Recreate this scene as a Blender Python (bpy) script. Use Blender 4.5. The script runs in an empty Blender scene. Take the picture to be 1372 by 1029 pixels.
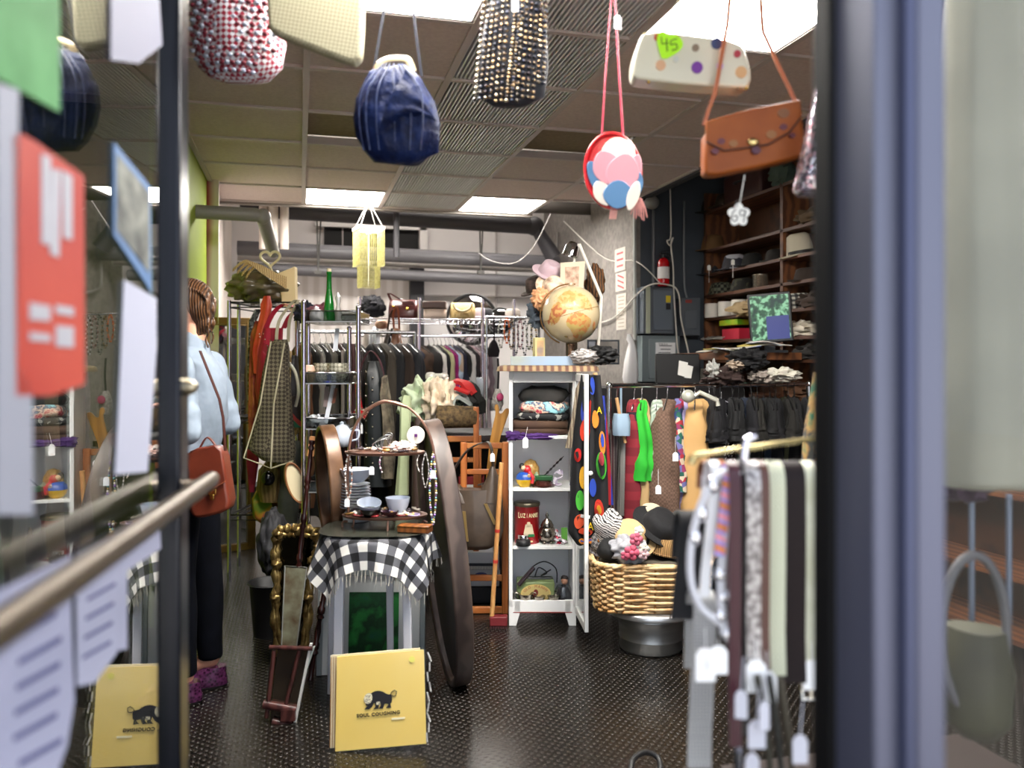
import bpy, bmesh, math, random
from math import sin, cos, pi, radians, atan2, sqrt
from mathutils import Vector, Matrix, noise
random.seed(7)
F = 1111.0; H = 1.28; YAW = radians(14.4); CA = cos(YAW); SA = sin(YAW)
SC = bpy.context.scene; COL = SC.collection

def W(px, py, D):
    """room point seen along a given direction at distance D in front of the camera"""
    X = (px - 686) * D / F
    return Vector((X * CA + D * SA, -X * SA + D * CA, H + (485 - py) * D / F))
def DV(px, v):            # distance at which direction px meets the cross plane y=v
    r = (px - 686) / F
    return v / (CA - r * SA)
def DU(px, u):
    r = (px - 686) / F
    return u / (r * CA + SA)
def DF(py): return H * F / (py - 485)      # distance of a floor point

# ---------------------------------------------------------------- materials
def lin(h):
    r = []
    for i in (0, 2, 4):
        c = int(h[i:i+2], 16) / 255
        r.append(c / 12.92 if c <= 0.04045 else ((c + 0.055) / 1.055) ** 2.4)
    return (*r, 1)
MATS = {}
def mt(col, rough=.6, metal=0, pat=None, c2=None, s=20, bump=0, st=(1, 1, 1), rot=(0, 0, 0), cols=None, emit=0, sheen=0, spec=.5, coat=0, dist=2, bs=None, uv=0):
    key = str((col, rough, metal, pat, c2, s, bump, st, rot, cols, emit, sheen, spec, coat, dist, bs, uv))
    if key in MATS: return MATS[key]
    m = bpy.data.materials.new(f'surface_{len(MATS)}'); MATS[key] = m
    m.use_nodes = True; nt = m.node_tree; N = nt.nodes; Lk = nt.links
    b = N['Principled BSDF']
    b.inputs['Base Color'].default_value = lin(col); b.inputs['Roughness'].default_value = rough
    b.inputs['Metallic'].default_value = metal; b.inputs['Specular IOR Level'].default_value = spec
    b.inputs['Coat Weight'].default_value = coat
    if sheen: b.inputs['Sheen Weight'].default_value = sheen
    if emit:
        b.inputs['Emission Color'].default_value = lin(col); b.inputs['Emission Strength'].default_value = emit
    tc = N.new('ShaderNodeTexCoord'); mp = N.new('ShaderNodeMapping')
    Lk.new(tc.outputs['UV' if uv else 'Object'], mp.inputs['Vector'])
    mp.inputs['Scale'].default_value = st; mp.inputs['Rotation'].default_value = rot
    V = mp.outputs['Vector']; out = None; colout = None
    if pat in ('noise', None):
        t = N.new('ShaderNodeTexNoise'); t.inputs['Scale'].default_value = s; t.inputs['Detail'].default_value = 4
        Lk.new(V, t.inputs['Vector']); out = t.outputs['Fac']
    elif pat in ('wave', 'wood', 'stripe'):
        t = N.new('ShaderNodeTexWave'); t.inputs['Scale'].default_value = s
        t.inputs['Distortion'].default_value = {'wave': dist, 'wood': 6, 'stripe': 0}[pat]
        t.inputs['Detail'].default_value = 2; t.inputs['Detail Scale'].default_value = 1.5
        Lk.new(V, t.inputs['Vector']); out = t.outputs['Fac']
    elif pat == 'check':
        t = N.new('ShaderNodeTexChecker'); t.inputs['Scale'].default_value = s
        Lk.new(V, t.inputs['Vector']); out = t.outputs['Fac']
    elif pat in ('vor', 'cells'):
        t = N.new('ShaderNodeTexVoronoi'); t.inputs['Scale'].default_value = s
        Lk.new(V, t.inputs['Vector'])
        if pat == 'vor': out = t.outputs['Distance']
        else:
            sp = N.new('ShaderNodeSeparateColor'); Lk.new(t.outputs['Color'], sp.inputs['Color']); out = sp.outputs['Red']
    elif pat == 'brick':
        t = N.new('ShaderNodeTexBrick'); t.inputs['Scale'].default_value = s
        t.inputs['Color1'].default_value = (1, 1, 1, 1); t.inputs['Color2'].default_value = (.6, .6, .6, 1); t.inputs['Mortar'].default_value = (0, 0, 0, 1)
        t.inputs['Mortar Size'].default_value = .03
        Lk.new(V, t.inputs['Vector']); out = t.outputs['Color']
    elif pat in ('gingham', 'plaid'):
        sp = N.new('ShaderNodeSeparateXYZ'); Lk.new(V, sp.inputs['Vector']); hs = []
        for ax in (('X', 'Y') if uv else ('X', 'Z')):
            mm = N.new('ShaderNodeMath'); mm.operation = 'MULTIPLY'; mm.inputs[1].default_value = s; Lk.new(sp.outputs[ax], mm.inputs[0])
            fr = N.new('ShaderNodeMath'); fr.operation = 'FRACT'; Lk.new(mm.outputs[0], fr.inputs[0])
            gt = N.new('ShaderNodeMath'); gt.operation = 'GREATER_THAN'; gt.inputs[1].default_value = .5; Lk.new(fr.outputs[0], gt.inputs[0])
            hs.append(gt.outputs[0])
        ad = N.new('ShaderNodeMath'); ad.operation = 'ADD'; Lk.new(hs[0], ad.inputs[0]); Lk.new(hs[1], ad.inputs[1])
        dv = N.new('ShaderNodeMath'); dv.operation = 'MULTIPLY'; dv.inputs[1].default_value = .5; Lk.new(ad.outputs[0], dv.inputs[0]); out = dv.outputs[0]
    elif pat == 'dots':     # embossed studs
        sp = N.new('ShaderNodeSeparateXYZ'); Lk.new(V, sp.inputs['Vector']); hs = []
        for ax in ('X', 'Y'):
            mm = N.new('ShaderNodeMath'); mm.operation = 'MULTIPLY'; mm.inputs[1].default_value = s; Lk.new(sp.outputs[ax], mm.inputs[0])
            sn = N.new('ShaderNodeMath'); sn.operation = 'SINE'; Lk.new(mm.outputs[0], sn.inputs[0]); hs.append(sn.outputs[0])
        ad = N.new('ShaderNodeMath'); ad.operation = 'MULTIPLY'; Lk.new(hs[0], ad.inputs[0]); Lk.new(hs[1], ad.inputs[1])
        mr = N.new('ShaderNodeMapRange'); Lk.new(ad.outputs[0], mr.inputs['Value'])
        mr.inputs['From Min'].default_value = .25; mr.inputs['From Max'].default_value = .7; out = mr.outputs[0]
    if cols or c2:
        rp = N.new('ShaderNodeValToRGB'); e = rp.color_ramp.elements
        if cols:
            rp.color_ramp.interpolation = 'CONSTANT' if pat in ('cells', 'vor', 'gingham', 'check', 'stripe') else 'LINEAR'
            n = len(cols); e[0].position = 0; e[0].color = lin(cols[0])
            lo, hi = (.3, .7) if pat == 'noise' else (0, 1)
            e[1].position = lo + (hi - lo) / n if n > 1 else 1; e[1].color = lin(cols[min(1, n - 1)])
            for i in range(2, n): el = e.new(lo + (hi - lo) * i / n); el.color = lin(cols[i])
        else:
            e[0].position = .35 if pat in ('noise',) else .2; e[1].position = .65 if pat == 'noise' else .8
            e[0].color = lin(col); e[1].color = lin(c2)
        Lk.new(out, rp.inputs['Fac']); Lk.new(rp.outputs['Color'], b.inputs['Base Color'])
        if emit: Lk.new(rp.outputs['Color'], b.inputs['Emission Color'])
    if bump:
        bp = N.new('ShaderNodeBump'); bp.inputs['Strength'].default_value = min(1, bump); bp.inputs['Distance'].default_value = .01 * max(1, bump)
        if bs:
            t2 = N.new('ShaderNodeTexNoise'); t2.inputs['Scale'].default_value = bs; Lk.new(tc.outputs['Object'], t2.inputs['Vector']); Lk.new(t2.outputs['Fac'], bp.inputs['Height'])
        else: Lk.new(out, bp.inputs['Height'])
        Lk.new(bp.outputs['Normal'], b.inputs['Normal'])
    return m

def glass_mat(tint='ffffff', refl=.06, power=3.5, key='g', gain=.9, rough=0):
    k = ('glass', tint, refl, power, gain, rough)
    if k in MATS: return MATS[k]
    m = bpy.data.materials.new('clear_glass'); MATS[k] = m; m.use_nodes = True; nt = m.node_tree; N = nt.nodes; Lk = nt.links
    N.remove(N['Principled BSDF']); o = N['Material Output']
    lw = N.new('ShaderNodeLayerWeight'); lw.inputs['Blend'].default_value = .5
    pw = N.new('ShaderNodeMath'); pw.operation = 'POWER'; pw.inputs[1].default_value = power; Lk.new(lw.outputs['Facing'], pw.inputs[0])
    ma = N.new('ShaderNodeMath'); ma.operation = 'MULTIPLY_ADD'; ma.inputs[1].default_value = gain; ma.inputs[2].default_value = refl; Lk.new(pw.outputs[0], ma.inputs[0])
    cl = N.new('ShaderNodeClamp'); Lk.new(ma.outputs[0], cl.inputs[0])
    tr = N.new('ShaderNodeBsdfTransparent'); tr.inputs[0].default_value = lin(tint)
    gl = N.new('ShaderNodeBsdfGlossy'); gl.inputs['Roughness'].default_value = rough
    mx = N.new('ShaderNodeMixShader'); Lk.new(cl.outputs[0], mx.inputs[0]); Lk.new(tr.outputs[0], mx.inputs[1]); Lk.new(gl.outputs[0], mx.inputs[2])
    Lk.new(mx.outputs[0], o.inputs['Surface'])
    return m
def emis(col, st):
    m = mt(col, emit=st); return m

# ---------------------------------------------------------------- mesh builder
def sg(x, p): return math.copysign(abs(x) ** p, x)
class M:
    def __init__(s): s.v = []; s.f = []; s.m = Matrix.Identity(4); s.mi = []; s.cur = 0; s.uv = {}
    def add(s, vs, fs):
        o = len(s.v); s.v += [s.m @ Vector(p) for p in vs]; s.f += [tuple(i + o for i in f) for f in fs]; s.mi += [s.cur] * len(fs); return s
    def box(s, c, d, rz=0, rx=0, ry=0):
        R = Matrix.Rotation(rz, 3, 'Z') @ Matrix.Rotation(ry, 3, 'Y') @ Matrix.Rotation(rx, 3, 'X'); c = Vector(c)
        vs = [c + R @ Vector((x * d[0] / 2, y * d[1] / 2, z * d[2] / 2)) for x in (-1, 1) for y in (-1, 1) for z in (-1, 1)]
        return s.add(vs, [(0, 1, 3, 2), (4, 6, 7, 5), (0, 4, 5, 1), (2, 3, 7, 6), (0, 2, 6, 4), (1, 5, 7, 3)])
    def tube(s, pts, r, n=8, closed=False, caps=True, flat=1):
        pts = [Vector(p) for p in pts]; k = len(pts); rr = r if isinstance(r, (list, tuple)) else [r] * k
        vs = []; u = None
        for i, p in enumerate(pts):
            a = pts[(i - 1) % k] if (closed or i) else p; b = pts[(i + 1) % k] if (closed or i < k - 1) else p
            t = (b - a); t = t.normalized() if t.length > 1e-9 else Vector((0, 0, 1))
            if u is None: u = t.orthogonal().normalized()
            else:
                u = u - t * u.dot(t); u = u.normalized() if u.length > 1e-6 else t.orthogonal().normalized()
            w = t.cross(u)
            vs += [p + (u * cos(2 * pi * j / n) + w * sin(2 * pi * j / n) * flat) * rr[i] for j in range(n)]
        fs = []
        for i in range(k if closed else k - 1):
            for j in range(n):
                a = i * n + j; b = i * n + (j + 1) % n; c = ((i + 1) % k) * n + (j + 1) % n; d = ((i + 1) % k) * n + j
                fs.append((a, b, c, d))
        if caps and not closed: fs += [tuple(range(n))[::-1], tuple((k - 1) * n + j for j in range(n))]
        return s.add(vs, fs)
    def cyl(s, a, b, r, r2=None, n=16): return s.tube([a, b], [r, r if r2 is None else r2], n)
    def strap(s, pts, w, t=.003, wd=(1, 0, 0)):      # flat band; wd = width direction
        wd = Vector(wd).normalized(); pts = [Vector(p) for p in pts]; k = len(pts); vs = []
        for i, p in enumerate(pts):
            a = pts[max(0, i - 1)]; b = pts[min(k - 1, i + 1)]; tg = (b - a).normalized(); nn = tg.cross(wd)
            nn = nn.normalized() * t / 2 if nn.length > 1e-6 else Vector((0, t / 2, 0)); wv = (w[i] if isinstance(w, (list, tuple)) else w) / 2
            vs += [p - wd * wv - nn, p + wd * wv - nn, p + wd * wv + nn, p - wd * wv + nn]
        fs = [(0, 3, 2, 1), tuple((k - 1) * 4 + j for j in range(4))]
        for i in range(k - 1):
            for j in range(4): fs.append((i * 4 + j, i * 4 + (j + 1) % 4, i * 4 + 4 + (j + 1) % 4, i * 4 + 4 + j))
        return s.add(vs, fs)
    def loft(s, rings, n=24, e=2, amp=0, fr=7, ph=0, zax=None, nz=0, nf=9):
        """rings (z, hw, hd, cx=0, cy=0); folds amp grow with ring index"""
        vs = []; k = len(rings)
        for i, rg in enumerate(rings):
            z, hw, hd = rg[:3]; cx = rg[3] if len(rg) > 3 else 0; cy = rg[4] if len(rg) > 4 else 0; t = i / max(1, k - 1)
            for j in range(n):
                a = 2 * pi * j / n; c = cos(a); q = sin(a); f = 1 + amp * sin(fr * a + ph + 1.3 * t) + amp * .5 * sin((fr * 2 - 1) * a + ph * 2 - t * 2)
                p = Vector((cx + hw * sg(c, 2 / e) * (1 if abs(c) > .8 else f), cy + hd * sg(q, 2 / e) * f, z))
                if nz: p += noise.noise_vector(p * nf + Vector((ph, ph, 0))) * nz
                vs.append(p)
        fs = [(i * n + j, i * n + (j + 1) % n, (i + 1) * n + (j + 1) % n, (i + 1) * n + j) for i in range(k - 1) for j in range(n)]
        fs += [tuple(range(n))[::-1], tuple((k - 1) * n + j for j in range(n))]
        return s.add(vs, fs)
    def lathe(s, prof, c=(0, 0, 0), n=24, sy=1):
        return s.loft([(z + c[2], max(r, 1e-4), max(r, 1e-4) * sy, c[0], c[1]) for r, z in prof], n)
    def ball(s, c, r, n=16, m=10, nz=0, nf=8, ph=0):
        r = (r, r, r) if not hasattr(r, '__len__') else r; vs = []; c = Vector(c)
        for i in range(m + 1):
            th = pi * i / m
            for j in range(n):
                a = 2 * pi * j / n
                d = Vector((max(sin(th), .001) * cos(a), max(sin(th), .001) * sin(a), -cos(th))); p = Vector((d.x * r[0], d.y * r[1], d.z * r[2]))
                if nz: p *= 1 + nz * noise.noise(Vector((d.x, d.y, d.z)) * nf * .35 + Vector((ph, 0, ph))) * 2
                vs.append(c + p)
        fs = [(i * n + j, i * n + (j + 1) % n, (i + 1) * n + (j + 1) % n, (i + 1) * n + j) for i in range(m) for j in range(n)]
        fs += [tuple(range(n))[::-1], tuple(m * n + j for j in range(n))]
        return s.add(vs, fs)
    def prism(s, out, y0, y1, ax='y'):
        n = len(out)
        P = (lambda a, b, c: (a, c, b)) if ax == 'y' else ((lambda a, b, c: (a, b, c)) if ax == 'z' else (lambda a, b, c: (c, a, b)))
        vs = [P(a, b, y0) for a, b in out] + [P(a, b, y1) for a, b in out]
        return s.add(vs, [tuple(range(n))[::-1], tuple(range(n, 2 * n))] + [(j, (j + 1) % n, n + (j + 1) % n, n + j) for j in range(n)])
    def sheet(s, fn, nu=16, nv=16, th=.004):
        P = [[Vector(fn(i / nu, j / nv)) for j in range(nv + 1)] for i in range(nu + 1)]; vs = []; K = (nu + 1) * (nv + 1)
        Nn = []
        for i in range(nu + 1):
            for j in range(nv + 1):
                a = P[min(nu, i + 1)][j] - P[max(0, i - 1)][j]; b = P[i][min(nv, j + 1)] - P[i][max(0, j - 1)]; q = a.cross(b)
                Nn.append(q.normalized() if q.length > 1e-9 else Vector((0, 1, 0))); vs.append(P[i][j])
        vs2 = [v + n_ * th for v, n_ in zip(vs, Nn)]; W_ = nv + 1; fs = []
        for i in range(nu):
            for j in range(nv):
                a = i * W_ + j; fs += [(a, a + 1, a + W_ + 1, a + W_), (K + a, K + a + W_, K + a + W_ + 1, K + a + 1)]
        for i in range(nu):
            for j in (0, nv):
                a = i * W_ + j; q = (a, a + W_, K + a + W_, K + a); fs.append(q if j == 0 else q[::-1])
        for j in range(nv):
            for i in (0, nu):
                a = i * W_ + j; q = (a, K + a, K + a + 1, a + 1); fs.append(q if i == 0 else q[::-1])
        o = len(s.v); K2 = 0
        for i in range(nu + 1):
            for j in range(nv + 1):
                s.uv[o + K2] = s.uv[o + K + K2] = (i / nu, j / nv); K2 += 1
        return s.add(vs + vs2, fs)
    def ring(s, a, b, w, t, n=48, prof=None):      # elliptical frame lying in local x-z, thickness along y
        pr = prof or [(0, -t / 2), (w * .3, -t / 2 - .006), (w, -t / 2), (w, t / 2), (0, t / 2)]; k = len(pr); vs = []
        for i in range(n):
            q = 2 * pi * i / n
            for r, y in pr: vs.append(((a - r) * cos(q), y, (b - r) * sin(q)))
        return s.add(vs, [(i * k + j, i * k + (j + 1) % k, ((i + 1) % n) * k + (j + 1) % k, ((i + 1) % n) * k + j) for i in range(n) for j in range(k)])
    def build(s, name, mat, parent=None, fr=None, sm=62, bev=0, seg=2, sub=0, remesh=0, smooth=0, loc=None):
        me = bpy.data.meshes.new(name); me.from_pydata([tuple(p) for p in s.v], [], s.f); 
        mats = mat if isinstance(mat, (list, tuple)) else [mat]
        for q in mats: me.materials.append(q)
        if len(mats) > 1: me.polygons.foreach_set('material_index', s.mi)
        if s.uv:
            ul = me.uv_layers.new(name='UVMap')
            for lp in me.loops: ul.data[lp.index].uv = s.uv.get(lp.vertex_index, (0, 0))
        bm = bmesh.new(); bm.from_mesh(me); bmesh.ops.recalc_face_normals(bm, faces=bm.faces); bm.to_mesh(me); bm.free()
        me.polygons.foreach_set('use_smooth', [True] * len(me.polygons))
        if sm < 180: me.set_sharp_from_angle(angle=radians(sm))
        o = bpy.data.objects.new(name, me); COL.objects.link(o)
        if parent: o.parent = parent
        if fr: o.location = fr.o; o.rotation_euler = (0, 0, fr.rz)
        if loc: o.location = loc
        if remesh:
            r = o.modifiers.new('merge', 'REMESH'); r.mode = 'VOXEL'; r.voxel_size = remesh; r.use_smooth_shade = True
        if smooth:
            r = o.modifiers.new('soften', 'SMOOTH'); r.factor = .6; r.iterations = smooth
        if bev:
            r = o.modifiers.new('round', 'BEVEL'); r.width = bev; r.segments = seg; r.limit_method = 'ANGLE'; r.angle_limit = radians(40)
        if sub:
            r = o.modifiers.new('sub', 'SUBSURF'); r.levels = sub; r.render_levels = sub
        return o

def tag(o, label, cat, group=None, kind=None):
    if label: o['label'] = label
    if cat: o['category'] = cat
    if group: o['group'] = group
    if kind: o['kind'] = kind
    return o
def struct(o): o['kind'] = 'structure'; return o
class Fr:                       # local frame standing at a real point; local x = across, y = away, z = up
    def __init__(s, px, py, D, rot=None, o=None):
        s.px = px; s.py = py; s.D = D; s.o = o if o is not None else W(px, py, D); s.rz = -YAW if rot is None else rot; s.e = None
    def L(s, px, py, dd=0):     # point seen at px,py but dd further away, in local coordinates (frames facing the viewer)
        p = W(px, py, s.D + dd) - s.o
        return Matrix.Rotation(-s.rz, 3, 'Z') @ p
    def k(s): return s.D / F
def thing(name, label, cat, fr, group=None):
    o = bpy.data.objects.new(name, None); COL.objects.link(o); o.location = fr.o; o.rotation_euler = (0, 0, fr.rz); o.empty_display_size = .05
    return tag(o, label, cat, group)
def kids(o): return [c for c in bpy.data.objects if c.parent == o]
def copy_tree(o, parent=None):
    c = o.copy(); COL.objects.link(c); c.parent = parent
    for ch in [q for q in bpy.data.objects if q.parent == o]: copy_tree(ch, c)
    return c
def outl(fr, pts, dd=0): return [(fr.L(x, y, dd).x, fr.L(x, y, dd).z) for x, y in pts]
def smooth_outline(pts, it=2):
    for _ in range(it):
        q = []
        for i in range(len(pts)):
            a = pts[i]; b = pts[(i + 1) % len(pts)]
            q += [(a[0] * .75 + b[0] * .25, a[1] * .75 + b[1] * .25), (a[0] * .25 + b[0] * .75, a[1] * .25 + b[1] * .75)]
        pts = q
    return pts
def curve(pts, n=8, closed=False):         # catmull-rom through points
    P = [Vector(p) for p in pts]; out = []; k = len(P)
    rng = range(k if closed else k - 1)
    for i in rng:
        a = P[(i - 1) % k] if (closed or i) else P[0]; b = P[i]; c = P[(i + 1) % k]; d = P[(i + 2) % k] if (closed or i < k - 2) else P[-1]
        for j in range(n):
            t = j / n; out.append(.5 * ((2 * b) + (c - a) * t + (2 * a - 5 * b + 4 * c - d) * t * t + (-a + 3 * b - 3 * c + d) * t ** 3))
    if not closed: out.append(P[-1])
    return out
def rows(fr, rr, hd, **kw):                # rr: (py, left px, right px[, depth factor])
    out = []
    for r in rr:
        a = fr.L(r[1], r[0]); b = fr.L(r[2], r[0]); out.append((a.z, (b.x - a.x) / 2, hd * (r[3] if len(r) > 3 else 1), (a.x + b.x) / 2, 0))
    return out
def text(txt, size, loc, mat, parent, name='lettering', rot=(pi / 2, 0, 0), ext=.0006, sx=1, al='CENTER', shear=0, sp=1, fr=None, off=0):
    cu = bpy.data.curves.new(name, 'FONT'); cu.body = txt; cu.size = size; cu.extrude = ext; cu.offset = off; cu.align_x = al; cu.align_y = 'CENTER'; cu.shear = shear; cu.space_character = sp; cu.resolution_u = 3
    t = bpy.data.objects.new('tmp', cu); COL.objects.link(t); bpy.context.view_layer.update()
    me = bpy.data.meshes.new_from_object(t.evaluated_get(bpy.context.evaluated_depsgraph_get())); bpy.data.objects.remove(t); bpy.data.curves.remove(cu)
    me.materials.clear(); me.materials.append(mat)
    o = bpy.data.objects.new(name, me); COL.objects.link(o); o.location = loc; o.rotation_euler = rot; o.scale = (sx, 1, 1)
    if parent: o.parent = parent
    return o
def ptag(parent, p, w=.018, h=.03, string=.04, name='price_tag', tilt=0, m=None):
    """white cardboard tag on a string at local point p (its string's top)"""
    b = M(); p = Vector(p); c = p + Vector((0, -.003, -string - h / 2))
    b.m = Matrix.Translation(c) @ Matrix.Rotation(tilt, 4, 'Z')
    b.prism([(-w / 2, -h / 2), (w / 2, -h / 2), (w / 2, h * .3), (w * .25, h / 2), (-w * .25, h / 2), (-w / 2, h * .3)], -.0008, .0008)
    b.m = Matrix.Identity(4); b.tube([p, c + Vector((0, 0, h / 2))], .0006, 5)
    return b.build(name, m or mt('f4f4f6', .7), parent)

# common looks
WHITE = mt('f2f2f0', .35); CHROME = mt('e6e6ea', .08, 1); STEEL = mt('a8a8aa', .25, 1); BLK = mt('0c0c0e', .55); BLKCLOTH = mt('0d0d10', .9, c2='1a1a1e', pat='noise', s=30)
WOODDK = mt('2b1510', .35, pat='wood', c2='48251a', s=6, st=(1, 1, .15)); WOODOR = mt('9a5424', .4, pat='wood', c2='b06a34', s=8, st=(1, 1, .12))
WOODSH = mt('4c2c1a', .55, pat='wood', c2='6d4326', s=5, st=(1, .15, 1)); BRASS = mt('c09a50', .25, 1); GOLDP = mt('8a6a34', .35, .7, pat='noise', c2='c8a55e', s=40)
PAPER = mt('ecebe6', .8)

def turned(b, p, q, r, n=14, seed=1, beads=5):      # turned wooden post from p to q
    rnd = random.Random(seed); p = Vector(p); q = Vector(q); prof = []
    for i in range(beads):
        t0 = i / beads; L_ = 1 / beads
        prof += [(t0, r * .95), (t0 + L_ * .08, r * .95), (t0 + L_ * .12, r * .6), (t0 + L_ * .2, r * 1.0), (t0 + L_ * .28, r * .55), (t0 + L_ * .6, r * .8), (t0 + L_ * .88, r * .6), (t0 + L_ * .93, r * .9)]
    prof.append((1, r * .9)); b.tube([p + (q - p) * t for t, _ in prof], [w for _, w in prof], n)
def garment(label, cat, pos, rot, L, ws, wb, th, mat, seed=0, group=None, name='garment', sleeves=0, hang=None, fold=.12, neck=.05, nomesh=False):
    """clothing on a hanger; pos = point on the rail; rot 0 = broadside to the room axis y"""
    rnd = random.Random(seed); fr = Fr(0, 0, 1, rot, Vector(pos)); t = thing(name, label, cat, fr, group)
    z0 = -.075; R_ = [(z0, .03, th * .35), (z0 - .015, neck + .01, th * .5), (z0 - .045, ws * .7, th * .6), (z0 - .075, ws * .97, th * .55), (z0 - .14, ws * 1.0, th * .8)]
    n = 9
    for i in range(1, n + 1):
        q = i / n; R_.append((z0 - .14 - (L - .14) * q, ws + (wb - ws) * q + rnd.uniform(-.004, .004), th * (.85 + .3 * q), rnd.uniform(-.006, .006), rnd.uniform(-.006, .006)))
    b = M(); b.loft(R_[::-1], 36, e=2.4, amp=fold, fr=rnd.choice([5, 6, 7]), ph=seed * 1.7, nz=.008, nf=9)
    b.build('cloth', mat, t)
    if sleeves:
        for s in (-1, 1):
            b = M(); b.tube([(s * (ws - .02), 0, z0 - .09), (s * (ws + .025), 0, z0 - .22), (s * (ws + .03), -.01, z0 - .09 - sleeves)], [.045, .05, .042], 10, flat=.7); b.build('sleeve', mat, t)
    hb = M(); hb.tube(curve([(.0, 0, z0 + .005), (0, 0, z0 + .035), (.018, 0, z0 + .055), (.012, 0, .008), (-.012, 0, .01)], 5), .002, 6)
    hb.tube([(-ws * .8, 0, z0 - .055), (0, 0, z0 + .008), (ws * .8, 0, z0 - .055)], .005, 6); hb.build('hanger', hang or STEEL, t)
    return t
def lump(b, c, r, seed=0, nz=.35, n=28, m=18, nf=9): b.ball(c, r, n, m, nz=nz, nf=nf, ph=seed * 3.1)
def crumple(fr, px, py, w, h, d, dd=0, seed=0, b=None, n=48, m=32, nz=.28, nf=10):
    b = b or M(); c = fr.L(px, py, dd); lump(b, c, (w * fr.k() / 2, d / 2, h * fr.k() / 2), seed, nz, n, m, nf); return b
# ================================================================ SETTING
ZC = H + 1.22
UL = -.60                     # left wall plane
def bx(name, x0, x1, y0, y1, z0, z1, mat, **k):
    return M().box(((x0 + x1) / 2, (y0 + y1) / 2, (z0 + z1) / 2), (x1 - x0, y1 - y0, z1 - z0)).build(name, mat, **k)
floor_m = mt('15120f', .27, pat='dots', c2='2c2620', s=2 * pi / .034, bump=.6, st=(1, 1, 1), spec=.5)
struct(bx('floor', -2.2, 4.2, -.6, 8.6, -.05, 0, floor_m))
struct(M().box((1.0, 1.72, .002), (2.6, .025, .004), rz=.04).build('trim_1', mt('3a3228', .5)))
struct(bx('pavement', -12, 12, -14, -.6, -.06, -.01, mt('a8a59e', .8, pat='noise', c2='b4b1aa', s=2)))
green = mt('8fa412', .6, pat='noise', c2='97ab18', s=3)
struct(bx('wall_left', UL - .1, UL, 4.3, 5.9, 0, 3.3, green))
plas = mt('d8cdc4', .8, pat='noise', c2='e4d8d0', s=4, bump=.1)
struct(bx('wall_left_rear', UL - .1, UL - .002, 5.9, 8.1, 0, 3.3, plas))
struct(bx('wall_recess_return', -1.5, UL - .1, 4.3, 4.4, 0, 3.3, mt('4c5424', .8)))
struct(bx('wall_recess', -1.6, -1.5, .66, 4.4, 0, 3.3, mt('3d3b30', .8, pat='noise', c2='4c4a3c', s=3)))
struct(bx('wall_back', UL - .1, 3.3, 8.05, 8.15, 0, 3.3, mt('d9d4d4', .7, pat='noise', c2='e2dedd', s=2)))
stucco = mt('6f6a66', .85, pat='noise', c2='827c77', s=26, bump=.5)
struct(bx('wall_partition', 2.40, 2.46, 5.74, 8.05, 0, 3.3, stucco))
slate = mt('343a42', .55, pat='noise', c2='3c434b', s=5, bump=.05)
struct(bx('wall_service', 2.46, 3.35, 5.74, 5.84, 0, 3.3, slate))
struct(bx('wall_right', 3.26, 3.36, .66, 5.74, 0, 3.3, mt('2a241f', .8)))
struct(bx('ceiling_upper', -1.6, 3.36, .66, 8.15, 3.3, 3.4, mt('2c2a2a', .9)))
# suspended ceiling: grid of tiles
tile_m = mt('cebfba', .9, pat='noise', c2='d8cac4', s=60, bump=.06)
tile_o = mt('8b7c63', .9, pat='noise', c2='96876d', s=40, bump=.06)
grid_m = mt('c4bab6', .45)
US = [-.58 + .6 * i for i in range(6)]; US = [-.58, .03, .62, 1.22, 1.83, 2.44]
VS = [6.59 - .61 * k for k in range(10)]      # 6.59 ... 1.10
tiles = M(); light_cells = [(1, 0), (3, 0), (1, 6), (3, 6), (1, 7), (3, 7)]; open_cells = [(1, 3), (3, 3)]
for i in range(5):
    for k in range(9):
        if (i, k) in light_cells or i == 2 or (i, k) in open_cells or (i == 4 and k == 0): continue
        tiles.box(((US[i] + US[i + 1]) / 2, (VS[k] + VS[k + 1]) / 2, ZC + .012), (US[i + 1] - US[i] - .02, .585, .012))
for k in range(9): tiles.box((-1.05, (VS[k] + VS[k + 1]) / 2, ZC + .012), (.9, .585, .012))
struct(tiles.build('ceiling', tile_m))
op = M()
for i, k in open_cells: op.box(((US[i] + US[i + 1]) / 2, (VS[k] + VS[k + 1]) / 2, ZC + .05), (.58, .58, .01), rx=.0)
struct(op.build('ceiling_panel_raised', tile_o))
g = M()
for i, u in enumerate(US):
    y1 = 5.98 if u > 2 else 6.59
    g.box((u, (y1 + .8) / 2, ZC), (.028, y1 - .8, .012)).box((u, (y1 + .8) / 2, ZC + .02), (.006, y1 - .8, .04))
for k, v in enumerate(VS):
    g.box((.62 if k == 0 else .93, v, ZC + .001), (2.44 if k == 0 else 3.04, .026, .012)).box((.62 if k == 0 else .93, v, ZC + .02), (2.4 if k == 0 else 3.0, .006, .04))
struct(g.build('trim_2', grid_m))
struct(M().box((2.47, 3.2, ZC + .1), (.05, 5.0, .24)).build('trim_3', mt('30343a', .6)))
struct(bx('light_baffle', -.6, 2.4, 6.66, 6.69, ZC + .03, 3.3, mt('5a5450', .8)))  # unseen sheet added to keep the strip light out of the tile gaps
struct(M().box((.62, 6.63, ZC + .05), (2.5, .05, .14)).build('trim_4', mt('7c756e', .6)))
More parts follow.
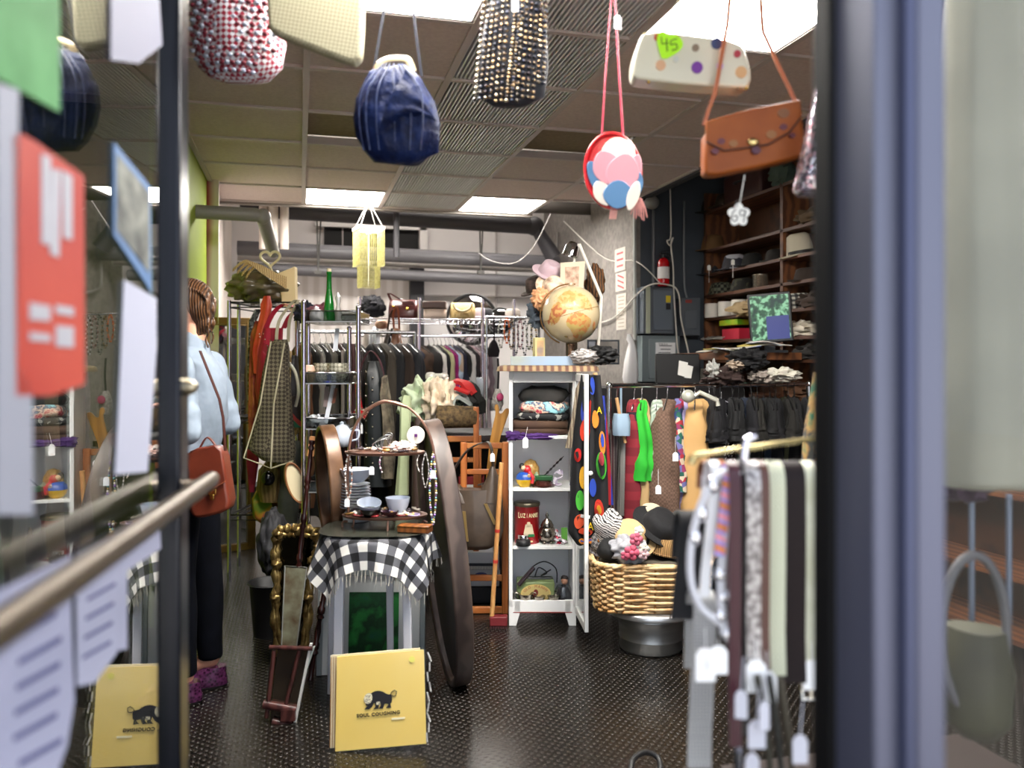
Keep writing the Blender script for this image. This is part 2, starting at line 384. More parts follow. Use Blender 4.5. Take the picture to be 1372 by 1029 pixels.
# ceiling lights
glow = emis('fffaf2', 27)
LL = ['square ceiling light panel at the far left end of the tiled ceiling', 'square ceiling light panel at the far right end of the tiled ceiling',
      'bright ceiling light panel above the blue leather bag', 'large bright ceiling light panel above the polka dot clutch',
      'bright ceiling light panel out beyond the one over the blue bag, nearest the door', 'bright ceiling light panel nearest the door on the right']
for q, (i, k) in enumerate(light_cells):
    c = Vector(((US[i] + US[i + 1]) / 2, (VS[k] + VS[k + 1]) / 2, ZC)); w = US[i + 1] - US[i] - .02
    fr = Fr(0, 0, 1, 0, c); t = thing('ceiling_light', LL[q], 'ceiling light', fr, 'light panels in the ceiling')
    M().box((0, 0, .004), (w - .03, .555, .006)).build('diffuser', glow, t)
    f = M()
    for s_ in (-1, 1): f.box((s_ * (w / 2 - .008), 0, .012), (.014, .585, .03)).box((0, s_ * .285, .012), (w, .014, .03))
    f.build('frame', mt('e8e6e2', .4), t)
# ribbed grilles in the middle column
rib = mt('e4e6e8', .3)
for k in range(9):
    fr = Fr(0, 0, 1, 0, Vector((.92, (VS[k] + VS[k + 1]) / 2, ZC)))
    t = thing('ceiling_grille', 'ribbed grey grille panel in the middle column of the ceiling', 'ceiling grille', fr, 'ribbed grilles down the middle of the ceiling')
    b = M(); [b.box((-.283 + .0183 * j, 0, .012), (.0085, .58, .018)) for j in range(32)]; b.build('ribs', rib, t)
    M().box((0, 0, .03), (.58, .58, .006)).build('backing', mt('565c62', .5), t)
fr = Fr(0, 0, 1, 0, Vector((1.1, 7.15, 3.16))); t = thing('ceiling_light', 'unseen strip light added above the back pipes to brighten the back wall', 'ceiling light', fr)  # out of view; added to brighten the back wall and pipes
M().box((0, 0, .03), (2.2, .16, .05)).build('housing', mt('d8d8d4', .4), t); M().box((0, 0, -.01), (2.1, .12, .03)).build('diffuser', emis('fff6ec', 9), t); M().box((0, 0, .1), (.03, .03, .1)).build('hanger', grid_m, t)
# back wall features
dk = mt('0b0a0b', .7)
def backq(name, pxa, pxb, pya, pyb, v, th, mat):
    D = DV((pxa + pxb) / 2, v); a = W(pxa, pya, DV(pxa, v)); b = W(pxb, pyb, DV(pxb, v))
    za, zb = sorted((H + (485 - pya) * D / F, H + (485 - pyb) * D / F))
    return bx(name, a.x, b.x, v - th, v, za, zb, mat)
struct(backq('window_1', 434, 560, 303, 340, 8.05, .03, dk))
wf = M(); a = W(434, 303, DV(434, 8.0)); b_ = W(560, 340, DV(560, 8.0))
wf.box(((a.x + b_.x) / 2, 8.0, a.z + .03), (b_.x - a.x + .16, .06, .07)).box((b_.x + .05, 8.0, (a.z + b_.z) / 2), (.07, .06, a.z - b_.z + .1))
struct(wf.build('trim_5', mt('e6e2e0', .5)))
d = backq('door_2', 395, 552, 352, 664, 8.04, .05, mt('cfc9c6', .5, pat='wave', c2='bdb5b0', s=3, dist=.3)); struct(d)
struct(backq('trim_6', 548, 566, 350, 664, 8.0, .12, mt('15131a', .5)))
struct(backq('trim_7', 395, 560, 347, 353, 8.0, .06, mt('a9a6a4', .5)))
bd = M()
for z in (1.93, 2.35): bd.box((1.5, 8.03, z), (3.4, .03, .012))
for x in (.4, 1.9): bd.box((x, 8.03, 2.3), (.012, .03, 1.9))
struct(bd.build('trim_8', mt('b4adac', .6)))
struct(M().box((UL + .03, 5.93, 1.5), (.09, .06, 3.0)).build('trim_9', mt('d8cfc8', .7, pat='wave', c2='a8343a', s=1.2, st=(1, 1, .2), dist=8)))
# pipes
def pipe(label, pts, r, mat, coll=None):
    b = M(); c = Vector(pts[0]); b.tube([Vector(p) - c for p in pts], r, 14)
    if coll:
        for i in coll: 
            p = Vector(pts[i]) - c; b.ball(p, r * 1.18, 14, 10)
    return tag(b.build('pipe', mat, loc=c), label, 'pipe', 'pipes at the back')
gp = mt('5e5c60', .45); gp2 = mt('85827f', .45)
def cp(px, py, v): return W(px, py, DV(px, v))
pipe('thick dark beam-like duct running just under the far end of the ceiling', [cp(322, 278, 7.2), cp(716, 303, 7.2), cp(742, 345, 7.2)], .075, mt('3a383c', .5), [1])
pipe('upper of two grey pipes crossing the back wall', [cp(318, 332, 7.4), cp(748, 352, 7.4)], .062, gp)
pipe('lower of two grey pipes crossing the back wall', [cp(318, 358, 7.6), cp(716, 377, 7.6)], .05, gp)
pipe('thin pale pipe between the two grey pipes on the back wall', [cp(318, 345, 7.7), cp(735, 362, 7.7)], .03, mt('b9b4b0', .5))
pipe('grey pipe with a pale elbow leaving the green wall', [(UL, 5.3, W(250, 283, DV(250, 5.3)).z), cp(343, 288, 5.3), cp(352, 290, 5.32), cp(366, 338, 5.9)], .042, gp2, [2])
for x, lab in ((353, 'left'), (366, 'middle'), (381, 'right')):
    pipe(f'{lab} of three pale upright pipes at the back left', [cp(x, 264, 7.0), cp(x, 334, 7.0)], .035 if lab != 'middle' else .04, mt('cfc4bc', .6))
pipe('dark upright hanger rod between the ceiling and the grey pipes', [cp(531, 270, 6.9), cp(531, 345, 6.9)], .025, mt('2d2b30', .5))
for x in (426, 644):
    b = M(); p = cp(x, 275, 7.2); q = cp(x, 365, 7.2) - p; b.tube([(-.01, 0, 0), q + Vector((0, 0, .04))], .007, 6).tube([(.03, 0, 0), q], .007, 6).box(q, (.06, .04, .03))
    tag(b.build('pipe_hanger', mt('3a3734', .6), loc=p), f'thin paired rods holding up the back pipes, {"left of" if x < 500 else "right of"} the beaded pendant lamp', 'pipe hanger')
# storefront ---------------------------------------------------------------
YS = .778
struct(bx('wall_front', -1.6, 3.36, YS - .12, YS, 2.35, 3.3, mt('26262a', .6)))
struct(bx('wall_front_left', -1.6, -.40, YS - .1, YS - .02, 0, 2.35, mt('26262a', .6)))
struct(bx('trim_10', -.40, -.30, YS - .1, YS, 0, 2.35, mt('1c1d22', .4, .4)))
struct(bx('wall_front_far', 1.6, 3.36, YS - .1, YS - .02, 0, 2.35, mt('26262a', .6)))
def jamb(name, pxa, pxb, D0, dd, mat, bev=.004):
    fr = Fr(pxa, 485, D0); w = (pxb - pxa) * D0 / F
    o = M().box((w / 2, dd / 2, 0), (w, dd, 2.35)).build(name, mat, bev=bev); o.location = (fr.o.x, fr.o.y, 1.175); o.rotation_euler = (0, 0, 0); return struct(o)
alu = mt('5e606e', .5, .7, pat='noise', c2='54566a', s=3, st=(1, 1, .3))
jamb('trim_11', 1113, 1133, .905, .035, mt('08080a', .6, spec=.12)); jamb('trim_12', 1134, 1146, .895, .03, mt('1c1c24', .45, .6)); jamb('trim_13', 1146, 1172, .885, .05, mt('08080a', .6, spec=.12))
jamb('trim_14', 1173, 1218, .845, .07, alu); jamb('trim_15', 1216, 1232, .838, .05, mt('444860', .5, .7)); jamb('trim_16', 1230, 1276, .845, .06, alu)
struct(bx('window_2', .62, 1.6, YS - .015, YS - .007, .12, 2.3, glass_mat('ffffff', .006, 4, gain=.2)))
struct(bx('trim_17', .62, 1.6, YS - .06, YS, 0, .12, alu)); struct(bx('trim_18', -.3, 1.6, YS - .06, YS, 2.3, 2.35, alu))
# open glass door: plane through the glass line found from its reflections
nx, ny = .9874, .1582
def GD(px): return .366 / (nx * (686 - px) / F - ny)
def G(px, py, off=0): 
    p = W(px, py, GD(px)); n = Vector((nx * CA + ny * SA, -nx * SA + ny * CA, 0)); return p + n * off
pa = G(236, 485); pb_dir = Vector((-ny * CA + nx * SA, ny * SA + nx * CA, 0)) * -1    # towards hinge
dfr = Fr(0, 0, 1, atan2(pb_dir.y, pb_dir.x), Vector((pa.x, pa.y, 0)))     # local x runs from the free edge to the hinge
door = bpy.data.objects.new('door_1', None); COL.objects.link(door); door.location = dfr.o; door.rotation_euler = (0, 0, dfr.rz); struct(door)
dkm = mt('1d1f28', .28, .5); dkm2 = mt('0b0b0d', .4)
st_ = M(); st_.box((.035, 0, 1.14), (.07, .045, 2.24)); st_.box((.895, 0, 1.14), (.07, .045, 2.24)); st_.box((.465, 0, 2.22), (.8, .045, .1)); st_.box((.465, 0, .1), (.8, .045, .18))
st_.build('frame', dkm, door, bev=.006)
M().box((-.003, 0, 1.14), (.012, .03, 2.22)).build('weather_strip', dkm2, door)
M().box((.465, 0, 1.18), (.80, .006, 1.99)).build('glass', glass_mat('e8eeea', .05, 2.0, gain=.85), door)
def side(v): return v
s_in = -1 if (Matrix.Rotation(dfr.rz, 3, 'Z') @ Vector((0, 1, 0))).dot(Vector((nx * CA + ny * SA, -nx * SA + ny * CA, 0))) < 0 else 1
pbar = M(); zb = 1.055
pbar.tube([(-.045, s_in * .05, zb), (.93, s_in * .05, zb)], .02, 14, flat=.8)
for x in (.035, .88): pbar.cyl((x, 0, zb), (x, s_in * .06, zb), .014)
pbar.build('push_bar', mt('6a6055', .3, .8), door)
M().cyl((.03, -.02, 1.235), (.03, .03 * s_in, 1.235), .016).ball((.03, .032 * s_in, 1.235), .013).build('lock_cylinder', mt('b0a58e', .3, .9), door)
# stickers and papers on the glass
def gpaper(name, label, cat, poly, mat, group=None, dy=1, off=.006, lines=None):
    c = G(sum(p[0] for p in poly) / len(poly), sum(p[1] for p in poly) / len(poly), off)
    R = Matrix.Rotation(-dfr.rz, 3, 'Z'); pts = []
    for x, y in poly: q = R @ (G(x, y, off) - c); pts.append((q.x, q.z))
    o = M().prism(pts, -.0006, .0006).build(name, mat, fr=Fr(0, 0, 1, dfr.rz, c))
    tag(o, label, cat, group)
    for ln in (lines or []):
        mm, polys = ln
        for pl in polys:
            pp = [R @ (G(x, y, off) - c) for x, y in pl]; M().prism([(q.x, q.z) for q in pp], s_in * .0007, s_in * .0016).build('printed_mark', mm, o)
    return o
gpaper('notice', 'bright green paper stuck high on the glass door', 'paper', [(-20, -60), (62, -70), (72, 0), (72, 150), (-20, 100)], mt('2a6e34', .8, pat='noise', c2='43854b', s=12))
red = mt('96180f', .7, pat='noise', c2='a63422', s=4)
wht = mt('9c9ca6', .7)
gpaper('window_sign', 'red and white printed sign stuck on the glass door', 'sign', [(8, 180), (22, 180), (40, 190), (105, 235), (106, 515), (60, 530), (12, 530)], red,
       lines=[(wht, [[(46, 205), (58, 210), (60, 330), (46, 325)], [(60, 225), (72, 228), (70, 345), (58, 340)], [(74, 228), (88, 236), (88, 322), (76, 318)], [(30, 405), (58, 410), (58, 430), (30, 428)], [(30, 445), (58, 448), (58, 458), (30, 456)], [(66, 408), (90, 412), (90, 424), (66, 420)], [(66, 436), (90, 438), (90, 466), (66, 464)]])])
gpaper('paper_strip', 'long pale paper strip at the left edge of the glass door', 'paper', [(-14, 110), (16, 120), (14, 490), (34, 520), (36, 690), (-14, 690)], mt('878a98', .7))
gpaper('notice', 'tall white sheet taped to the glass beside the door frame', 'paper', [(160, 375), (166, 378), (204, 400), (204, 470), (192, 632), (148, 636), (152, 560)], mt('a4a7ba', .7))
gpaper('notice', 'pale lilac sheet near the top of the glass door', 'paper', [(142, -60), (204, -60), (212, 60), (180, 85), (142, 80)], mt('77788c', .7))
ink = mt('50537c', .8)
def slant(x0, y0, w, n, dy, h=5, ww=1):
    r = []
    for i in range(n):
        y = y0 + i * dy; x = x0 + (i * 7) % 9; k = -.55
        r.append([(x, y), (x + w * ww, y + w * ww * k), (x + w * ww, y + w * ww * k + h), (x, y + h)])
    return r
gpaper('notice', 'large white sheet with handwriting low on the glass door, nearest the hinge', 'paper', [(-30, 800), (88, 745), (88, 830), (92, 940), (82, 1000), (60, 1060), (-30, 1080)], mt('9a9db8', .7), lines=[(ink, slant(8, 850, 58, 6, 34, 8))])
gpaper('notice', 'white sheet with blurred writing in the middle of the lower door glass', 'paper', [(92, 745), (148, 712), (148, 875), (118, 915), (94, 920)], mt('a0a3bc', .7), off=.008, lines=[(ink, slant(100, 775, 38, 5, 26, 5))])
gpaper('notice', 'white sheet tucked under the push bar beside the door frame', 'paper', [(150, 712), (208, 685), (210, 735), (164, 765), (164, 870), (150, 872)], mt('9c9fb8', .7))
gpaper('poster', 'narrow blue and white poster on the glass near the door frame', 'poster', [(146, 190), (196, 250), (198, 395), (190, 380), (146, 315)], mt('4d6f9c', .5),
       lines=[(mt('7c7f78', .6, pat='noise', c2='36393a', s=22), [[(149, 205), (193, 258), (194, 366), (149, 308)]])])
# ================================================================ BAGS HUNG IN THE DOORWAY
def up(fr, px, D=None):      # local point on the ceiling above px
    p = fr.L(px, 300); return Vector((p.x, 0, ZC - fr.o.z))
# red and white woven bag
fr = Fr(318, 112, 2.2); t = thing('handbag', 'rounded maroon and white woven handbag hanging at the top left', 'handbag', fr, 'handbags hanging in the doorway')
wv = mt('8e1f38', .4, pat='check', s=92, cols=['8c1f36', 'c9ccd8'], rot=(0, .78, 0), bump=1)
b = M(); b.loft(rows(fr, [(112, 305, 335, .3), (106, 285, 362, .7), (90, 266, 378, .9), (60, 258, 384, 1), (20, 256, 378, 1), (-20, 258, 366, .8), (-60, 272, 345, .4)], .06), 40, amp=.03, nz=.006)
b.build('body', wv, t)
# coarse loops standing off the weave
b = M(); b2 = M(); k = fr.k()
for r in range(15):
    py = 104 - r * 10
    hw = (58 if py < 75 else 58 - (py - 75) * .9) * k
    for j in range(12):
        x = -hw + 2 * hw * (j + .5 * (r % 2)) / 12; y = -.058 * sqrt(max(.02, 1 - (x / (hw * 1.12)) ** 2)); (b if (j + r // 2) % 2 else b2).ball((x, y, (112 - py) * k), (.0085, .006, .0062), 7, 5)
b.build('woven_loops', mt('8f97ac', .35), t); b2.build('woven_loops', mt('5a0e22', .35), t)
M().strap([(-.07, 0, .3), (-.05, 0, .42), up(fr, 312)], .02).strap([(.06, 0, .3), (.04, 0, .42), up(fr, 318)], .02).build('strap', mt('7c1c30', .5), t)
# cream knit bag
fr = Fr(450, 88, 2.0); t = thing('handbag', 'flat cream textured tote beside the maroon woven bag', 'handbag', fr, 'handbags hanging in the doorway')
knit = mt('cfc8a8', .7, pat='check', s=150, cols=['98927a', 'bab498'], rot=(0, .6, 0), bump=.6)
b = M(); b.prism(smooth_outline(outl(fr, [(358, -110), (360, -20), (361, 35), (366, 47), (420, 68), (458, 83), (474, 88), (484, 84), (487, 60), (489, 0), (490, -110)]), 1), -.022, .022); b.build('body', knit, t, bev=.012, seg=3)
M().tube(curve([fr.L(385, -105), fr.L(392, -150), up(fr, 415), fr.L(440, -150), fr.L(455, -105)], 6), .006).build('handle', mt('cfc8a8', .6), t)
# blue leather pouch
fr = Fr(534, 219, 2.1); t = thing('handbag', 'soft navy blue leather pouch bag with a beige clasp', 'handbag', fr, 'handbags hanging in the doorway')
blue = mt('0a1230', .5, pat='noise', c2='16244e', s=30, bump=1, spec=.15)
RB = [(220, 522, 552, .3), (215, 503, 572, .65), (204, 488, 584, .9), (185, 479, 590, 1), (160, 475, 590, 1.05), (135, 479, 584, 1), (112, 488, 570, .85), (98, 497, 560, .5), (90, 505, 553, .22)]
M().loft(rows(fr, RB, .062), 96, amp=.022, fr=13, nz=.012, nf=22).build('body', blue, t)
b = M(); sm_ = []
for x0, x1 in ((503, 492), (512, 500), (521, 512), (530, 533), (543, 552), (550, 566)):
    b.tube(curve([fr.L(x0 * .5 + 530 * .5, 92) + Vector((0, -.035, 0)), fr.L(x1, 130) + Vector((0, -.066, 0)), fr.L(x1 + (x1 - 530) * .12, 170) + Vector((0, -.066, 0)), fr.L(x1, 208) + Vector((0, -.05, 0))], 5), .0022, 5)
b.build('seam', mt('131c3c', .5, c2='39456a', pat='noise', s=60), t)
b = M()
b.sheet(lambda u, v: fr.L(548 + 38 * u + 4 * v, 106 + 60 * u + 0) + Vector((0, -.066 + .045 * u * u, 0)) + (fr.L(507 + 60 * u, 190 - 30 * u) - fr.L(548 + 38 * u, 106 + 60 * u)) * v + Vector((0, -.02 * sin(pi * v) + .004 * sin(14 * v + 5 * u), 0)), 12, 18, .004)
b.build('flap', blue, t)
M().tube(curve([fr.L(503, 98) , fr.L(507, 87), fr.L(520, 80), fr.L(538, 79), fr.L(547, 82), fr.L(553, 96)], 5), .0075, 8, flat=1.6).build('clasp_frame', mt('b3a384', .35, .3), t)
M().strap([fr.L(500, 100), fr.L(509, 45), fr.L(517, 0), up(fr, 527)], .007, .004).strap([fr.L(565, 103), fr.L(560, 65), fr.L(552, 0), up(fr, 540)], .007, .004).build('strap', mt('15182a', .5), t)
# beaded bag
fr = Fr(686, 145, 2.15); t = thing('handbag', 'bag made of strings of grey and copper beads with open mouth', 'handbag', fr, 'handbags hanging in the doorway')
b = M(); b.loft(rows(fr, [(142, 660, 705, .6), (130, 640, 730), (90, 640, 735), (30, 650, 732), (0, 658, 726, .8), (-45, 668, 712, .6)], .035), 24); b.build('lining', mt('20222c', .8), t)
bd1 = mt('1c202c', .25, .3, pat='cells', s=130, cols=['14171f', '2d3348', '6a5a48', 'b79a72', '222634'])
bd2 = mt('8d7a64', .18, .8, pat='cells', s=110, cols=['a88c68', '5d5852', 'd8c9ac', '3a3338'])
for side_ in (0, 1):
    b = M()
    for c in range(14):
        if c % 2 != side_: continue
        u = (c + .5) / 14
        for r in range(25):
            v = r / 24; xb = 633 + 98 * u + (12 if r > 18 and c > 11 else 0); xt = 652 + 84 * u; py = 136 + (6 if 3 < c < 9 else 0) - (22 if c > 11 else 0) * (1 - v) - v * (185 if not (5 < c < 8) else 120)
            p = fr.L(xb + (xt - xb) * v, py); b.ball(p + Vector((0, -.012 - .034 * sin(pi * min(1, max(0, u))), 0)), (.0058, .006, .0046), 7, 5)
    b.build('bead_strings', bd1 if side_ else bd2, t)
b = M(); b.tube(curve([fr.L(660, -40), fr.L(668, -90), up(fr, 685), fr.L(702, -90), fr.L(710, -40)], 6), .006); b.build('handle', bd1, t)
ptag(t, fr.L(690, -2) + Vector((0, -.06, 0)), .016, .04, .02)
# red oval bag with petals
fr = Fr(822, 282, 2.3); t = thing('handbag', 'small red oval bag with pink, white and blue leather petals', 'handbag', fr, 'handbags hanging in the doorway')
redl = mt('b0141c', .22, pat='noise', c2='c0252c', s=8, coat=.5)
ov = [(820 + 37 * cos(a) - 2 * sin(a), 231 - 50 * sin(a)) for a in [2 * pi * i / 36 for i in range(36)]]
M().prism(outl(fr, ov), -.02, .03).build('body', redl, t, bev=.012, seg=4)
b = M(); b.tube([fr.L(x, y) + Vector((0, -.02, 0)) for x, y in ov], .0045, 8, closed=True); b.build('piping', mt('c81a24', .25), t)
cols_ = {'white': mt('d9cfc4', .4), 'pink': mt('c48a98', .4), 'blue': mt('48749f', .35)}
for nm, cx, cy, rx, ry, an, y in (('white', 826, 206, 22, 17, .2, .0), ('pink', 812, 228, 19, 21, .4, .004), ('pink', 832, 236, 22, 24, -.3, .008), ('white', 838, 214, 12, 20, -.1, .002), ('blue', 801, 243, 12, 24, .5, .002), ('white', 806, 262, 12, 16, .5, .006), ('blue', 826, 264, 20, 17, 0, .010), ('pink', 848, 232, 10, 20, -.2, .004), ('blue', 850, 252, 9, 17, -.2, .006), ('white', 846, 266, 8, 18, -.3, .012)):
    b = M(); pts = []
    for i in range(20):
        a = 2 * pi * i / 20; x = rx * cos(a); z = ry * sin(a) * (1 - .12 * cos(2 * a)); pts.append((cx + x * cos(an) - z * sin(an), cy - (x * sin(an) + z * cos(an))))
    b.prism(outl(fr, pts), -.026 - y, -.022 - y); b.build('petal', cols_[nm], t, bev=.0015)
    kids(t)[-1]['label'] = f'{nm} leather petal'
b = M()
for i in range(9): b.tube(curve([fr.L(842 + i * 1.8, 268) + Vector((0, -.03, 0)), fr.L(845 + i * 2, 280) + Vector((0, -.034, 0)), fr.L(843 + i * 2.2 + (i % 3) * 2, 290 + (i * 5) % 9) + Vector((0, -.03, 0))], 4), .0016, 5)
for i in range(5): b.tube([fr.L(818 + i * 2, 275) + Vector((0, -.03, 0)), fr.L(815 + i * 2, 296) + Vector((0, -.03, 0))], .0014, 5)
b.build('fringe', mt('c98a86', .6), t)['kind'] = 'stuff'
M().tube([fr.L(806, 186), fr.L(812, 90), fr.L(819, 0), up(fr, 826)], .0028, 6).tube([fr.L(835, 184), fr.L(829, 90), fr.L(824, 0), up(fr, 828)], .0032, 6).build('strap', mt('a81e3c', .5), t)
ptag(t, fr.L(827, 18) + Vector((0, -.01, 0)), .022, .04, .01, tilt=.3)
# cream clutch with dots
fr = Fr(925, 122, 1.9); t = thing('clutch_bag', 'cream clutch bag with coloured leather dots', 'handbag', fr, 'handbags hanging in the doorway')
cream = mt('c6c2b0', .35, coat=.2)
cl = [(860, 46), (925, 53), (988, 62), (995, 78), (1003, 108), (998, 122), (990, 123), (925, 119), (855, 112), (846, 108), (845, 92), (850, 70)]
M().prism(smooth_outline(outl(fr, cl), 1), -.03, .035).build('body', cream, t, bev=.018, seg=4)
M().tube([fr.L(862, 47), fr.L(925, 54), fr.L(986, 63)], .006, 8).build('clasp_rail', mt('c9b98a', .3, .6), t)
for (x, y, r, c) in ((878, 57, 5, 'a83a2c'), (882, 94, 7, 'c49a78'), (902, 61, 7, 'b5483a'), (902, 86, 4, 'b8bab4'), (928, 71, 5, '7a6a58'), (956, 65, 8, '2b3c68'), (930, 97, 8, '6a2c8c'), (960, 95, 5, 'b9a6d6'), (983, 79, 5, 'a02c3a'), (988, 103, 8, 'c49a6c')):
    M().prism(outl(fr, [(x + r * cos(a) * .95, y + r * sin(a)) for a in [i * pi / 8 for i in range(16)]]), -.0325, -.029).build('dot', mt(c, .5), t)
b = M()
for x, y in ((867, 113), (858, 108), (996, 122), (985, 121)): b.ball(fr.L(x, y) + Vector((0, -.02, 0)), .005, 10, 6)
b.build('feet', BRASS, t)
ht = [(876, 60), (879, 51), (887, 49), (892, 56), (898, 54), (908, 58), (912, 68), (905, 78), (884, 89), (879, 75)]
pt = M(); pt.prism(smooth_outline(outl(fr, ht), 1), -.0355, -.0345); ho = pt.build('price_sticker', mt('a8e818', .6), t); ho['label'] = 'bright green heart-shaped price sticker'
b = M(); z = Vector((0, -.037, 0))
b.tube([fr.L(882, 58) + z, fr.L(883, 67) + z, fr.L(891, 66) + z], .0012, 5).tube([fr.L(889, 60) + z, fr.L(890, 77) + z], .0012, 5).tube(curve([fr.L(903, 60) + z, fr.L(895, 63) + z, fr.L(895, 68) + z, fr.L(901, 67) + z, fr.L(903, 73) + z, fr.L(896, 76) + z], 4), .0012, 5)
b.build('price_writing', mt('1d3a18', .7), ho)
M().tube([fr.L(875, 48), fr.L(925, -20), up(fr, 925)], .0015, 5).tube([fr.L(975, 62), fr.L(930, -20), up(fr, 927)], .0015, 5).build('cord', mt('8c7a60', .6), t)
# orange handbag
fr = Fr(1008, 236, 1.85); t = thing('handbag', 'tan orange envelope handbag with flap and purple dots', 'handbag', fr, 'handbags hanging in the doorway')
org = mt('84400f', .45, pat='noise', c2='985018', s=9, spec=.3, bump=.15)
M().prism(smooth_outline(outl(fr, [(942, 168), (1000, 152), (1066, 139), (1070, 150), (1075, 205), (1072, 213), (1005, 228), (944, 239), (941, 230)]), 1), -.022, .026).build('body', org, t, bev=.01, seg=3)
M().prism(outl(fr, [(941, 167), (1000, 151), (1067, 138), (1069, 160), (1052, 182), (1024, 198), (990, 203), (966, 206), (942, 194)]), -.028, -.0215).build('flap', org, t, bev=.003)
M().tube([fr.L(x, y) + Vector((0, -.028, 0)) for x, y in [(942, 194), (966, 206), (990, 203), (1024, 198), (1052, 182), (1069, 160)]], .0022, 6).build('flap_edge', mt('4a2414', .5), t)
for (x, y, r, c) in ((962, 194, 5, '5a2230'), (954, 207, 5, '5a2230'), (1044, 175, 5, '5a2230'), (1056, 186, 4, '5a2230'), (1008, 206, 6, '4a1c34'), (978, 197, 6, '8a5a2c'), (1028, 185, 7, '8a5a2c'), (1044, 157, 8, '7a4c28')):
    M().prism(outl(fr, [(x + r * cos(a), y + r * .8 * sin(a)) for a in [i * pi / 7 for i in range(14)]]), -.0305, -.0215).build('dot', mt(c, .5), t)
M().ball(fr.L(1004, 195) + Vector((0, -.03, 0)), (.014, .006, .009), 12, 8).build('clasp', mt('c9b27a', .2, 1), t)
M().strap([fr.L(943, 168), fr.L(950, 145), fr.L(958, 125), fr.L(975, 30), up(fr, 1000)], .009, .004).strap([fr.L(1068, 140), fr.L(1045, 92), fr.L(1022, 42), up(fr, 1003)], .009, .004).build('strap', mt('a4582e', .4), t)
fl = []
for i in range(40):
    a = 2 * pi * i / 40; r = 11 + 5 * abs(cos(2.5 * (a - pi / 2))); fl.append((988 + r * cos(a) * .95, 289 - r * sin(a)))
fo = M().prism(outl(fr, fl), -.012, -.011).tube([fr.L(996, 236) + Vector((0, -.01, 0)), fr.L(989, 275) + Vector((0, -.0115, 0))], .0012, 5).build('price_tag', mt('f0efec', .7), t); fo['label'] = 'white flower-shaped price tag'
b = M(); z = Vector((0, -.0125, 0))
b.tube(curve([fr.L(984, 281) + z, fr.L(979, 288) + z, fr.L(979, 296) + z, fr.L(984, 297) + z, fr.L(986, 291) + z, fr.L(980, 291) + z], 4), .0011, 5)
b.tube(curve([fr.L(996, 284) + z, fr.L(990, 283) + z, fr.L(990, 290) + z, fr.L(995, 289) + z, fr.L(997, 283) + z, fr.L(994, 299) + z], 4), .0011, 5)
b.tube(curve([fr.L(986, 270) + z, fr.L(983, 273) + z, fr.L(986, 276) + z, fr.L(983, 279) + z], 4), .0008, 5)
b.build('price_writing', mt('22222a', .7), fo)
# sequin bag
fr = Fr(1086, 264, 1.75); t = thing('handbag', 'silvery pink sequinned bag hanging against the door frame', 'handbag', fr, 'handbags hanging in the doorway')
seq = mt('8c8290', .2, .8, pat='cells', s=160, cols=['5c5660', 'a49aa8', 'c89aa8', 'd8d4da', '6e6a78'], bump=1)
M().loft(rows(fr, [(264, 1070, 1104, .5), (255, 1064, 1110), (220, 1070, 1114), (170, 1080, 1114), (120, 1090, 1110, .6)], .03), 32, nz=.006, nf=30).build('body', seq, t)
M().tube([fr.L(1094, 121), fr.L(1096, 0), up(fr, 1098)], .003, 6).build('strap', mt('6c6470', .4), t)
# beaded pendant lamp
fr = Fr(494, 386, 6.3); t = thing('pendant_lamp', 'two-tiered square pendant lamp of pale gold beads', 'pendant lamp', fr)
gb = mt('8f894c', .4, .1, pat='noise', c2='b5ae74', s=60); k = fr.k(); rz = .45
R = Matrix.Rotation(rz, 3, 'Z')
for nm, half, zt, zb in (('upper_tier', .095, (386 - 308) * k, (386 - 357) * k), ('lower_tier', .068, (386 - 357) * k, 0)):
    b = M(); n = 13
    for sd in range(4):
        Rs = Matrix.Rotation(rz + sd * pi / 2, 3, 'Z')
        for i in range(n):
            x = -half + 2 * half * i / n; nb = int((zt - zb) / .009)
            rr = [.0036 if q % 2 else .0018 for q in range(nb)]
            b.tube([Rs @ Vector((x, -half, zt - (zt - zb) * q / (nb - 1))) for q in range(nb)], rr, 5)
    b.build(nm, gb, t)
b = M(); zt = (386 - 307) * k
for sd in range(4):
    Rs = Matrix.Rotation(rz + sd * pi / 2, 3, 'Z'); b.m = Matrix.Translation((0, 0, zt)) @ Rs.to_4x4(); b.box((0, -.097, 0), (.2, .008, .025))
b.m = Matrix.Identity(4); b.build('top_frame', mt('cfc3bc', .5), t)
b = M(); zc = ZC - fr.o.z
for sx in (-1, 1):
    for sy in (-1, 1): b.tube([R @ Vector((sx * .09, sy * .09, zt)), (0, 0, zc)], .0022, 5)
b.build('cord', mt('d8d4cc', .6), t)
M().tube([(0, 0, zt - .02), (0, 0, .02)], .004).tube([(0, 0, zt - .04), (0, 0, zt)], .02).build('lamp_holder', mt('d8d4cc', .6), t)
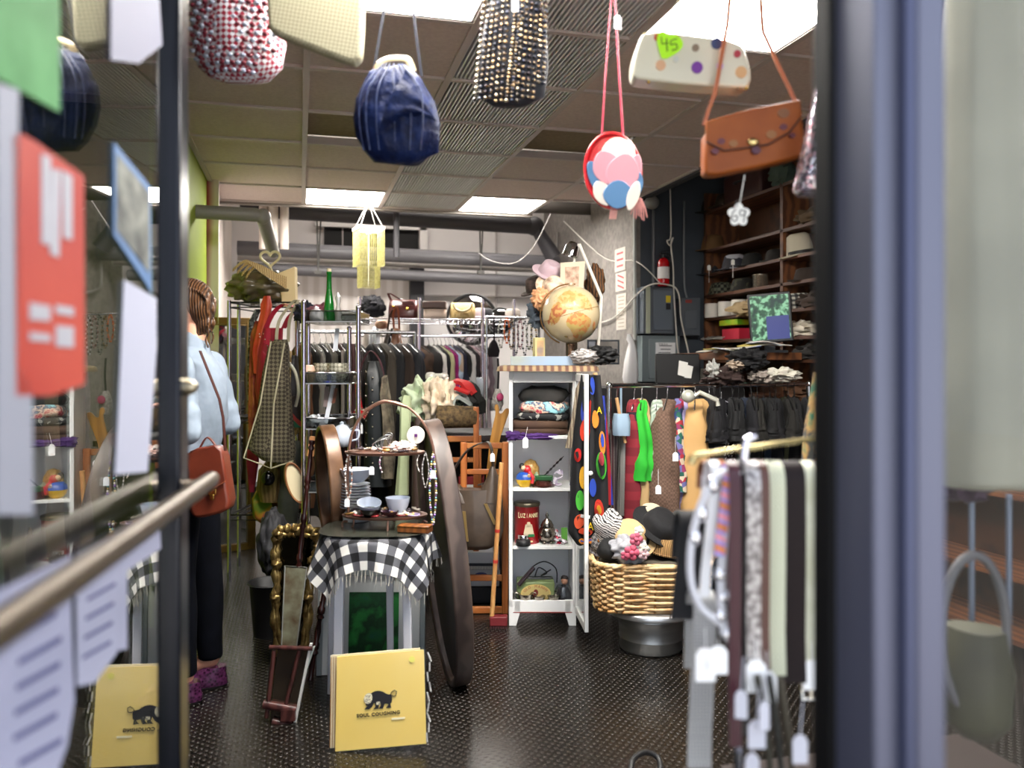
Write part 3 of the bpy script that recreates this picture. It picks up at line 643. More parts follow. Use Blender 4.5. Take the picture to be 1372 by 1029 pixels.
# ================================================================ PERSON
D = 3.2; fr = Fr(250, 928.5, D); t = thing('person', 'person in pale denim shirt, dark jeans and purple loafers seen from behind', 'person', fr)
t.location.z = 0
def cap(b, a, c, r1, r2, n=14):
    a = Vector(a); c = Vector(c); pts = []; rr = []
    d = (c - a).normalized()
    for i in range(4): th = pi / 2 * (1 - i / 4); pts.append(a - d * r1 * sin(th)); rr.append(max(.001, r1 * cos(th)))
    pts.append(a); rr.append(r1); pts.append(c); rr.append(r2)
    for i in range(1, 5): th = pi / 2 * i / 4; pts.append(c + d * r2 * sin(th)); rr.append(max(.001, r2 * cos(th)))
    b.tube(pts, rr, n)
skin = mt('c98f74', .5, pat='noise', c2='d49c80', s=8)
b = M()
b.ball((-.012, 0, 1.495), (.082, .070, .095), 24, 18); b.ball((-.04, 0, 1.455), (.056, .052, .066), 18, 14)      # skull, jaw
b.ball((-.105, 0, 1.478), (.016, .012, .018), 10, 8); b.ball((-.092, 0, 1.502), (.014, .009, .022), 10, 8)     # nose
b.ball((-.082, 0, 1.412), (.018, .02, .014), 10, 8); b.ball((-.086, 0, 1.44), (.016, .024, .009), 10, 8)       # chin, lips
for s in (-1, 1):
    b.ball((.012, s * .070, 1.478), (.018, .009, .030), 12, 10); b.ball((-.078, s * .03, 1.508), (.014, .017, .012), 10, 8)
cap(b, (.02, 0, 1.40), (.03, 0, 1.30), .050, .058)
b.loft([(1.30, .07, .13), (1.25, .10, .17), (1.1, .095, .14), (.98, .085, .125), (.88, .10, .155), (.80, .09, .15)], 24)
LEG = {-1: [(.0, -.085, .84), (.0, -.085, .46), (.025, -.085, .10)], 1: [(.0, .085, .84), (.045, .075, .46), (.065, .075, .11)]}
for s in (-1, 1):
    h, kn, an = LEG[s]; cap(b, h, kn, .082, .055); cap(b, kn, an, .054, .035); cap(b, an, (an[0] - .12, an[1], an[2] - .06), .036, .024)
    sh = (.03, s * .17, 1.27); el = (.085, s * .215, 1.03); wr = (-.12, s * .16, 1.00)
    cap(b, sh, el, .046, .038); cap(b, el, wr, .037, .024)
    hd = Vector((-.17, s * .13, 1.0)); cap(b, wr, hd, .024, .028)
    for q in range(4):
        fb = hd + Vector((-.015, -s * .012 * (q - 1.5), .012 * (q - 1.5) * -1)); m_ = fb + Vector((-.035 + .004 * abs(q - 1), -s * .008, -.006)); cap(b, fb, m_, .0092, .0085, 8); cap(b, m_, m_ + Vector((-.022, -s * .014, -.018)), .0083, .007, 8)
    cap(b, hd + Vector((.02, 0, .015)), hd + Vector((-.01, 0, .045)), .0105, .009, 8)
b.build('body', skin, t, remesh=.0065, smooth=5)
b = M()
for s in (-1, 1): b.ball((-.086, s * .03, 1.507), .0115, 10, 8)
b.build('eyes', mt('3a2a20', .2), t)
hair = mt('2c1a0e', .4, pat='wave', c2='5c3c22', s=34, st=(1, 1, .35), bump=.6, dist=3)
b = M()
b.ball((.012, 0, 1.522), (.090, .080, .083), 26, 18); b.ball((.058, 0, 1.485), (.048, .066, .065), 20, 14); b.ball((.072, 0, 1.43), (.036, .045, .042), 16, 12); b.ball((.05, -.01, 1.39), (.02, .03, .05), 12, 8)
for i in range(12):
    y = -.075 + i * .0135; b.tube(curve([(-.045, y * .9, 1.57), (.02, y * 1.0, 1.603 - abs(y) * .5), (.09, y * .8, 1.53), (.09, y * .5, 1.45), (.06, y * .3, 1.40)], 4), .004, 6)
o = b.build('hair', hair, t, remesh=.005, smooth=2)
for i in range(7): pass
M().tube(curve([(.085, -.03, 1.43), (.1, -.035, 1.40), (.085, -.03, 1.365), (.095, -.032, 1.335)], 4), .004, 6).tube(curve([(.09, -.01, 1.42), (.105, -.005, 1.38), (.098, -.01, 1.35)], 4), .0035, 6).build('loose_strands', hair, t)
M().ball((.016, -.082, 1.447), .004, 8, 6).build('earring', BRASS, t)
den = mt('727e8c', .85, pat='noise', c2='8a97a6', s=7, bump=1, bs=13)
b = M()
b.loft([(.925, .118, .165, .0), (.95, .122, .168, .0), (1.0, .122, .165, .01), (1.06, .135, .170, .012), (1.15, .137, .175, .012), (1.22, .128, .178, .012), (1.27, .105, .165, .014), (1.31, .07, .11, .022), (1.345, .055, .06, .025)], 40, amp=.02, fr=9, nz=.008, nf=11)
for s in (-1, 1):
    sh = Vector((.03, s * .17, 1.265)); el = Vector((.088, s * .215, 1.03)); wr = Vector((-.11, s * .163, 1.0))
    pts = [sh + (el - sh) * q / 8 for q in range(9)]; b.tube(pts, [.060 - .001 * q + .004 * sin(q * 2.3) for q in range(9)], 16)
    b.ball(sh, .062, 14, 10); b.ball(el, .050, 14, 10)
    pts = [el + (wr - el) * q / 8 for q in range(9)]; b.tube(pts, [.049 - .0018 * q + .004 * sin(q * 2.1) for q in range(9)], 16)
b.build('shirt', den, t, remesh=.008, smooth=2)
b = M(); b.loft([(1.315, .066, .068, .022), (1.345, .064, .066, .02), (1.392, .052, .055, .01), (1.396, .046, .05, .01), (1.36, .05, .052, .015)], 24, amp=.02); b.build('shirt_collar', den, t)
b = M(); b.loft([(.905, .121, .166, 0), (.918, .127, .172, 0), (.95, .127, .172, 0), (.955, .12, .166, 0)], 32); b.build('shirt_waistband', mt('76828f', .85, pat='noise', c2='929eac', s=30, bump=.3), t)
jean = mt('030409', .9, spec=.1, pat='noise', c2='060810', s=12, bump=.4)
b = M(); b.loft([(.93, .105, .150), (.86, .108, .155, .005), (.78, .10, .15, .0), (.74, .07, .13)], 28)
for s in (-1, 1):
    h, kn, an = [Vector(q) for q in LEG[s]]; pts = [h + (kn - h) * q / 6 for q in range(7)] + [kn + (an - kn) * q / 6 for q in range(1, 7)]
    b.tube(pts, [.088, .086, .082, .078, .072, .067, .064, .064, .063, .058, .052, .049, .047], 18)
b.build('jeans', jean, t, remesh=.009, smooth=3)
shoe = mt('2a0a24', .25, pat='vor', c2='5a2a50', s=90, coat=.4)
for s in (-1, 1):
    an = LEG[s][2]; b = M(); x0 = an[0] + .03; y = an[1]
    b.m = Matrix.Translation((x0, y, 0)) @ Matrix.Rotation(.25, 4, 'Z')
    b.loft([(.0, .118, .034, -.085), (.012, .125, .040, -.087), (.035, .122, .041, -.085), (.055, .09, .036, -.06), (.07, .05, .034, -.018), (.085, .042, .031, -.01)], 28, e=2.3); b.build('shoe', shoe, t, smooth=2)
    b = M(); b.m = Matrix.Translation((x0, y, 0)) @ Matrix.Rotation(.25, 4, 'Z'); b.loft([(.0, .120, .037, -.086), (.010, .127, .042, -.087)], 28); b.build('shoe_sole', mt('120a10', .5), t)
# satchel at the hip
fr = Fr(286, 690, 3.05); t = thing('satchel', 'reddish brown leather satchel hanging at the hip of the person in denim', 'bag', fr)
lea = mt('5c2416', .4, pat='noise', c2='70301e', s=10, bump=.15, coat=.2)
M().prism(smooth_outline(outl(fr, [(254, 612), (262, 600), (292, 596), (303, 602), (308, 640), (314, 678), (300, 686), (272, 692), (262, 690), (256, 660)]), 1), -.045, .04).build('body', lea, t, bev=.012, seg=3)
M().prism(outl(fr, [(256, 606), (294, 594), (303, 602), (309, 642), (296, 650), (276, 654), (262, 652)]), -.055, -.047).build('flap', lea, t, bev=.004)
b = M(); b.tube([fr.L(x, y) + Vector((0, -.056, 0)) for x, y in ((262, 652), (276, 654), (296, 650), (309, 642))], .0025, 5); b.build('stitching', mt('8a4a30', .5), t)
b = M(); p = fr.L(292, 656) + Vector((0, -.056, 0)); b.box(p, (.03, .01, .022)).box(p + Vector((0, -.004, -.018)), (.016, .008, .02)); b.build('buckle', BRASS, t, bev=.002)
M().strap(curve([fr.L(268, 600), fr.L(278, 586), fr.L(290, 598)], 5), .014, .004, (0, 1, 0)).build('handle', lea, t)
M().strap([fr.L(302, 604), fr.L(299, 560), fr.L(294, 535), fr.L(268, 470)], .012, .003, (.4, 1, 0)).build('shoulder_strap', mt('3c1810', .5), t)
# ================================================================ CENTRE: STOOL, STAND, RECORDS, MIRRORS
fr = Fr(503, 998, 2.72); fr.o.z = 0
yel = mt('fcd870', .35, pat='noise', c2='fde08a', s=2, coat=.3)
t = thing('record_sleeve', 'yellow record sleeve with a black monkey leaning at the front of the checked stool', 'record', fr, 'records leaning on the stool')
def z_of(o, py, D): return H + (485 - py) * D / F - o.z
P4 = lambda dd, pts: [(fr.L(x, y).x, fr.L(x, y).z) for x, y in pts]
t.rotation_euler = (radians(-8), 0, -YAW)
zz = .0
sq = [(448, 876), (566, 867), (571, 988), (449, 998)]
def sl(x, y): p = fr.L(x, y); return (p.x, p.z - fr.L(0, 998).z + .002)
base0 = fr.L(0, 998).z
M().prism([sl(*q) for q in sq], 0, .006).build('cover', yel, t)
M().prism([sl(*q) for q in [(446, 874), (569, 865), (574, 990), (447, 1000 - 1)]], -.002, -.0012).build('plastic_sleeve', glass_mat('ffffff', .02, 4, gain=.2, rough=.15), t)
b = M()
for i in range(9):
    yy = 870 + i * 13; b.tube([Vector((sl(571 + (i % 2) * 3, yy)[0], .002, sl(571, yy)[1])), Vector((sl(576 - (i % 3) * 2, yy + 13)[0], .0, sl(571, yy + 12)[1]))], .003, 5)
b.build('crinkled_plastic_edge', mt('c8c6c4', .2, pat='noise', c2='8d8b8a', s=60), t)
inkb = mt('1c1a1e', .5)
b = M()      # monkey walking to the left, tail curled up over its back
bod = [(488, 935), (492, 926), (500, 920), (510, 920), (518, 925), (524, 924), (524, 934), (523, 936), (518, 937), (508, 936), (500, 935), (494, 938), (489, 940)]
b.prism([sl(*q) for q in smooth_outline(bod, 2)], -.0022, -.001)
for leg in ([(493, 932), (501, 934), (497, 941), (493, 944), (487, 944), (492, 938)], [(500, 934), (507, 936), (506, 943), (499, 944), (502, 940)], [(508, 934), (515, 934), (513, 940), (512, 943), (506, 943), (509, 939)], [(517, 930), (524, 930), (522, 936), (523, 942), (516, 942), (519, 938)]): b.prism([sl(*q) for q in leg], -.0021, -.001)
b.tube([Vector((sl(x, y)[0], -.0016, sl(x, y)[1])) for x, y in [(521, 928), (523, 922), (527, 919), (530, 921), (529, 926), (525, 927), (524, 925)]], .0014, 5)
b.build('printed_monkey', inkb, t)
b = M(); b.prism([sl(*q) for q in smooth_outline([(486, 928), (490, 923), (496, 923), (498, 930), (495, 936), (490, 937), (486, 934)], 1)], -.0026, -.001); b.prism([sl(*q) for q in [(503, 934), (508, 934), (508, 938), (503, 938)]], -.0026, -.001); b.build('printed_mane', mt('d8cfa8', .5, pat='cells', s=400, cols=['e8e0c0', '8a8478', 'e0d8b8']), t)
c = sl(506, 950); text('SOUL COUGHING', .0148, (c[0], -.0022, c[1]), mt('2a1e0c', .5), t, rot=(pi / 2, radians(-4.8), 0), sx=1.08, sp=1.12, off=.0006)
M().prism([sl(*q) for q in [(524, 955), (542, 953.5), (542, 956), (524, 957.5)]], -.0022, -.001).build('small_label', mt('efe6c0', .5), t)
M().prism([sl(550 + 4 * cos(a), 879 + 4 * sin(a)) for a in [i * pi / 8 for i in range(16)]], -.0022, -.001).build('round_sticker', mt('e8e070', .5), t)
ot = t
t = thing('record_sleeve', 'pale cream record sleeve showing along the left edge behind the yellow one', 'record', fr, 'records leaning on the stool'); t.rotation_euler = (radians(-8), 0, -YAW); t.location = fr.o + Vector((SA * .012, CA * .012, 0))
M().prism([sl(*q) for q in [(438, 876), (560, 866), (562, 985), (441, 996)]], 0, .007).build('cover', mt('d9cfae', .6), t)
b = M(); [b.prism([sl(*q) for q in [(x, 878), (x + 1, 878), (x + 2.5, 995), (x + 1.5, 995)]], -.001, .0) for x in (439, 442, 445)]; b.build('sleeve_edge', mt('a8743c', .5), t)
# stool
fr = Fr(505, 895, 3.1); fr.o.z = 0; t = thing('stool', 'white wooden stool under the black and white checked cloth', 'stool', fr)
zt = .645; lw = mt('e6e6ee', .35)
M().loft([(zt - .03, .185, .17), (zt, .19, .175)], 32).build('seat', lw, t, bev=.004)
for px, dd, ww in ((458, -.10, .044), (552, -.08, .04), (437, .10, .03), (516, .13, .034)):
    D_ = 3.1 + dd; x = (px - 505) * D_ / F; b = M(); b.tube([(x * .93, dd * .9, zt - .02), (x, dd, .0)], [ww * .55, ww * .5], 4); b.m = Matrix.Identity(4); b.build('leg', lw, t, sm=30, bev=.003)
M().tube([(-.12, -.09, .2), (.12, -.08, .2)], .009).build('stretcher', lw, t)
# gingham cloth
R0 = .195
def drape(u, v):
    x = (u - .5) * .60; y = (v - .5) * .56; r = sqrt(x * x + (y * 1.05) ** 2); a = atan2(y, x)
    if r < R0: return (x, y, zt + .004 + .0015 * sin(40 * x))
    e = r - R0; fold = sin(a * 9 + .6) * .16 + sin(a * 4) * .08
    rr = R0 + .012 + e * (.12 + max(-.1, fold)); return (rr * cos(a), rr * sin(a) / 1.05, zt + .004 - e * (.97) )
ging = mt('0c0c10', .9, pat='gingham', cols=['e6e4de', '55565c', '0e0e12'], s=9, uv=1, bump=0)
o = tag(M().sheet(drape, 56, 56, .003).build('tablecloth', ging, fr=fr), 'black and white checked cloth with tassels draped over the stool', 'cloth')
b = M(); rnd = random.Random(3)
for i in range(34):
    for sd in range(4):
        if sd in (1, 3) and i % 2: continue
        u = (i + .5) / 34; q = [(u, 0), (0, u), (u, 1), (1, u)][sd]; p = Vector(drape(*q)); b.tube([p, p + Vector((rnd.uniform(-.006, .006), rnd.uniform(-.004, .004), -.018 - rnd.random() * .028))], .0016, 4)
b.build('tassels', mt('c9c4b8', .9), o)['kind'] = 'stuff'
# glass tray on the stool
zs = zt + .011
tr = tag(M().loft([(zs, .20, .165), (zs + .006, .205, .17), (zs + .007, .20, .165)], 40, e=3.2).build('tray', mt('3c3d36', .25, .3), fr=fr), 'low gilt-edged tray lying on the checked cloth', 'tray')
zs += .009
# tiered stand
t = thing('tiered_stand', 'two-tier copper wire stand with arched handle and curled feet', 'display stand', fr)
cop = mt('8f6b5c', .3, .7)
def LL_(px, py, dd=0): return fr.L(px, py, dd)
zb = LL_(0, 690).z; ztop = LL_(0, 606).z
b = M(); b.loft([(zb - .006, .150, .085, .03), (zb - .004, .157, .09, .03), (zb + .004, .160, .092, .03), (zb + .004, .152, .086, .03), (zb, .148, .082, .03)], 40); b.build('lower_tray', mt('6b4a3e', .4, .4), t)
b = M(); b.loft([(ztop - .006, .140, .08, .03), (ztop - .004, .147, .085, .03), (ztop + .004, .150, .087, .03), (ztop + .004, .143, .081, .03), (ztop, .138, .078, .03)], 40); b.build('upper_tray', mt('7d5546', .4, .4), t)
b = M(); arc = [(467, 690), (466, 640), (468, 600), (474, 575), (490, 551), (515, 538), (545, 545), (568, 568), (580, 598), (583, 640), (583, 688)]
b.tube(curve([LL_(*q) for q in arc], 6), .005, 10); b.tube(curve([LL_(x, y) for x, y in ((490, 550), (515, 538), (545, 545))], 8), .0068, 10); b.build('handle', cop, t)
for sx, x0 in ((-1, 472), (1, 577)):
    b = M(); c = LL_(x0 - sx * 4, 690); sp = [c + Vector((sx * (.0) , 0, 0))]
    pts = [(x0, 688), (x0 + sx * 3, 696), (x0 + sx * 0, 706), (x0 - sx * 7, 708), (x0 - sx * 12, 703), (x0 - sx * 9, 698), (x0 - sx * 5, 700)] if sx > 0 else [(x0 - 2, 686), (x0 + 2, 697), (x0, 706), (x0 - 7, 710), (x0 - 13, 706), (x0 - 12, 699), (x0 - 6, 699)]
    b.tube(curve([LL_(*q) for q in pts], 5), .0045, 8); b.build('foot', cop, t)
for dd in (-.08, .08):
    b = M(); p = LL_(524, 690); b.tube([(p.x, dd, zb), (p.x, dd * 1.1, zs)], .004, 8); b.build('foot', cop, t)
def jewel(name, label, cat, spots, z0, cols, seed, dy=.05, group=None):
    rnd = random.Random(seed)
    for i, (px, w) in enumerate(spots): pass
# bowls and dishes on the lower tray
def bowl(label, px, py, r, h, dd, mo, mi=None, z=None, name='bowl', prof=None, tilt=0):
    p = LL_(px, py, dd); zz = z if z is not None else p.z
    b = M(); pr = prof or [(.001, 0), (r * .5, 0), (r * .55, .004), (r * .85, h * .5), (r, h), (r * .97, h), (r * .8, h * .5), (r * .5, .007), (.001, .007)]
    b.lathe(pr, n=28); o = b.build(name, mo, loc=fr.o + Matrix.Rotation(-YAW, 3, 'Z') @ Vector((p.x, dd, zz))); tag(o, label, 'bowl' if name == 'bowl' else 'dish'); o.rotation_euler = (tilt, 0, 0); return o
chn = mt('c9d2e2', .15, pat='wave', c2='3f5d9e', s=18, st=(.01, .01, 1), dist=.5, coat=.5)
bowl('small blue-rimmed porcelain bowl at the left of the lower tray', 494, 690, .046, .05, -.01, chn, z=zb + .004, tilt=.3)
bowl('small blue and white porcelain bowl at the right of the lower tray', 533, 690, .046, .062, .0, chn, z=zb + .004)
bowl('glossy black little dish of jewellery at the left front of the lower tray', 496, 690, .042, .03, -.055, mt('08080c', .12), z=zb + .004, name='dish')
bowl('dark grape-coloured dish in the middle of the lower tray', 522, 690, .034, .02, -.05, mt('2a1420', .2), z=zb + .004, name='dish')
rnd = random.Random(5); JC = ['a4282c', 'd6cfc2', '8a6a3a', '5a4438', 'c9a060', 'e0dad0', '3a3238', '9a8ab0', '7c2a2c', 'b8b0a4']
KIND = ['bracelet', 'brooch', 'ring_box']
names_c = {'a4282c': 'red', 'd6cfc2': 'ivory', '8a6a3a': 'bronze', '5a4438': 'brown', 'c9a060': 'gold', 'e0dad0': 'white', '3a3238': 'dark', '9a8ab0': 'lilac', '7c2a2c': 'maroon', 'b8b0a4': 'silver'}
def clutter(n, x0, x1, y0, y1, z, tier, grp, seed):
    rnd = random.Random(seed)
    for i in range(n):
        x = x0 + (x1 - x0) * (i + .5) / n; y = rnd.uniform(y0, y1); c = JC[(i * 3 + seed) % len(JC)]; b = M(); k = i % 3; m_ = mt(c, .25, .4 if c in ('c9a060', 'b8b0a4', '8a6a3a') else 0)
        if k == 0: r = rnd.uniform(.014, .022); b.tube([(r * cos(a), r * sin(a), .003) for a in [q * pi / 9 for q in range(18)]], .0032, 6, closed=True); nm = 'bangle'
        elif k == 1: b.ball((0, 0, .006), (.016, .011, .006), 12, 8).ball((.004, 0, .012), (.007, .006, .004), 8, 6); nm = 'brooch'
        else: 
            for q in range(13): b.ball((.02 * cos(q * .42), .014 * sin(q * .42), .004), .0042, 7, 5)
            nm = 'bead_bracelet'
        o = b.build(nm, m_, loc=fr.o + Matrix.Rotation(-YAW, 3, 'Z') @ Vector((x, y, z))); o.rotation_euler = (rnd.uniform(-.3, .3), 0, rnd.uniform(0, 3))
        tag(o, f'{names_c[c]} {nm.replace("_", " ")} lying among jewellery on the {tier} tray of the copper stand', 'jewellery', grp)
clutter(16, -.10, .15, -.065, -.02, zb + .006, 'lower', 'jewellery on the lower tray', 2)
clutter(12, -.09, .15, -.03, .05, zb + .012, 'lower', 'jewellery on the lower tray', 6)
clutter(14, -.09, .15, -.055, .05, ztop + .006, 'upper', 'jewellery on the upper tray', 3)
# round white hat-pin disc on the upper tray
def at(px, py, dd): return fr.o + Matrix.Rotation(-YAW, 3, 'Z') @ fr.L(px, py, dd)
def loc(fr, px, py, dd=0): return W(px, py, fr.D + dd)
b = M(); b.tube([(0, -.004, 0), (0, .004, 0)], .034, 28); o = b.build('powder_compact', mt('e8e4da', .3), loc=loc(fr, 557, 583), bev=.002); o.rotation_euler = (.15, 0, -YAW + .2)
tag(o, 'round white disc with a purple centre stud standing on the upper tray', 'ornament'); M().box((0, -.006, 0), (.011, .006, .011)).build('centre_stud', mt('5a1c6a', .4), o)
b = M(); lump(b, (0, 0, .012), (.05, .03, .02), 4, .4, nf=16); tag(b.build('scarf', mt('e0cfc8', .5, pat='cells', s=60, cols=['e8ddd4', 'c8a49a', 'f0ece6']), loc=loc(fr, 538, 604)), 'crumpled pale pink scarf on the upper tray', 'scarf')
b = M(); [b.tube(curve([(.0, 0, 0), (-.03 + .012 * i, .01 * (i % 3), .03 + .008 * i), (.02 + .006 * i, 0, .05 + .004 * i), (.03, .01, .02)], 6), .0028, 6) for i in range(5)]; tag(b.build('candle_holder', mt('8a8c8c', .25, .9), loc=loc(fr, 510, 606, .02)), 'tangled grey metal candle holder on the upper tray', 'candle holder')
# necklaces hanging from the tray edge
def necklace(label, px, y0, y1, cols, r, dd=-.03, sw=.012, fr=fr, grp='necklaces hanging from the copper stand', n2=2):
    p = W(px, y0, fr.D + dd); L_ = (y1 - y0) * (fr.D + dd) / F; b = M(); n = max(6, int(L_ / (r * 2.1)))
    for s in range(n2):
        for i in range(n):
            q = i / n; x = (sw * sin(pi * q)) * (1 if s else -1); b.cur = (i + s) % len(cols); b.ball((x, 0, -L_ * q), r * (1 + .25 * ((i * 7) % 3 - 1)), 7, 5)
    o = b.build('necklace', [mt(c, .15, .2) for c in cols], loc=p); o.rotation_euler = (0, 0, -YAW); return tag(o, label, 'necklace', grp)
necklace('long turquoise and gold bead necklace hanging at the right of the copper stand', 580, 606, 706, ['6fa0a4', 'c9b06a', 'd8d4cc', '8a6ab0'], .0042)
necklace('silver chain necklace hanging inside the turquoise one on the copper stand', 570, 606, 655, ['b8b4b0', '8a8684'], .0028)
necklace('short pearl strand hanging below the round white disc', 563, 606, 634, ['ece6dc'], .0028, n2=1)
necklace('copper bead necklace hanging at the left end of the copper stand', 467, 604, 672, ['a87a68', 'd8c8c0', 'ece8e4'], .0036)
necklace('string of white beads hanging from the middle of the upper tray', 513, 606, 635, ['e8e0e0', 'b07a9a'], .0034, -.08, n2=1)
for i, (x, y, lab) in enumerate(((580, 630, 'right'), (465, 668, 'left'), (498, 625, 'middle'))):
    o = M().prism([(-.009, -.03), (.009, -.03), (.009, -.006), (.005, 0), (-.005, 0), (-.009, -.006)], -.0008, .0008).build('price_tag', mt('eceef4', .7), loc=W(x, y, fr.D - .1)); o.rotation_euler = (0, 0, -YAW); tag(o, f'white price tag dangling at the {lab} of the copper stand', 'price tag')
# plates stacked behind
for i in range(9):
    b = M(); r = .062 - .001 * i; b.lathe([(.001, 0), (r * .6, 0), (r, .009), (r, .011), (r * .6, .004), (.001, .004)], n=28); p = W(477, 665, 3.22)
    o = b.build('plate', mt('d5dae2', .15, coat=.4), loc=Vector((p.x, p.y, zs + .045 + .011 * i))); tag(o, 'white plate in the stack at the back left of the stool', 'plate', 'stack of white plates behind the copper stand')
p = W(477, 665, 3.22); tag(M().lathe([(.001, 0), (.05, 0), (.052, .02), (.04, .04), (.001, .044)]).build('bowl', mt('b9bcc0', .2), loc=Vector((p.x, p.y, zs))), 'upturned grey bowl under the stack of white plates', 'bowl')
b = M(); b.lathe([(.001, 0), (.03, 0), (.05, .02), (.062, .05), (.060, .05), (.045, .02), (.001, .006)]); tag(b.build('bowl', chn, loc=Vector((p.x, p.y, zs + .150))), 'blue and white bowl on top of the stack of white plates', 'bowl')
b = M(); q = W(556, 706, 3.0); b.box((0, 0, .014), (.12, .05, .026)); o = b.build('box', mt('6a3c1c', .35, pat='wood', c2='8a5428', s=10), loc=Vector((q.x, q.y, zs)), bev=.003); o.rotation_euler = (0, 0, -YAW - .2); tag(o, 'little brown wooden box at the foot of the copper stand', 'box')
o2 = M().box((0, 0, .021), (.122, .052, .002)).build('lid_line', BRASS, o)
# framed green and blue picture behind the stool
fr = Fr(505, 878, 3.38); fr.o.z = .0
t = thing('picture_frame', 'framed green and blue painting leaning behind the stool legs', 'picture', fr)
t.rotation_euler = (radians(-6), 0, -YAW)
def up_(x, y, f=fr): p = f.L(x, y); return (p.x, p.z)
M().prism([up_(428, 770), up_(566, 772), up_(566, 905), up_(428, 905)], .004, .02).build('backing', mt('d4d5d2', .5), t)
M().prism([up_(466, 796), up_(533, 796), up_(533, 880), up_(466, 880)], 0, .0035).build('painting', mt('0f5a24', .4, pat='noise', c2='1c3f7c', s=9, cols=['143a7a', '17602c', '0c3a1a', '2c8a3c']), t)
b = M()
for a_, c_ in (((424, 768), (431, 905)), ((562, 768), (569, 905))): b.prism([up_(a_[0], a_[1]), up_(c_[0], a_[1]), up_(c_[0], c_[1]), up_(a_[0], c_[1])], -.008, .02)
b.prism([up_(424, 766), up_(569, 766), up_(569, 774), up_(424, 774)], -.008, .02); b.build('frame', mt('8d9494', .4), t, bev=.002)
# big dark oval panel standing at the right of the stool
fr = Fr(597, 940, 3.3); fr.o.z = 0; t = thing('oval_table_top', 'tall dark oval wooden table top standing on edge beside the checked stool', 'table top', fr)
b = M(); cz = .525; mtx = Matrix.Translation((-.005, 0, cz)) @ Matrix.Rotation(radians(-6), 4, 'Y') @ Matrix.Rotation(radians(-72), 4, 'Z')
dark = mt('1c1513', .45, pat='wood', c2='2a201c', s=5, st=(1, 1, .2)); b.m = mtx
b.prism([(.25 * cos(q), .52 * sin(q)) for q in [2 * pi * i / 64 for i in range(64)]], -.012, .012); b.build('panel', dark, t)
b = M(); b.m = mtx; b.ring(.262, .53, .03, .065, 72); b.build('rim', mt('3a2e2a', .45, pat='wood', c2='54463f', s=4), t, bev=.004)
b = M(); b.m = mtx
for z in (-.2, .2): b.box((0, .02, z), (.34, .02, .05))
b.build('batten', dark, t)
# cheval mirror on turned posts, left of the stool
fr = Fr(440, 900, 3.35); fr.o.z = 0; t = thing('oval_mirror', 'oval mirror in a deep brown hoop frame standing left of the checked stool', 'mirror', fr)
b = M(); c = fr.L(443, 650); mtx = Matrix.Translation(c) @ Matrix.Rotation(radians(-4), 4, 'Y') @ Matrix.Rotation(radians(-66), 4, 'Z'); b.m = mtx
b.ring(.15, .245, .02, .055, 56); b.build('frame', mt('4a3020', .3, .2, pat='noise', c2='7a5a40', s=9), t, bev=.003)
b = M(); b.m = mtx; b.prism([(.135 * cos(q), .23 * sin(q)) for q in [2 * pi * i / 48 for i in range(48)]], .01, .014); b.build('mirror_glass', mt('8a8478', .06, 1), t)
mah = mt('241010', .22, pat='wood', c2='40201c', s=8, st=(1, 1, .2), coat=.4)
b = M(); turned(b, fr.L(459, 640), fr.L(438, 770), .017, seed=2, beads=3); turned(b, fr.L(438, 770), fr.L(408, 960), .017, seed=3, beads=4); b.build('post', mah, t)
b = M(); turned(b, fr.L(418, 590, .06), fr.L(396, 800, .02), .014, seed=5, beads=4); b.build('post', mah, t)
b = M(); b.strap([fr.L(405, 930), fr.L(402, 985)], .04, .03); b.build('foot', mt('5a3a38', .35), t, bev=.006)
# rococo gilt mirror frame
fr = Fr(397, 890, 3.45); fr.o.z = 0; t = thing('gilt_mirror', 'ornate gilt rococo mirror frame leaning among dark posts left of the stool', 'mirror', fr)
gold = mt('6a5430', .3, .75, pat='noise', c2='b99c60', s=30, bump=.6)
outer = smooth_outline([(369, 722), (372, 712), (380, 707), (392, 709), (400, 706), (410, 708), (424, 710), (430, 720), (427, 735), (420, 750), (416, 790), (412, 840), (408, 890), (376, 890), (369, 850), (367, 810), (371, 780), (368, 750)], 2)
b = M(); pts = outl(fr, outer); ctr = Vector((sum(p[0] for p in pts) / len(pts), 0, sum(p[1] for p in pts) / len(pts)))
b.tube([Vector((x, .0, z)) for x, z in pts], [.016 + .007 * sin(i * 1.7) for i in range(len(pts))], 10, closed=True)
b.tube([Vector((x, -.006, z)) * .86 + ctr * .14 for x, z in pts], [.011 + .004 * sin(i * 2.3) for i in range(len(pts))], 8, closed=True)
for (x, y) in ((374, 715), (424, 716), (400, 709), (370, 800), (414, 800), (372, 755), (420, 752)): b.ball(fr.L(x, y) + Vector((0, -.012, 0)), (.022, .014, .022), 14, 10, nz=.3, nf=20)
b.build('frame', gold, t)
M().prism(outl(fr, outer), .006, .014).build('mirror_glass', mt('6a6658', .08, 1), t)
fr = Fr(396, 868, 3.3); fr.o.z = 0; t = thing('picture_frame', 'slim silver-framed print leaning against the gilt mirror', 'picture', fr)
M().prism(outl(fr, [(383, 760), (410, 762), (396, 868), (378, 866)]), 0, .006).build('print', mt('8d8f78', .4, pat='noise', c2='5c4a34', s=14), t)
b = M(); b.tube([fr.L(*q) for q in ((382, 758), (411, 760), (397, 868), (377, 866))], .0032, 6, closed=True); b.build('frame', mt('cfcfc8', .25, .6), t)
fr = Fr(390, 985, 2.95); fr.o.z = 0; t = thing('mirror', 'dark wooden framed mirror with a white edge strip leaning low beside the yellow record', 'mirror', fr)
M().prism(outl(fr, [(372, 866), (416, 868), (394, 975), (362, 968)]), 0, .012).build('mirror_glass', mt('5c524c', .12, .9, pat='noise', c2='8a7a68', s=8), t)
b = M()
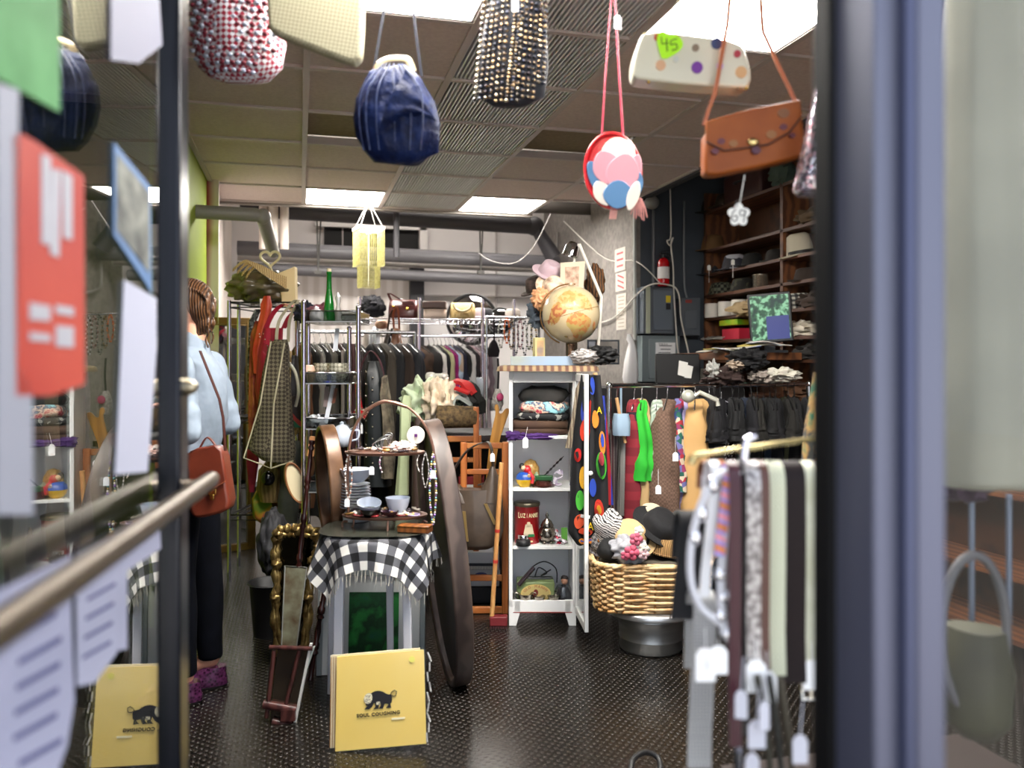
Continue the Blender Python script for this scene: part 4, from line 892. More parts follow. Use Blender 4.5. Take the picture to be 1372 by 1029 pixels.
for a_, c_, r in (((362, 866), (420, 868), .008), ((354, 942), (398, 950), .016), ((366, 965), (392, 972), .014), ((368, 870), (358, 960), .008), ((402, 870), (382, 950), .007)): b.tube([fr.L(*a_) + Vector((0, -.008, 0)), fr.L(*c_) + Vector((0, -.008, 0))], r, 8)
b.box(fr.L(388, 955) + Vector((0, -.015, 0)), (.05, .02, .04)); b.build('frame', mt('3a1e1c', .3, pat='wood', c2='55302c', s=8), t)
M().strap([fr.L(417, 862), fr.L(392, 985)], .009, .012).build('bevelled_edge', mt('dcdad4', .3), t); M().strap([fr.L(421, 866), fr.L(408, 905)], .006, .01).build('glass_edge', mt('b9c4bc', .2), t)
# bin, dark bag
fr = Fr(362, 852, 3.9); fr.o.z = 0; tag(M().lathe([(.001, 0), (.075, 0), (.095, .24), (.105, .245), (.1, .25), (.088, .24), (.07, .01)], n=28).build('waste_bin', BLK, fr=fr), 'black round bin on the floor behind the gilt mirror', 'bin')
fr = Fr(366, 775, 4.05); o = crumple(fr, 366, 728, 38, 90, .2, 0, 3, nz=.12).build('bag', mt('17171a', .7, pat='noise', c2='26262a', s=12), fr=fr); tag(o, 'dark slouching bag sitting in the black bin', 'bag')
# tall floor mirror
fr = Fr(300, 740, 5.6); fr.o = W(302, 740, 5.6); fr.o.z = 0
t = thing('floor_mirror', 'tall floor mirror in a gilt wooden frame against the green wall', 'mirror', fr)
w2 = .145; zt_ = 1.58; cx = .03
gm = mt('7a5a28', .4, .3, pat='noise', c2='96743a', s=12)
M().box((cx, .012, zt_ / 2), (w2 * 2, .01, zt_ - .04)).build('mirror_glass', mt('c9c9c4', .03, 1), t)
b = M(); b.box((cx + w2, 0, zt_ / 2), (.045, .04, zt_)).box((cx - w2 - .005, 0, zt_ / 2), (.045, .04, zt_)).box((cx, 0, zt_ - .02), (w2 * 2 + .045, .04, .045)).box((cx, 0, .022), (w2 * 2 + .045, .04, .045))
b.box((cx + w2 - .028, -.01, zt_ / 2), (.008, .03, zt_ - .05)).box((cx, -.01, zt_ - .048), (w2 * 2, .03, .008)); b.build('frame', gm, t, bev=.006)
t.rotation_euler = (radians(-1), 0, .26)
# ================================================================ LEFT: BAG RACK AND CHROME DISPLAY TOWER
D = 4.75; fr = Fr(350, 784, D); fr.o.z = 0
t = thing('wire_rack', 'black and chrome wire shelf rack hung with bags beside the floor mirror', 'rack', fr)
for px, dd in ((307, .1), (398, .1), (320, .45), (400, .45)):
    p = fr.L(px, 700, dd); M().tube([(p.x, dd, 0), (p.x, dd, 1.64)], .011, 10).build('post', mt('c9c6d0', .12, 1), t)
for py in (405, 560, 690):
    z = fr.L(0, py, .1).z; b = M(); a = fr.L(306, py, .1); c = fr.L(398, py, .1)
    b.tube([(a.x, .1, z), (c.x, .1, z), (c.x + .02, .47, z), (a.x + .03, .47, z)], .005, 6, closed=True).tube([(a.x, .1, z - .03), (c.x, .1, z - .03), (c.x + .02, .47, z - .03), (a.x + .03, .47, z - .03)], .004, 6, closed=True)
    for i in range(16): x = a.x + (c.x - a.x) * i / 15; b.tube([(x, .1, z), (x + .02, .47, z)], .0022, 5)
    b.build('wire_shelf', mt('2a282c', .3, .8), t)
b = M(); b.box(fr.L(347, 404) + Vector((0, .085, 0)), (.04, .004, .045)); b.build('shelf_label', PAPER, t)
tan = mt('b08a58', .6, pat='wave', c2='d9bf90', s=30, dist=1, bump=.4)
zs_ = fr.L(0, 405, .1).z + fr.o.z + .006
o = crumple(fr, 350, 385, 92, 46, .3, .28, 2, nz=.16).build('leather_bag', mt('3c3428', .35, pat='noise', c2='6a6048', s=9, coat=.4), fr=fr); tag(o, 'wide glossy olive brown bag lying on top of the wire rack', 'handbag')
b = M()
for i in range(4): b.strap(curve([fr.L(312 + 6 * i, 362 + 3 * i, .1), fr.L(330 + 5 * i, 350 + 2 * i, .08), fr.L(352 + 6 * i, 365 + i, .06), fr.L(384, 385 - 4 * i, .06)], 5), .02, .004, (0, .4, 1))
tag(b.build('straw_bag', tan, fr=fr), 'pale straw bag with folded straps on top of the olive brown bag', 'handbag')
hb = M(); hp = []
for i in range(40):
    a = 2 * pi * i / 40; hx = 16 * sin(a) ** 3; hy = 13 * cos(a) - 5 * cos(2 * a) - 2 * cos(3 * a) - cos(4 * a); hp.append(fr.L(362 + hx * .82, 346 - hy * .72, .15))
hb.tube(hp, .008, 8, closed=True); hb.tube([fr.L(362, 356, .15), fr.L(368, 372, .15)], .006, 6); ho = hb.build('heart_handle', mt('d9cda4', .35), parent=bpy.data.objects['straw_bag']); ho['label'] = 'cream heart-shaped handle'
b = M(); b.prism(outl(fr, [(372, 366), (395, 357), (396, 420), (378, 410)], .2), .2, .26); tag(b.build('paper_bag', mt('e6cfa0', .7), fr=fr, bev=.004), 'cream paper carrier bag at the right end of the wire rack', 'bag')
# hanging bags: generic flat-ish hanging bag given by pixel rows
def hbag(label, rr, dep, mat, dd=0, straps=None, sm=None, name='handbag', grp='bags hung on the wire rack', amp=.05, cat='handbag', fr0=None, seed=0, nz=.008, smat=None, e=2.4):
    f0 = fr0 or fr; py = rr[0][0]; pxc = (rr[0][1] + rr[0][2]) / 2; f = Fr(pxc, py, f0.D + dd); t = thing(name, label, cat, f, grp)
    M().loft(rows(f, rr, dep), 28, e=e, amp=amp, fr=6, ph=seed, nz=nz, nf=10).build('body', mat, t)
    for sp in (straps or []): M().strap(curve([f.L(*q) for q in sp], 5), sm or .012, .003, (.8, .6, 0)).build('strap', smat or mat, t)
    return t
tap = mt('6a5a48', .9, pat='check', s=62, cols=['3c342a', '6e6653'], rot=(0, .78, 0), bump=.4)
t = hbag('large tapestry tote with cream piping hanging lowest at the left', [(625, 395, 398, .4), (616, 352, 396), (600, 332, 397), (560, 344, 392), (500, 353, 388), (466, 360, 388), (455, 368, 386, .5)], .045, tap, -.2, [[(370, 460), (374, 430), (392, 405), (400, 402)], [(386, 458), (388, 430), (396, 410), (400, 402)]], .018, smat=mt('a39c84', .7), amp=.02)
f = Fr(396, 625, D - .2); M().tube([f.L(*q) + Vector((0, -.05, 0)) for q in ((366, 458), (352, 540), (330, 612), (352, 620), (366, 626), (370, 540), (384, 460))], .0045, 6).tube([f.L(*q) + Vector((0, -.05, 0)) for q in ((366, 626), (396, 616))], .0045, 6).build('piping', mt('c6bda0', .7), t)
t2 = hbag('long ruby red beaded bag with silver studs on the wire rack', [(540, 345, 372, .5), (520, 342, 378), (470, 346, 378), (440, 353, 380, .8)], .05, mt('8c0f28', .5, pat='brick', c2='b01c3c', s=16, bump=.6), -.02, [[(356, 440), (366, 420), (380, 408), (398, 412)], [(380, 440), (388, 424), (400, 414)]], .03, smat=mt('9a1830', .5))
f = Fr(358, 540, D - .02); b = M(); rnd = random.Random(2)
for i in range(22): b.ball(f.L(rnd.uniform(350, 376), rnd.uniform(446, 512)) + Vector((0, -.052, 0)), .0045, 7, 5)
b.build('studs', mt('b8b0b4', .2, .8), t2)
hbag('orange red scarf knotted and hanging at the top of the wire rack', [(500, 340, 350, .6), (470, 338, 352), (440, 344, 360), (420, 350, 362), (408, 350, 364), (396, 354, 362, .5)], .03, mt('a8301c', .5, pat='noise', c2='c8502c', s=10), .0, None, name='scarf', cat='scarf', amp=.12, seed=3, grp=None)
hbag('maroon patterned cloth hanging left of the ruby bag', [(600, 336, 345, .5), (560, 333, 347), (500, 334, 350), (450, 336, 352), (430, 342, 350, .5)], .03, mt('7c1a20', .7, pat='noise', c2='a8602c', s=18), .05, None, name='scarf', cat='scarf', amp=.14, seed=4, grp=None)
hbag('grey and black speckled scarf hanging beside the floor mirror', [(540, 333, 338, .5), (480, 332, 340), (430, 334, 344), (414, 342, 350, .5)], .02, mt('6a6c70', .8, pat='cells', s=70, cols=['2a2c30', 'a0a2a4', '55585c']), .1, None, name='scarf', cat='scarf', amp=.1, seed=5, grp=None)
hbag('magenta scarf hanging below the ruby bag', [(660, 334, 340, .5), (620, 331, 346), (560, 335, 350), (530, 344, 352, .5)], .02, mt('8c1038', .7, pat='noise', c2='a81c4c', s=14), .06, None, name='scarf', cat='scarf', amp=.14, seed=6, grp=None)
hbag('gold and brown quilted bag hanging behind the tapestry tote', [(590, 374, 392, .6), (578, 369, 400), (520, 372, 392), (490, 376, 392), (470, 380, 390, .6)], .05, mt('9a7a40', .35, .2, pat='check', c2='c2a468', s=55, rot=(0, .78, 0), bump=.4), -.1, None)
hbag('dark brown bag with green and red stripe on the wire rack', [(572, 378, 404, .5), (560, 376, 405), (545, 382, 405), (530, 392, 404, .4)], .05, mt('2a211e', .7, pat='stripe', cols=['2c6a4a', 'a83830', '2a211e', '2a211e'], s=2.6, st=(.4, 0, 1), rot=(0, .3, 0)), -.14, None)
hbag('black bag with a curved cream handle on the wire rack', [(548, 384, 400, .6), (530, 382, 404), (490, 384, 400), (476, 388, 398, .5)], .04, mt('1a1416', .4, pat='noise', c2='2a2224', s=14), -.08, None)
b = M(); b.tube(curve([fr.L(386, 485, -.18), fr.L(396, 500, -.18), fr.L(400, 525, -.18), fr.L(396, 545, -.18)], 6), .009, 8); tag(b.build('curved_ornament', mt('c9c4ae', .35), fr=fr), 'curved cream horn-like ornament standing out before the black bag', 'ornament')
hbag('grey green canvas bag hanging nearest the chrome tower', [(700, 372, 398, .6), (660, 372, 402), (600, 374, 404), (590, 380, 402, .5)], .05, mt('3a3c38', .8, pat='noise', c2='4c4e46', s=12), .0, None)
hbag('tan gathered bag hanging low beside the tapestry tote', [(672, 350, 372, .6), (655, 344, 378), (630, 346, 380), (618, 356, 374, .5)], .06, mt('7a6440', .6, pat='wave', c2='5c4828', s=14), .0, None, amp=.1)
b = M(); b.ball((0, 0, 0), (.038, .03, .042), 20, 14); tag(b.build('hat', mt('0a0a0e', .15), loc=W(359, 641, D - .12)), 'glossy black rounded hat hanging in front of the tan gathered bag', 'hat')
cl3 = mt('8c1450', .7, pat='noise', cols=['8c1450', '5a7a1c', 'b07a20', '8c1450'], s=7)
hbag('magenta, green and mustard scarf bundled at the bottom of the wire rack', [(700, 350, 368, .6), (690, 340, 374), (668, 338, 372), (655, 344, 360, .5)], .07, cl3, .1, None, amp=.12, name='scarf', cat='scarf', grp=None)
M().box((0, 0, 0), (.16, .2, .14)).box((0, 0, .075), (.168, .208, .012)).build('storage_box', mt('3a3238', .5), loc=Vector((W(356, 716, D + .25).x, W(356, 716, D + .25).y, .42)), bev=.004)
o = bpy.data.objects['storage_box']; tag(o, 'dark lidded storage box below the magenta scarf', 'box'); o.location.z = fr.L(0, 690, .1).z + .08
# chrome tower
D = 4.2; ft = Fr(440, 823, D); ft.o.z = 0; t = thing('display_tower', 'tall chrome post display tower with glass-fronted trays of glassware', 'display stand', ft)
chp = mt('e8dcf0', .1, 1)  # pale violet in the chrome colour stands for purple glare on the posts
PX = [(407, 0, 405), (480, 0, 412), (413, .32, 420), (468, .32, 440)]
for px, dd, py in PX:
    p = ft.L(px, py, dd); b = M(); b.tube([(p.x, dd, 0), (p.x, dd, p.z)], .012, 12); b.ball((p.x, dd, p.z), .014, 10, 8); b.build('post', chp, t)
xa = ft.L(407, 0).x; xb = ft.L(480, 0).x
def tray(z, x0, x1, label=None):
    b = M(); b.box(((x0 + x1) / 2, .16, z), (x1 - x0, .33, .006)); b.build('tray_base', mt('b9bcc0', .2, .6), t)
    b = M(); h = .055
    b.box(((x0 + x1) / 2, -.002, z + h / 2), (x1 - x0, .004, h)).box(((x0 + x1) / 2, .325, z + h / 2), (x1 - x0, .004, h)).box((x0, .16, z + h / 2), (.004, .33, h)).box((x1, .16, z + h / 2), (.004, .33, h))
    b.build('tray_rim', glass_mat('c8cccc', .12, 2, gain=.7, rough=.05), t)
    b = M(); b.tube([(x0, 0, z + h), (x1, 0, z + h), (x1, .325, z + h), (x0, .325, z + h)], .004, 6, closed=True).tube([(x0, 0, z), (x1, 0, z), (x1, .325, z), (x0, .325, z)], .004, 6, closed=True); b.build('tray_wire', CHROME, t)
TZ = [ft.L(0, y).z for y in (431, 514, 575, 604)]
tray(TZ[0], xa, xb + .0); tray(TZ[1], xa, ft.L(468, 0).x); tray(TZ[2], xa, ft.L(468, 0).x); tray(.62, xa, xb); tray(.3, xa, xb)
def put(label, cat, name, px, z, dd, b, mat, f=ft, rot=None, **k):
    p = f.L(px, 0, dd); o = b.build(name, mat, loc=f.o + Matrix.Rotation(-YAW, 3, 'Z') @ Vector((p.x, dd, z)), **k); o.rotation_euler = (0, 0, -YAW) if rot is None else rot; return tag(o, label, cat)
gls = glass_mat('f2efe2', .18, 1.5, gain=.7, rough=.08)
crg = mt('cfccb8', .12, .3, pat='check', s=70, c2='8f8c7c', rot=(0, .78, 0), bump=1)
put('cut glass bowl at the right of the middle tray of the chrome tower', 'bowl', 'glass_bowl', 453, TZ[1] + .004, .08, M().lathe([(.001, 0), (.028, 0), (.03, .008), (.04, .015), (.056, .055), (.057, .10), (.054, .10), (.052, .055), (.03, .02), (.001, .015)]), crg)
put('cut glass bowl at the left of the middle tray of the chrome tower', 'bowl', 'glass_bowl', 434, TZ[1] + .004, .2, M().lathe([(.001, 0), (.028, 0), (.04, .015), (.054, .05), (.055, .10), (.051, .10), (.05, .05), (.001, .012)]), crg)
put('small clear drinking glass on the middle tray near the left chrome post', 'glass', 'drinking_glass', 418, TZ[1] + .004, .05, M().lathe([(.001, 0), (.018, 0), (.022, .06), (.02, .06), (.016, .005), (.001, .005)]), gls)
put('small cobalt blue stand in front of the cut glass bowls', 'ornament', 'ornament', 441, TZ[1] + .004, .03, M().lathe([(.001, 0), (.035, 0), (.035, .01), (.012, .015), (.01, .03), (.016, .04), (.001, .046)]), mt('1a2466', .2))
put('peach fluted dish at the left of the middle tray', 'dish', 'dish', 413, TZ[1] + .004, .14, M().lathe([(.001, 0), (.03, 0), (.04, .05), (.03, .085), (.02, .09), (.001, .09)]), mt('d4b09a', .3))
put('slender green glass bottle with a cream stopper on top of the tower', 'bottle', 'glass_bottle', 441, TZ[0] + .004, .12, M().lathe([(.001, 0), (.03, 0), (.032, .02), (.024, .10), (.014, .17), (.012, .25), (.015, .252), (.015, .262), (.001, .262)]), mt('146a24', .08, .1, coat=.6))
bt = bpy.data.objects['glass_bottle']; M().cyl((0, 0, .26), (0, 0, .278), .011).build('stopper', mt('d8c8a4', .5), bt)
put('clear glass ornament beside the green bottle on top of the tower', 'ornament', 'ornament', 453, TZ[0] + .004, .2, M().loft([(0, .03, .02), (.03, .016, .012), (.05, .024, .014), (.09, .012, .01), (.13, .018, .012), (.16, .004, .004)], 16, nz=.008, nf=30), mt('d4d0cc', .1, .5))
put('round white glass jar on top of the tower at the left', 'jar', 'jar', 424, TZ[0] + .004, .1, M().lathe([(.001, 0), (.035, 0), (.038, .03), (.03, .06), (.012, .065), (.014, .075), (.001, .08)]), mt('d8d2d6', .15))
put('pink and black cloth crumpled on top of the tower behind the jar', 'cloth', 'cloth', 430, TZ[0] + .004, .25, M().ball((0, 0, .05), (.07, .05, .05), 20, 14, nz=.3, nf=14), mt('6a2c3c', .8, pat='noise', c2='b87888', s=12))
put('navy and black cloth draped at the left end of the tower top', 'cloth', 'cloth', 409, TZ[0] + .004, .3, M().ball((0, 0, .06), (.06, .05, .055), 20, 14, nz=.3, nf=12), mt('14162a', .8))
put('white and blue teapot on the third tray of the tower', 'teapot', 'teapot', 458, TZ[2] - .085, -.03, M().lathe([(.001, 0), (.035, 0), (.055, .035), (.052, .075), (.03, .10), (.026, .104), (.008, .112), (.012, .12), (.001, .128)]), chn)
tp = bpy.data.objects['teapot']; M().tube(curve([(-.05, 0, .04), (-.075, 0, .06), (-.088, 0, .09)], 5), [.012] * 5 + [.009] * 5 + [.007], 8).build('spout', chn, tp); M().tube(curve([(.048, 0, .08), (.085, 0, .08), (.08, 0, .04), (.052, 0, .03)], 5), .005, 8).build('handle', chn, tp)
put('upright orange-brown box on the third tray of the tower', 'box', 'box', 418, TZ[3] - .03, .03, M().box((0, 0, .05), (.03, .03, .1), ry=.15), mt('b07a50', .5))
put('mustard coloured box on the third tray of the tower', 'box', 'box', 428, TZ[3] - .03, .1, M().box((0, 0, .045), (.05, .04, .09)), mt('8a7420', .5))
put('pale crumpled paper bundle in the third tray of the tower', 'cloth', 'paper', 424, TZ[2] + .002, .1, M().ball((0, 0, .03), (.04, .05, .03), 20, 12, nz=.4, nf=14), mt('c6c8ce', .6))
for i, (x0, y0, x1, y1, c, lab) in enumerate(((452, 440, 449, 470, 'd8dce4', 'white'), (447, 516, 436, 568, 'd8dce4', 'long white'), (438, 518, 436, 545, '8a7a78', 'grey'), (450, 520, 446, 540, '7a4a38', 'brown'))):
    b = M(); a = ft.L(x0, y0, .12); c_ = ft.L(x1, y1, .12); m0 = a; b.strap([a - m0, c_ - m0], .022, .006); o = b.build('hanging_strap', mt(c, .5), loc=W(x0, y0, ft.D + .12)); o.rotation_euler = (0, 0, -YAW); tag(o, f'{lab} strap hanging inside the chrome tower', 'strap')
# baskets & straw hat low behind the gilt mirror
put('cream oval hat box lid leaning at the foot of the chrome tower', 'lid', 'hat_box_lid', 452, .62, -.15, M().ring(.07, .1, .01, .02), mt('cfc7ae', .6), rot=(0, .5, -YAW))
o = bpy.data.objects['hat_box_lid']; M().prism([(.068 * cos(q), .098 * sin(q)) for q in [i * pi / 16 for i in range(32)]], -.004, .004).build('panel', mt('c9c0a4', .6), o)
put('oval cream and brown wooden tray standing in the chrome tower', 'tray', 'oval_tray', 396, .665, .02, M().ring(.05, .11, .012, .02), mt('8a5c3c', .4), rot=(0, -.3, -YAW + .4))
o = bpy.data.objects['oval_tray']; M().prism([(.04 * cos(q), .1 * sin(q)) for q in [i * pi / 16 for i in range(32)]], -.002, .006).build('panel', mt('d8cca8', .5), o)
# ================================================================ BACK RACK WITH CLOTHES
VB = 6.15
def B(px, py): return W(px, py, DV(px, VB))
a = B(478, 430); c = B(692, 430); zR = 1.60
bfr = Fr(0, 0, 1, 0, Vector((a.x, VB, 0))); Wd = c.x - a.x
t = thing('garment_rack', 'chrome garment rack with a wire top shelf across the back of the shop', 'clothes rack', bfr)
for x in (.02, Wd * .38, Wd * .78, Wd - .02):
    M().tube([(x, 0, 0), (x, 0, zR + .16)], .012, 10).build('post', chp, t)
    
b = M(); b.tube([(0, 0, zR), (Wd, 0, zR)], .006, 6).tube([(0, .42, zR), (Wd, .42, zR)], .006, 6).tube([(0, 0, zR - .035), (Wd, 0, zR - .035)], .005, 6)
for i in range(46): b.tube([(Wd * i / 45, 0, zR), (Wd * i / 45, .42, zR)], .0028, 5)
for i in range(30): b.tube([(Wd * i / 30, 0, zR), (Wd * (i + .5) / 30, 0, zR - .035), (Wd * (i + 1) / 30, 0, zR)], .002, 5)
b.build('wire_shelf', CHROME, t)
M().tube([(0, .2, zR - .12), (Wd, .2, zR - .12)], .011, 10).build('hanging_rail', CHROME, t)
rail = lambda px: Vector((B(px, 450).x, VB + .2, zR - .12))
BC = [(545, '1a1c2c', 'navy blue wool coat', .82, .10, 0), (556, '14182e', 'dark navy jacket', .75, .09, 1), (568, '2c1e16', 'shaggy brown fur coat', .62, .12, 2), (580, '120c0c', 'black brown coat', .6, .08, 3), (587, 'd8d4d0', 'white cotton top', .5, .05, 4), (592, '0c0c12', 'black dress', .6, .05, 5), (597, 'b8b48c', 'pale khaki dress', .7, .05, 6), (603, '8c1464', 'magenta blouse', .40, .045, 7), (608, 'a4b4cc', 'pale blue shirt', .42, .05, 8), (614, '10122a', 'midnight blue dress', .62, .06, 9), (620, '0e0c10', 'black evening dress', .6, .05, 10), (626, 'c8c4c4', 'pale grey blouse', .42, .05, 11), (632, '1a0e14', 'wine black cardigan', .5, .05, 12), (637, 'b89aa0', 'dusty pink dress', .7, .05, 13), (643, 'c4b4bc', 'lilac grey dress', .75, .06, 14), (649, '6a5a62', 'mauve knitted top', .4, .05, 15), (655, '8a8688', 'grey hanging shirt', .5, .05, 16), (610, 'b09c8c', 'taupe trousers', .75, .05, 17), (534, '3a2420', 'dark plum brown coat', .85, .08, 18), (523, '0e0e14', 'black long coat', .9, .08, 19)]
for px, c_, lab, L_, th, sd in BC:
    m_ = mt(c_, .85, pat='noise', c2=c_, s=9, bump=.2) if sd != 2 else mt('2c1e16', .9, pat='noise', c2='4a3426', s=16, bump=1)
    g_ = garment(lab + ' hanging on the back rack', 'garment', rail(px), pi / 2 + .35, L_, .19, .21, th, m_, sd, 'clothes on the back rack', name='hanging_garment', fold=.14)
# things on the back shelf
zq = zR + .008
def onshelf(px, dd=.2): p = W(px, 430, DV(px, VB + dd)); return Vector((p.x, p.y, zq))
def shelfbag(label, pxa, pxb, top_py, mat, dd=.2, dep=.08, name='handbag', handle=None, cat='handbag', prof=None, grp='bags on the back rack shelf'):
    D_ = DV((pxa + pxb) / 2, VB + dd); k = D_ / F; w_ = (pxb - pxa) * k; h_ = (485 - top_py) * k + H - zq; p = onshelf((pxa + pxb) / 2, dd); f = Fr(0, 0, 1, -YAW, p); t = thing(name, label, cat, f, grp)
    b = M(); b.loft([(0, w_ * .46, dep), (h_ * .1, w_ * .5, dep * 1.1), (h_ * .6, w_ * .49, dep), (h_ * .92, w_ * .46, dep * .6), (h_, w_ * .42, dep * .4)] if not prof else [(z * h_, a_ * w_ / 2, d_ * dep) for z, a_, d_ in prof], 28, e=4, amp=.01, nz=.006); b.build('body', mat, t)
    if handle: M().tube(curve([(-w_ * .25, 0, h_ * .95), (-w_ * .2, 0, h_ + handle), (w_ * .2, 0, h_ + handle), (w_ * .25, 0, h_ * .95)], 6), .008, 8).build('handle', mat, t)
    return t, w_, h_
lr = mt('3a1414', .3, pat='noise', c2='50201e', s=8, coat=.3)
t, w_, h_ = shelfbag('oxblood leather shoulder bag with brass studs on the back shelf', 521, 562, 402, lr, handle=None)
b = M(); b.prism([(-w_ * .02, .1), (w_ * .36, .1), (w_ * .36, h_ * .92), (-w_ * .02, h_ * .92)], -.1, -.08); b.build('pocket', lr, t, bev=.006); M().ball((w_ * .16, -.105, h_ * .5), .014, 10, 8).ball((-w_ * .3, -.09, h_ * .62), .012, 10, 8).build('studs', BRASS, t)
M().strap(curve([(-w_ * .4, 0, h_ * .9), (-w_ * .5, -.02, h_ * 1.35), (-w_ * .2, -.02, h_ * 1.1), (-w_ * .05, 0, h_)], 5), .02, .005).build('strap', lr, t)
t, w_, h_ = shelfbag('pale pink bag with a brown leather top band on the back shelf', 568, 598, 406, mt('cfb9ac', .5), .15); M().box((0, -.02, h_ - .02), (w_ * 1.05, .15, .06)).build('top_band', mt('3c241c', .4), t, bev=.01)
wk = mt('b89658', .6, pat='brick', c2='d8bc84', s=24, bump=.8)
t, w_, h_ = shelfbag('straw basket handbag with a round handle on the back shelf', 603, 637, 406, wk, .08, .07)
M().tube([(w_ * .02 + .07 * cos(q), -.085, h_ * .9 + .055 * sin(q)) for q in [pi + i * pi / 12 for i in range(13)]], .008, 8).build('handle', mt('d8c498', .4), t)
def dome(label, px, py, r, mat, mi, dd):
    D_ = DV(px, VB + dd); f = Fr(px, py, D_); t = thing('convex_mirror', label, 'mirror', f); b = M(); b.m = Matrix.Rotation(radians(90), 4, 'X'); b.lathe([(.001, r * .32), (r * .4, r * .28), (r * .7, r * .18), (r * .93, r * .05), (r * .95, 0), (.001, 0)], n=40); b.build('mirror_glass', mi, t)
    M().ring(r, r, r * .08, .02, 48).build('rim', mat, t); return t
dome('large round convex mirror standing behind the straw basket', 632, 428, .21, BLK, mt('b8b8b8', .04, 1), .38)
dome('smaller round convex mirror at the right end of the back shelf', 671, 430, .11, mt('5a5a5c', .4), mt('8a8a8c', .08, 1), .30)
o = M().ball((0, 0, .09), (.10, .09, .085), 30, 22, nz=.18, nf=34).build('fur_hat', mt('0a0a0e', .9, pat='noise', c2='1c1c24', s=40, bump=1), loc=onshelf(498, .25)); tag(o, 'black fluffy fur hat at the left end of the back shelf', 'hat')
t, w_, h_ = shelfbag('cream and rust printed round box bag at the left end of the back rack', 503, 521, 412, mt('c4a890', .6, pat='noise', c2='7a4830', s=9), -.12, .05, prof=[(0, .3, .6), (.1, .8, 1), (.5, 1, 1), (.85, .8, 1), (1, .3, .6)]); t.location.z -= .09
for px, c_, lab, nm in ((687, '8a8078', 'grey lace hat', 'hat'), (650, '14121a', 'black felt hat', 'hat'), (645, 'c8bcc8', 'lilac cloth cap', 'cap')):
    o = M().lathe([(.001, .0), (.10, .0), (.105, .012), (.062, .02), (.058, .07), (.04, .085), (.001, .088)]).build(nm, mt(c_, .8, pat='noise', c2=c_, s=30, bump=.4), loc=onshelf(px, .1)); tag(o, lab + ' lying on the back rack shelf', 'hat')
# bags hanging from the left end of the back rack
fb = Fr(540, 500, DV(520, VB - .25))
def hb2(label, rr, dep, mat, straps=None, dd=0, smat=None, **k): return hbag(label, rr, dep, mat, dd, straps, .014, fr0=fb, grp='bags hung on the back rack', smat=smat, **k)
saddle = mt('5c3214', .4, pat='noise', c2='7c4820', s=9, coat=.2)
hb2('caramel leather bucket bag hanging at the left of the back clothes', [(503, 532, 538, .5), (490, 524, 541), (470, 520, 541), (450, 525, 537, .8), (440, 528, 535, .5)], .09, saddle, [[(528, 442), (527, 420), (532, 410)], [(535, 442), (534, 420), (532, 410)]], smat=mt('7a3c20', .4))
hb2('dark brown leather bag beside the caramel bucket bag', [(478, 515, 526, .5), (465, 512, 530), (450, 516, 528), (442, 519, 526, .5)], .06, mt('2a1a10', .4), [[(519, 444), (522, 425), (526, 415)]])
hb2('small black bag with a silver clasp below the caramel bucket bag', [(515, 515, 524, .5), (505, 512, 527), (492, 514, 527, .8)], .05, mt('0c0c10', .3), [[(516, 492), (520, 465), (525, 440)]], dd=-.1)
hb2('grey blue denim shirt hanging at the left end of the back rack', [(540, 494, 508, .8), (500, 494, 508), (450, 496, 508), (438, 500, 506, .5)], .08, mt('a8aab0', .8), None, dd=.1, name='shirt', cat='shirt', amp=.12)
hb2('cream scarf hanging behind the tower post', [(520, 486, 494, .8), (470, 486, 495), (442, 488, 494, .6)], .05, mt('b8aca4', .8), None, dd=.12, name='scarf', cat='scarf', amp=.12)
# black studded leather jacket, red belt and fur tails nearer the middle
D = 4.9; fj = Fr(505, 640, D)
def hb3(label, rr, dep, mat, straps=None, dd=0, smat=None, **k): return hbag(label, rr, dep, mat, dd, straps, .012, fr0=fj, grp=None, smat=smat, **k)
t = hb3('black leather coat with rows of round studs hanging right of the chrome tower', [(650, 488, 524), (600, 488, 522), (540, 489, 519), (500, 490, 514), (484, 494, 508, .6)], .09, mt('14181a', .4, pat='noise', c2='1e2426', s=9), [[(476, 520), (484, 490), (496, 470), (510, 486), (516, 520)]], name='leather_coat', cat='coat', amp=.05, smat=mt('4a2a30', .4))
f = Fr(506, 650, D); b = M()
for i in range(8): b.ball(f.L(494, 498 + 16 * i) + Vector((0, -.09, 0)), .006, 8, 6).ball(f.L(503, 506 + 16 * i) + Vector((0, -.1, 0)), .006, 8, 6)
b.build('studs', mt('b8b0a0', .25, .8), t)
t = hb3('bright red belt with a jewelled clasp hanging right of the chrome tower', [(556, 480, 488), (530, 476, 484), (505, 474, 481), (495, 475, 480, .5)], .02, mt('b01420', .45), None, dd=-.12, name='belt', cat='belt', amp=.02)
f = Fr(484, 556, D - .12); c_ = f.L(485, 552); M().box(c_ + Vector((0, -.03, 0)), (.075, .012, .05), ry=.5).build('clasp', mt('c9b89a', .2, .5, pat='cells', s=120, cols=['e8dcc4', '8a5c4c', 'c8202c']), t); M().box(c_ + Vector((0, -.038, 0)), (.03, .01, .025), ry=.5).build('clasp_stone', mt('c01420', .2), t); ptag(t, c_ + Vector((.0, -.05, -.02)), .028, .06, .04)
hb3('burgundy strap bag hanging behind the red belt', [(600, 468, 478), (520, 470, 478), (460, 471, 476, .5)], .02, mt('3c1014', .5), None, dd=.04, amp=.05)
t = hb3('grey brown fur pelt hanging over the black leather coat', [(640, 512, 528, .6), (600, 511, 530), (560, 511, 526), (530, 510, 522), (505, 513, 519, .6)], .06, mt('4a4238', .9, pat='noise', c2='8a7e6a', s=18, bump=1), None, dd=-.1, name='fur_pelt', cat='fur', amp=.14, nz=.02)
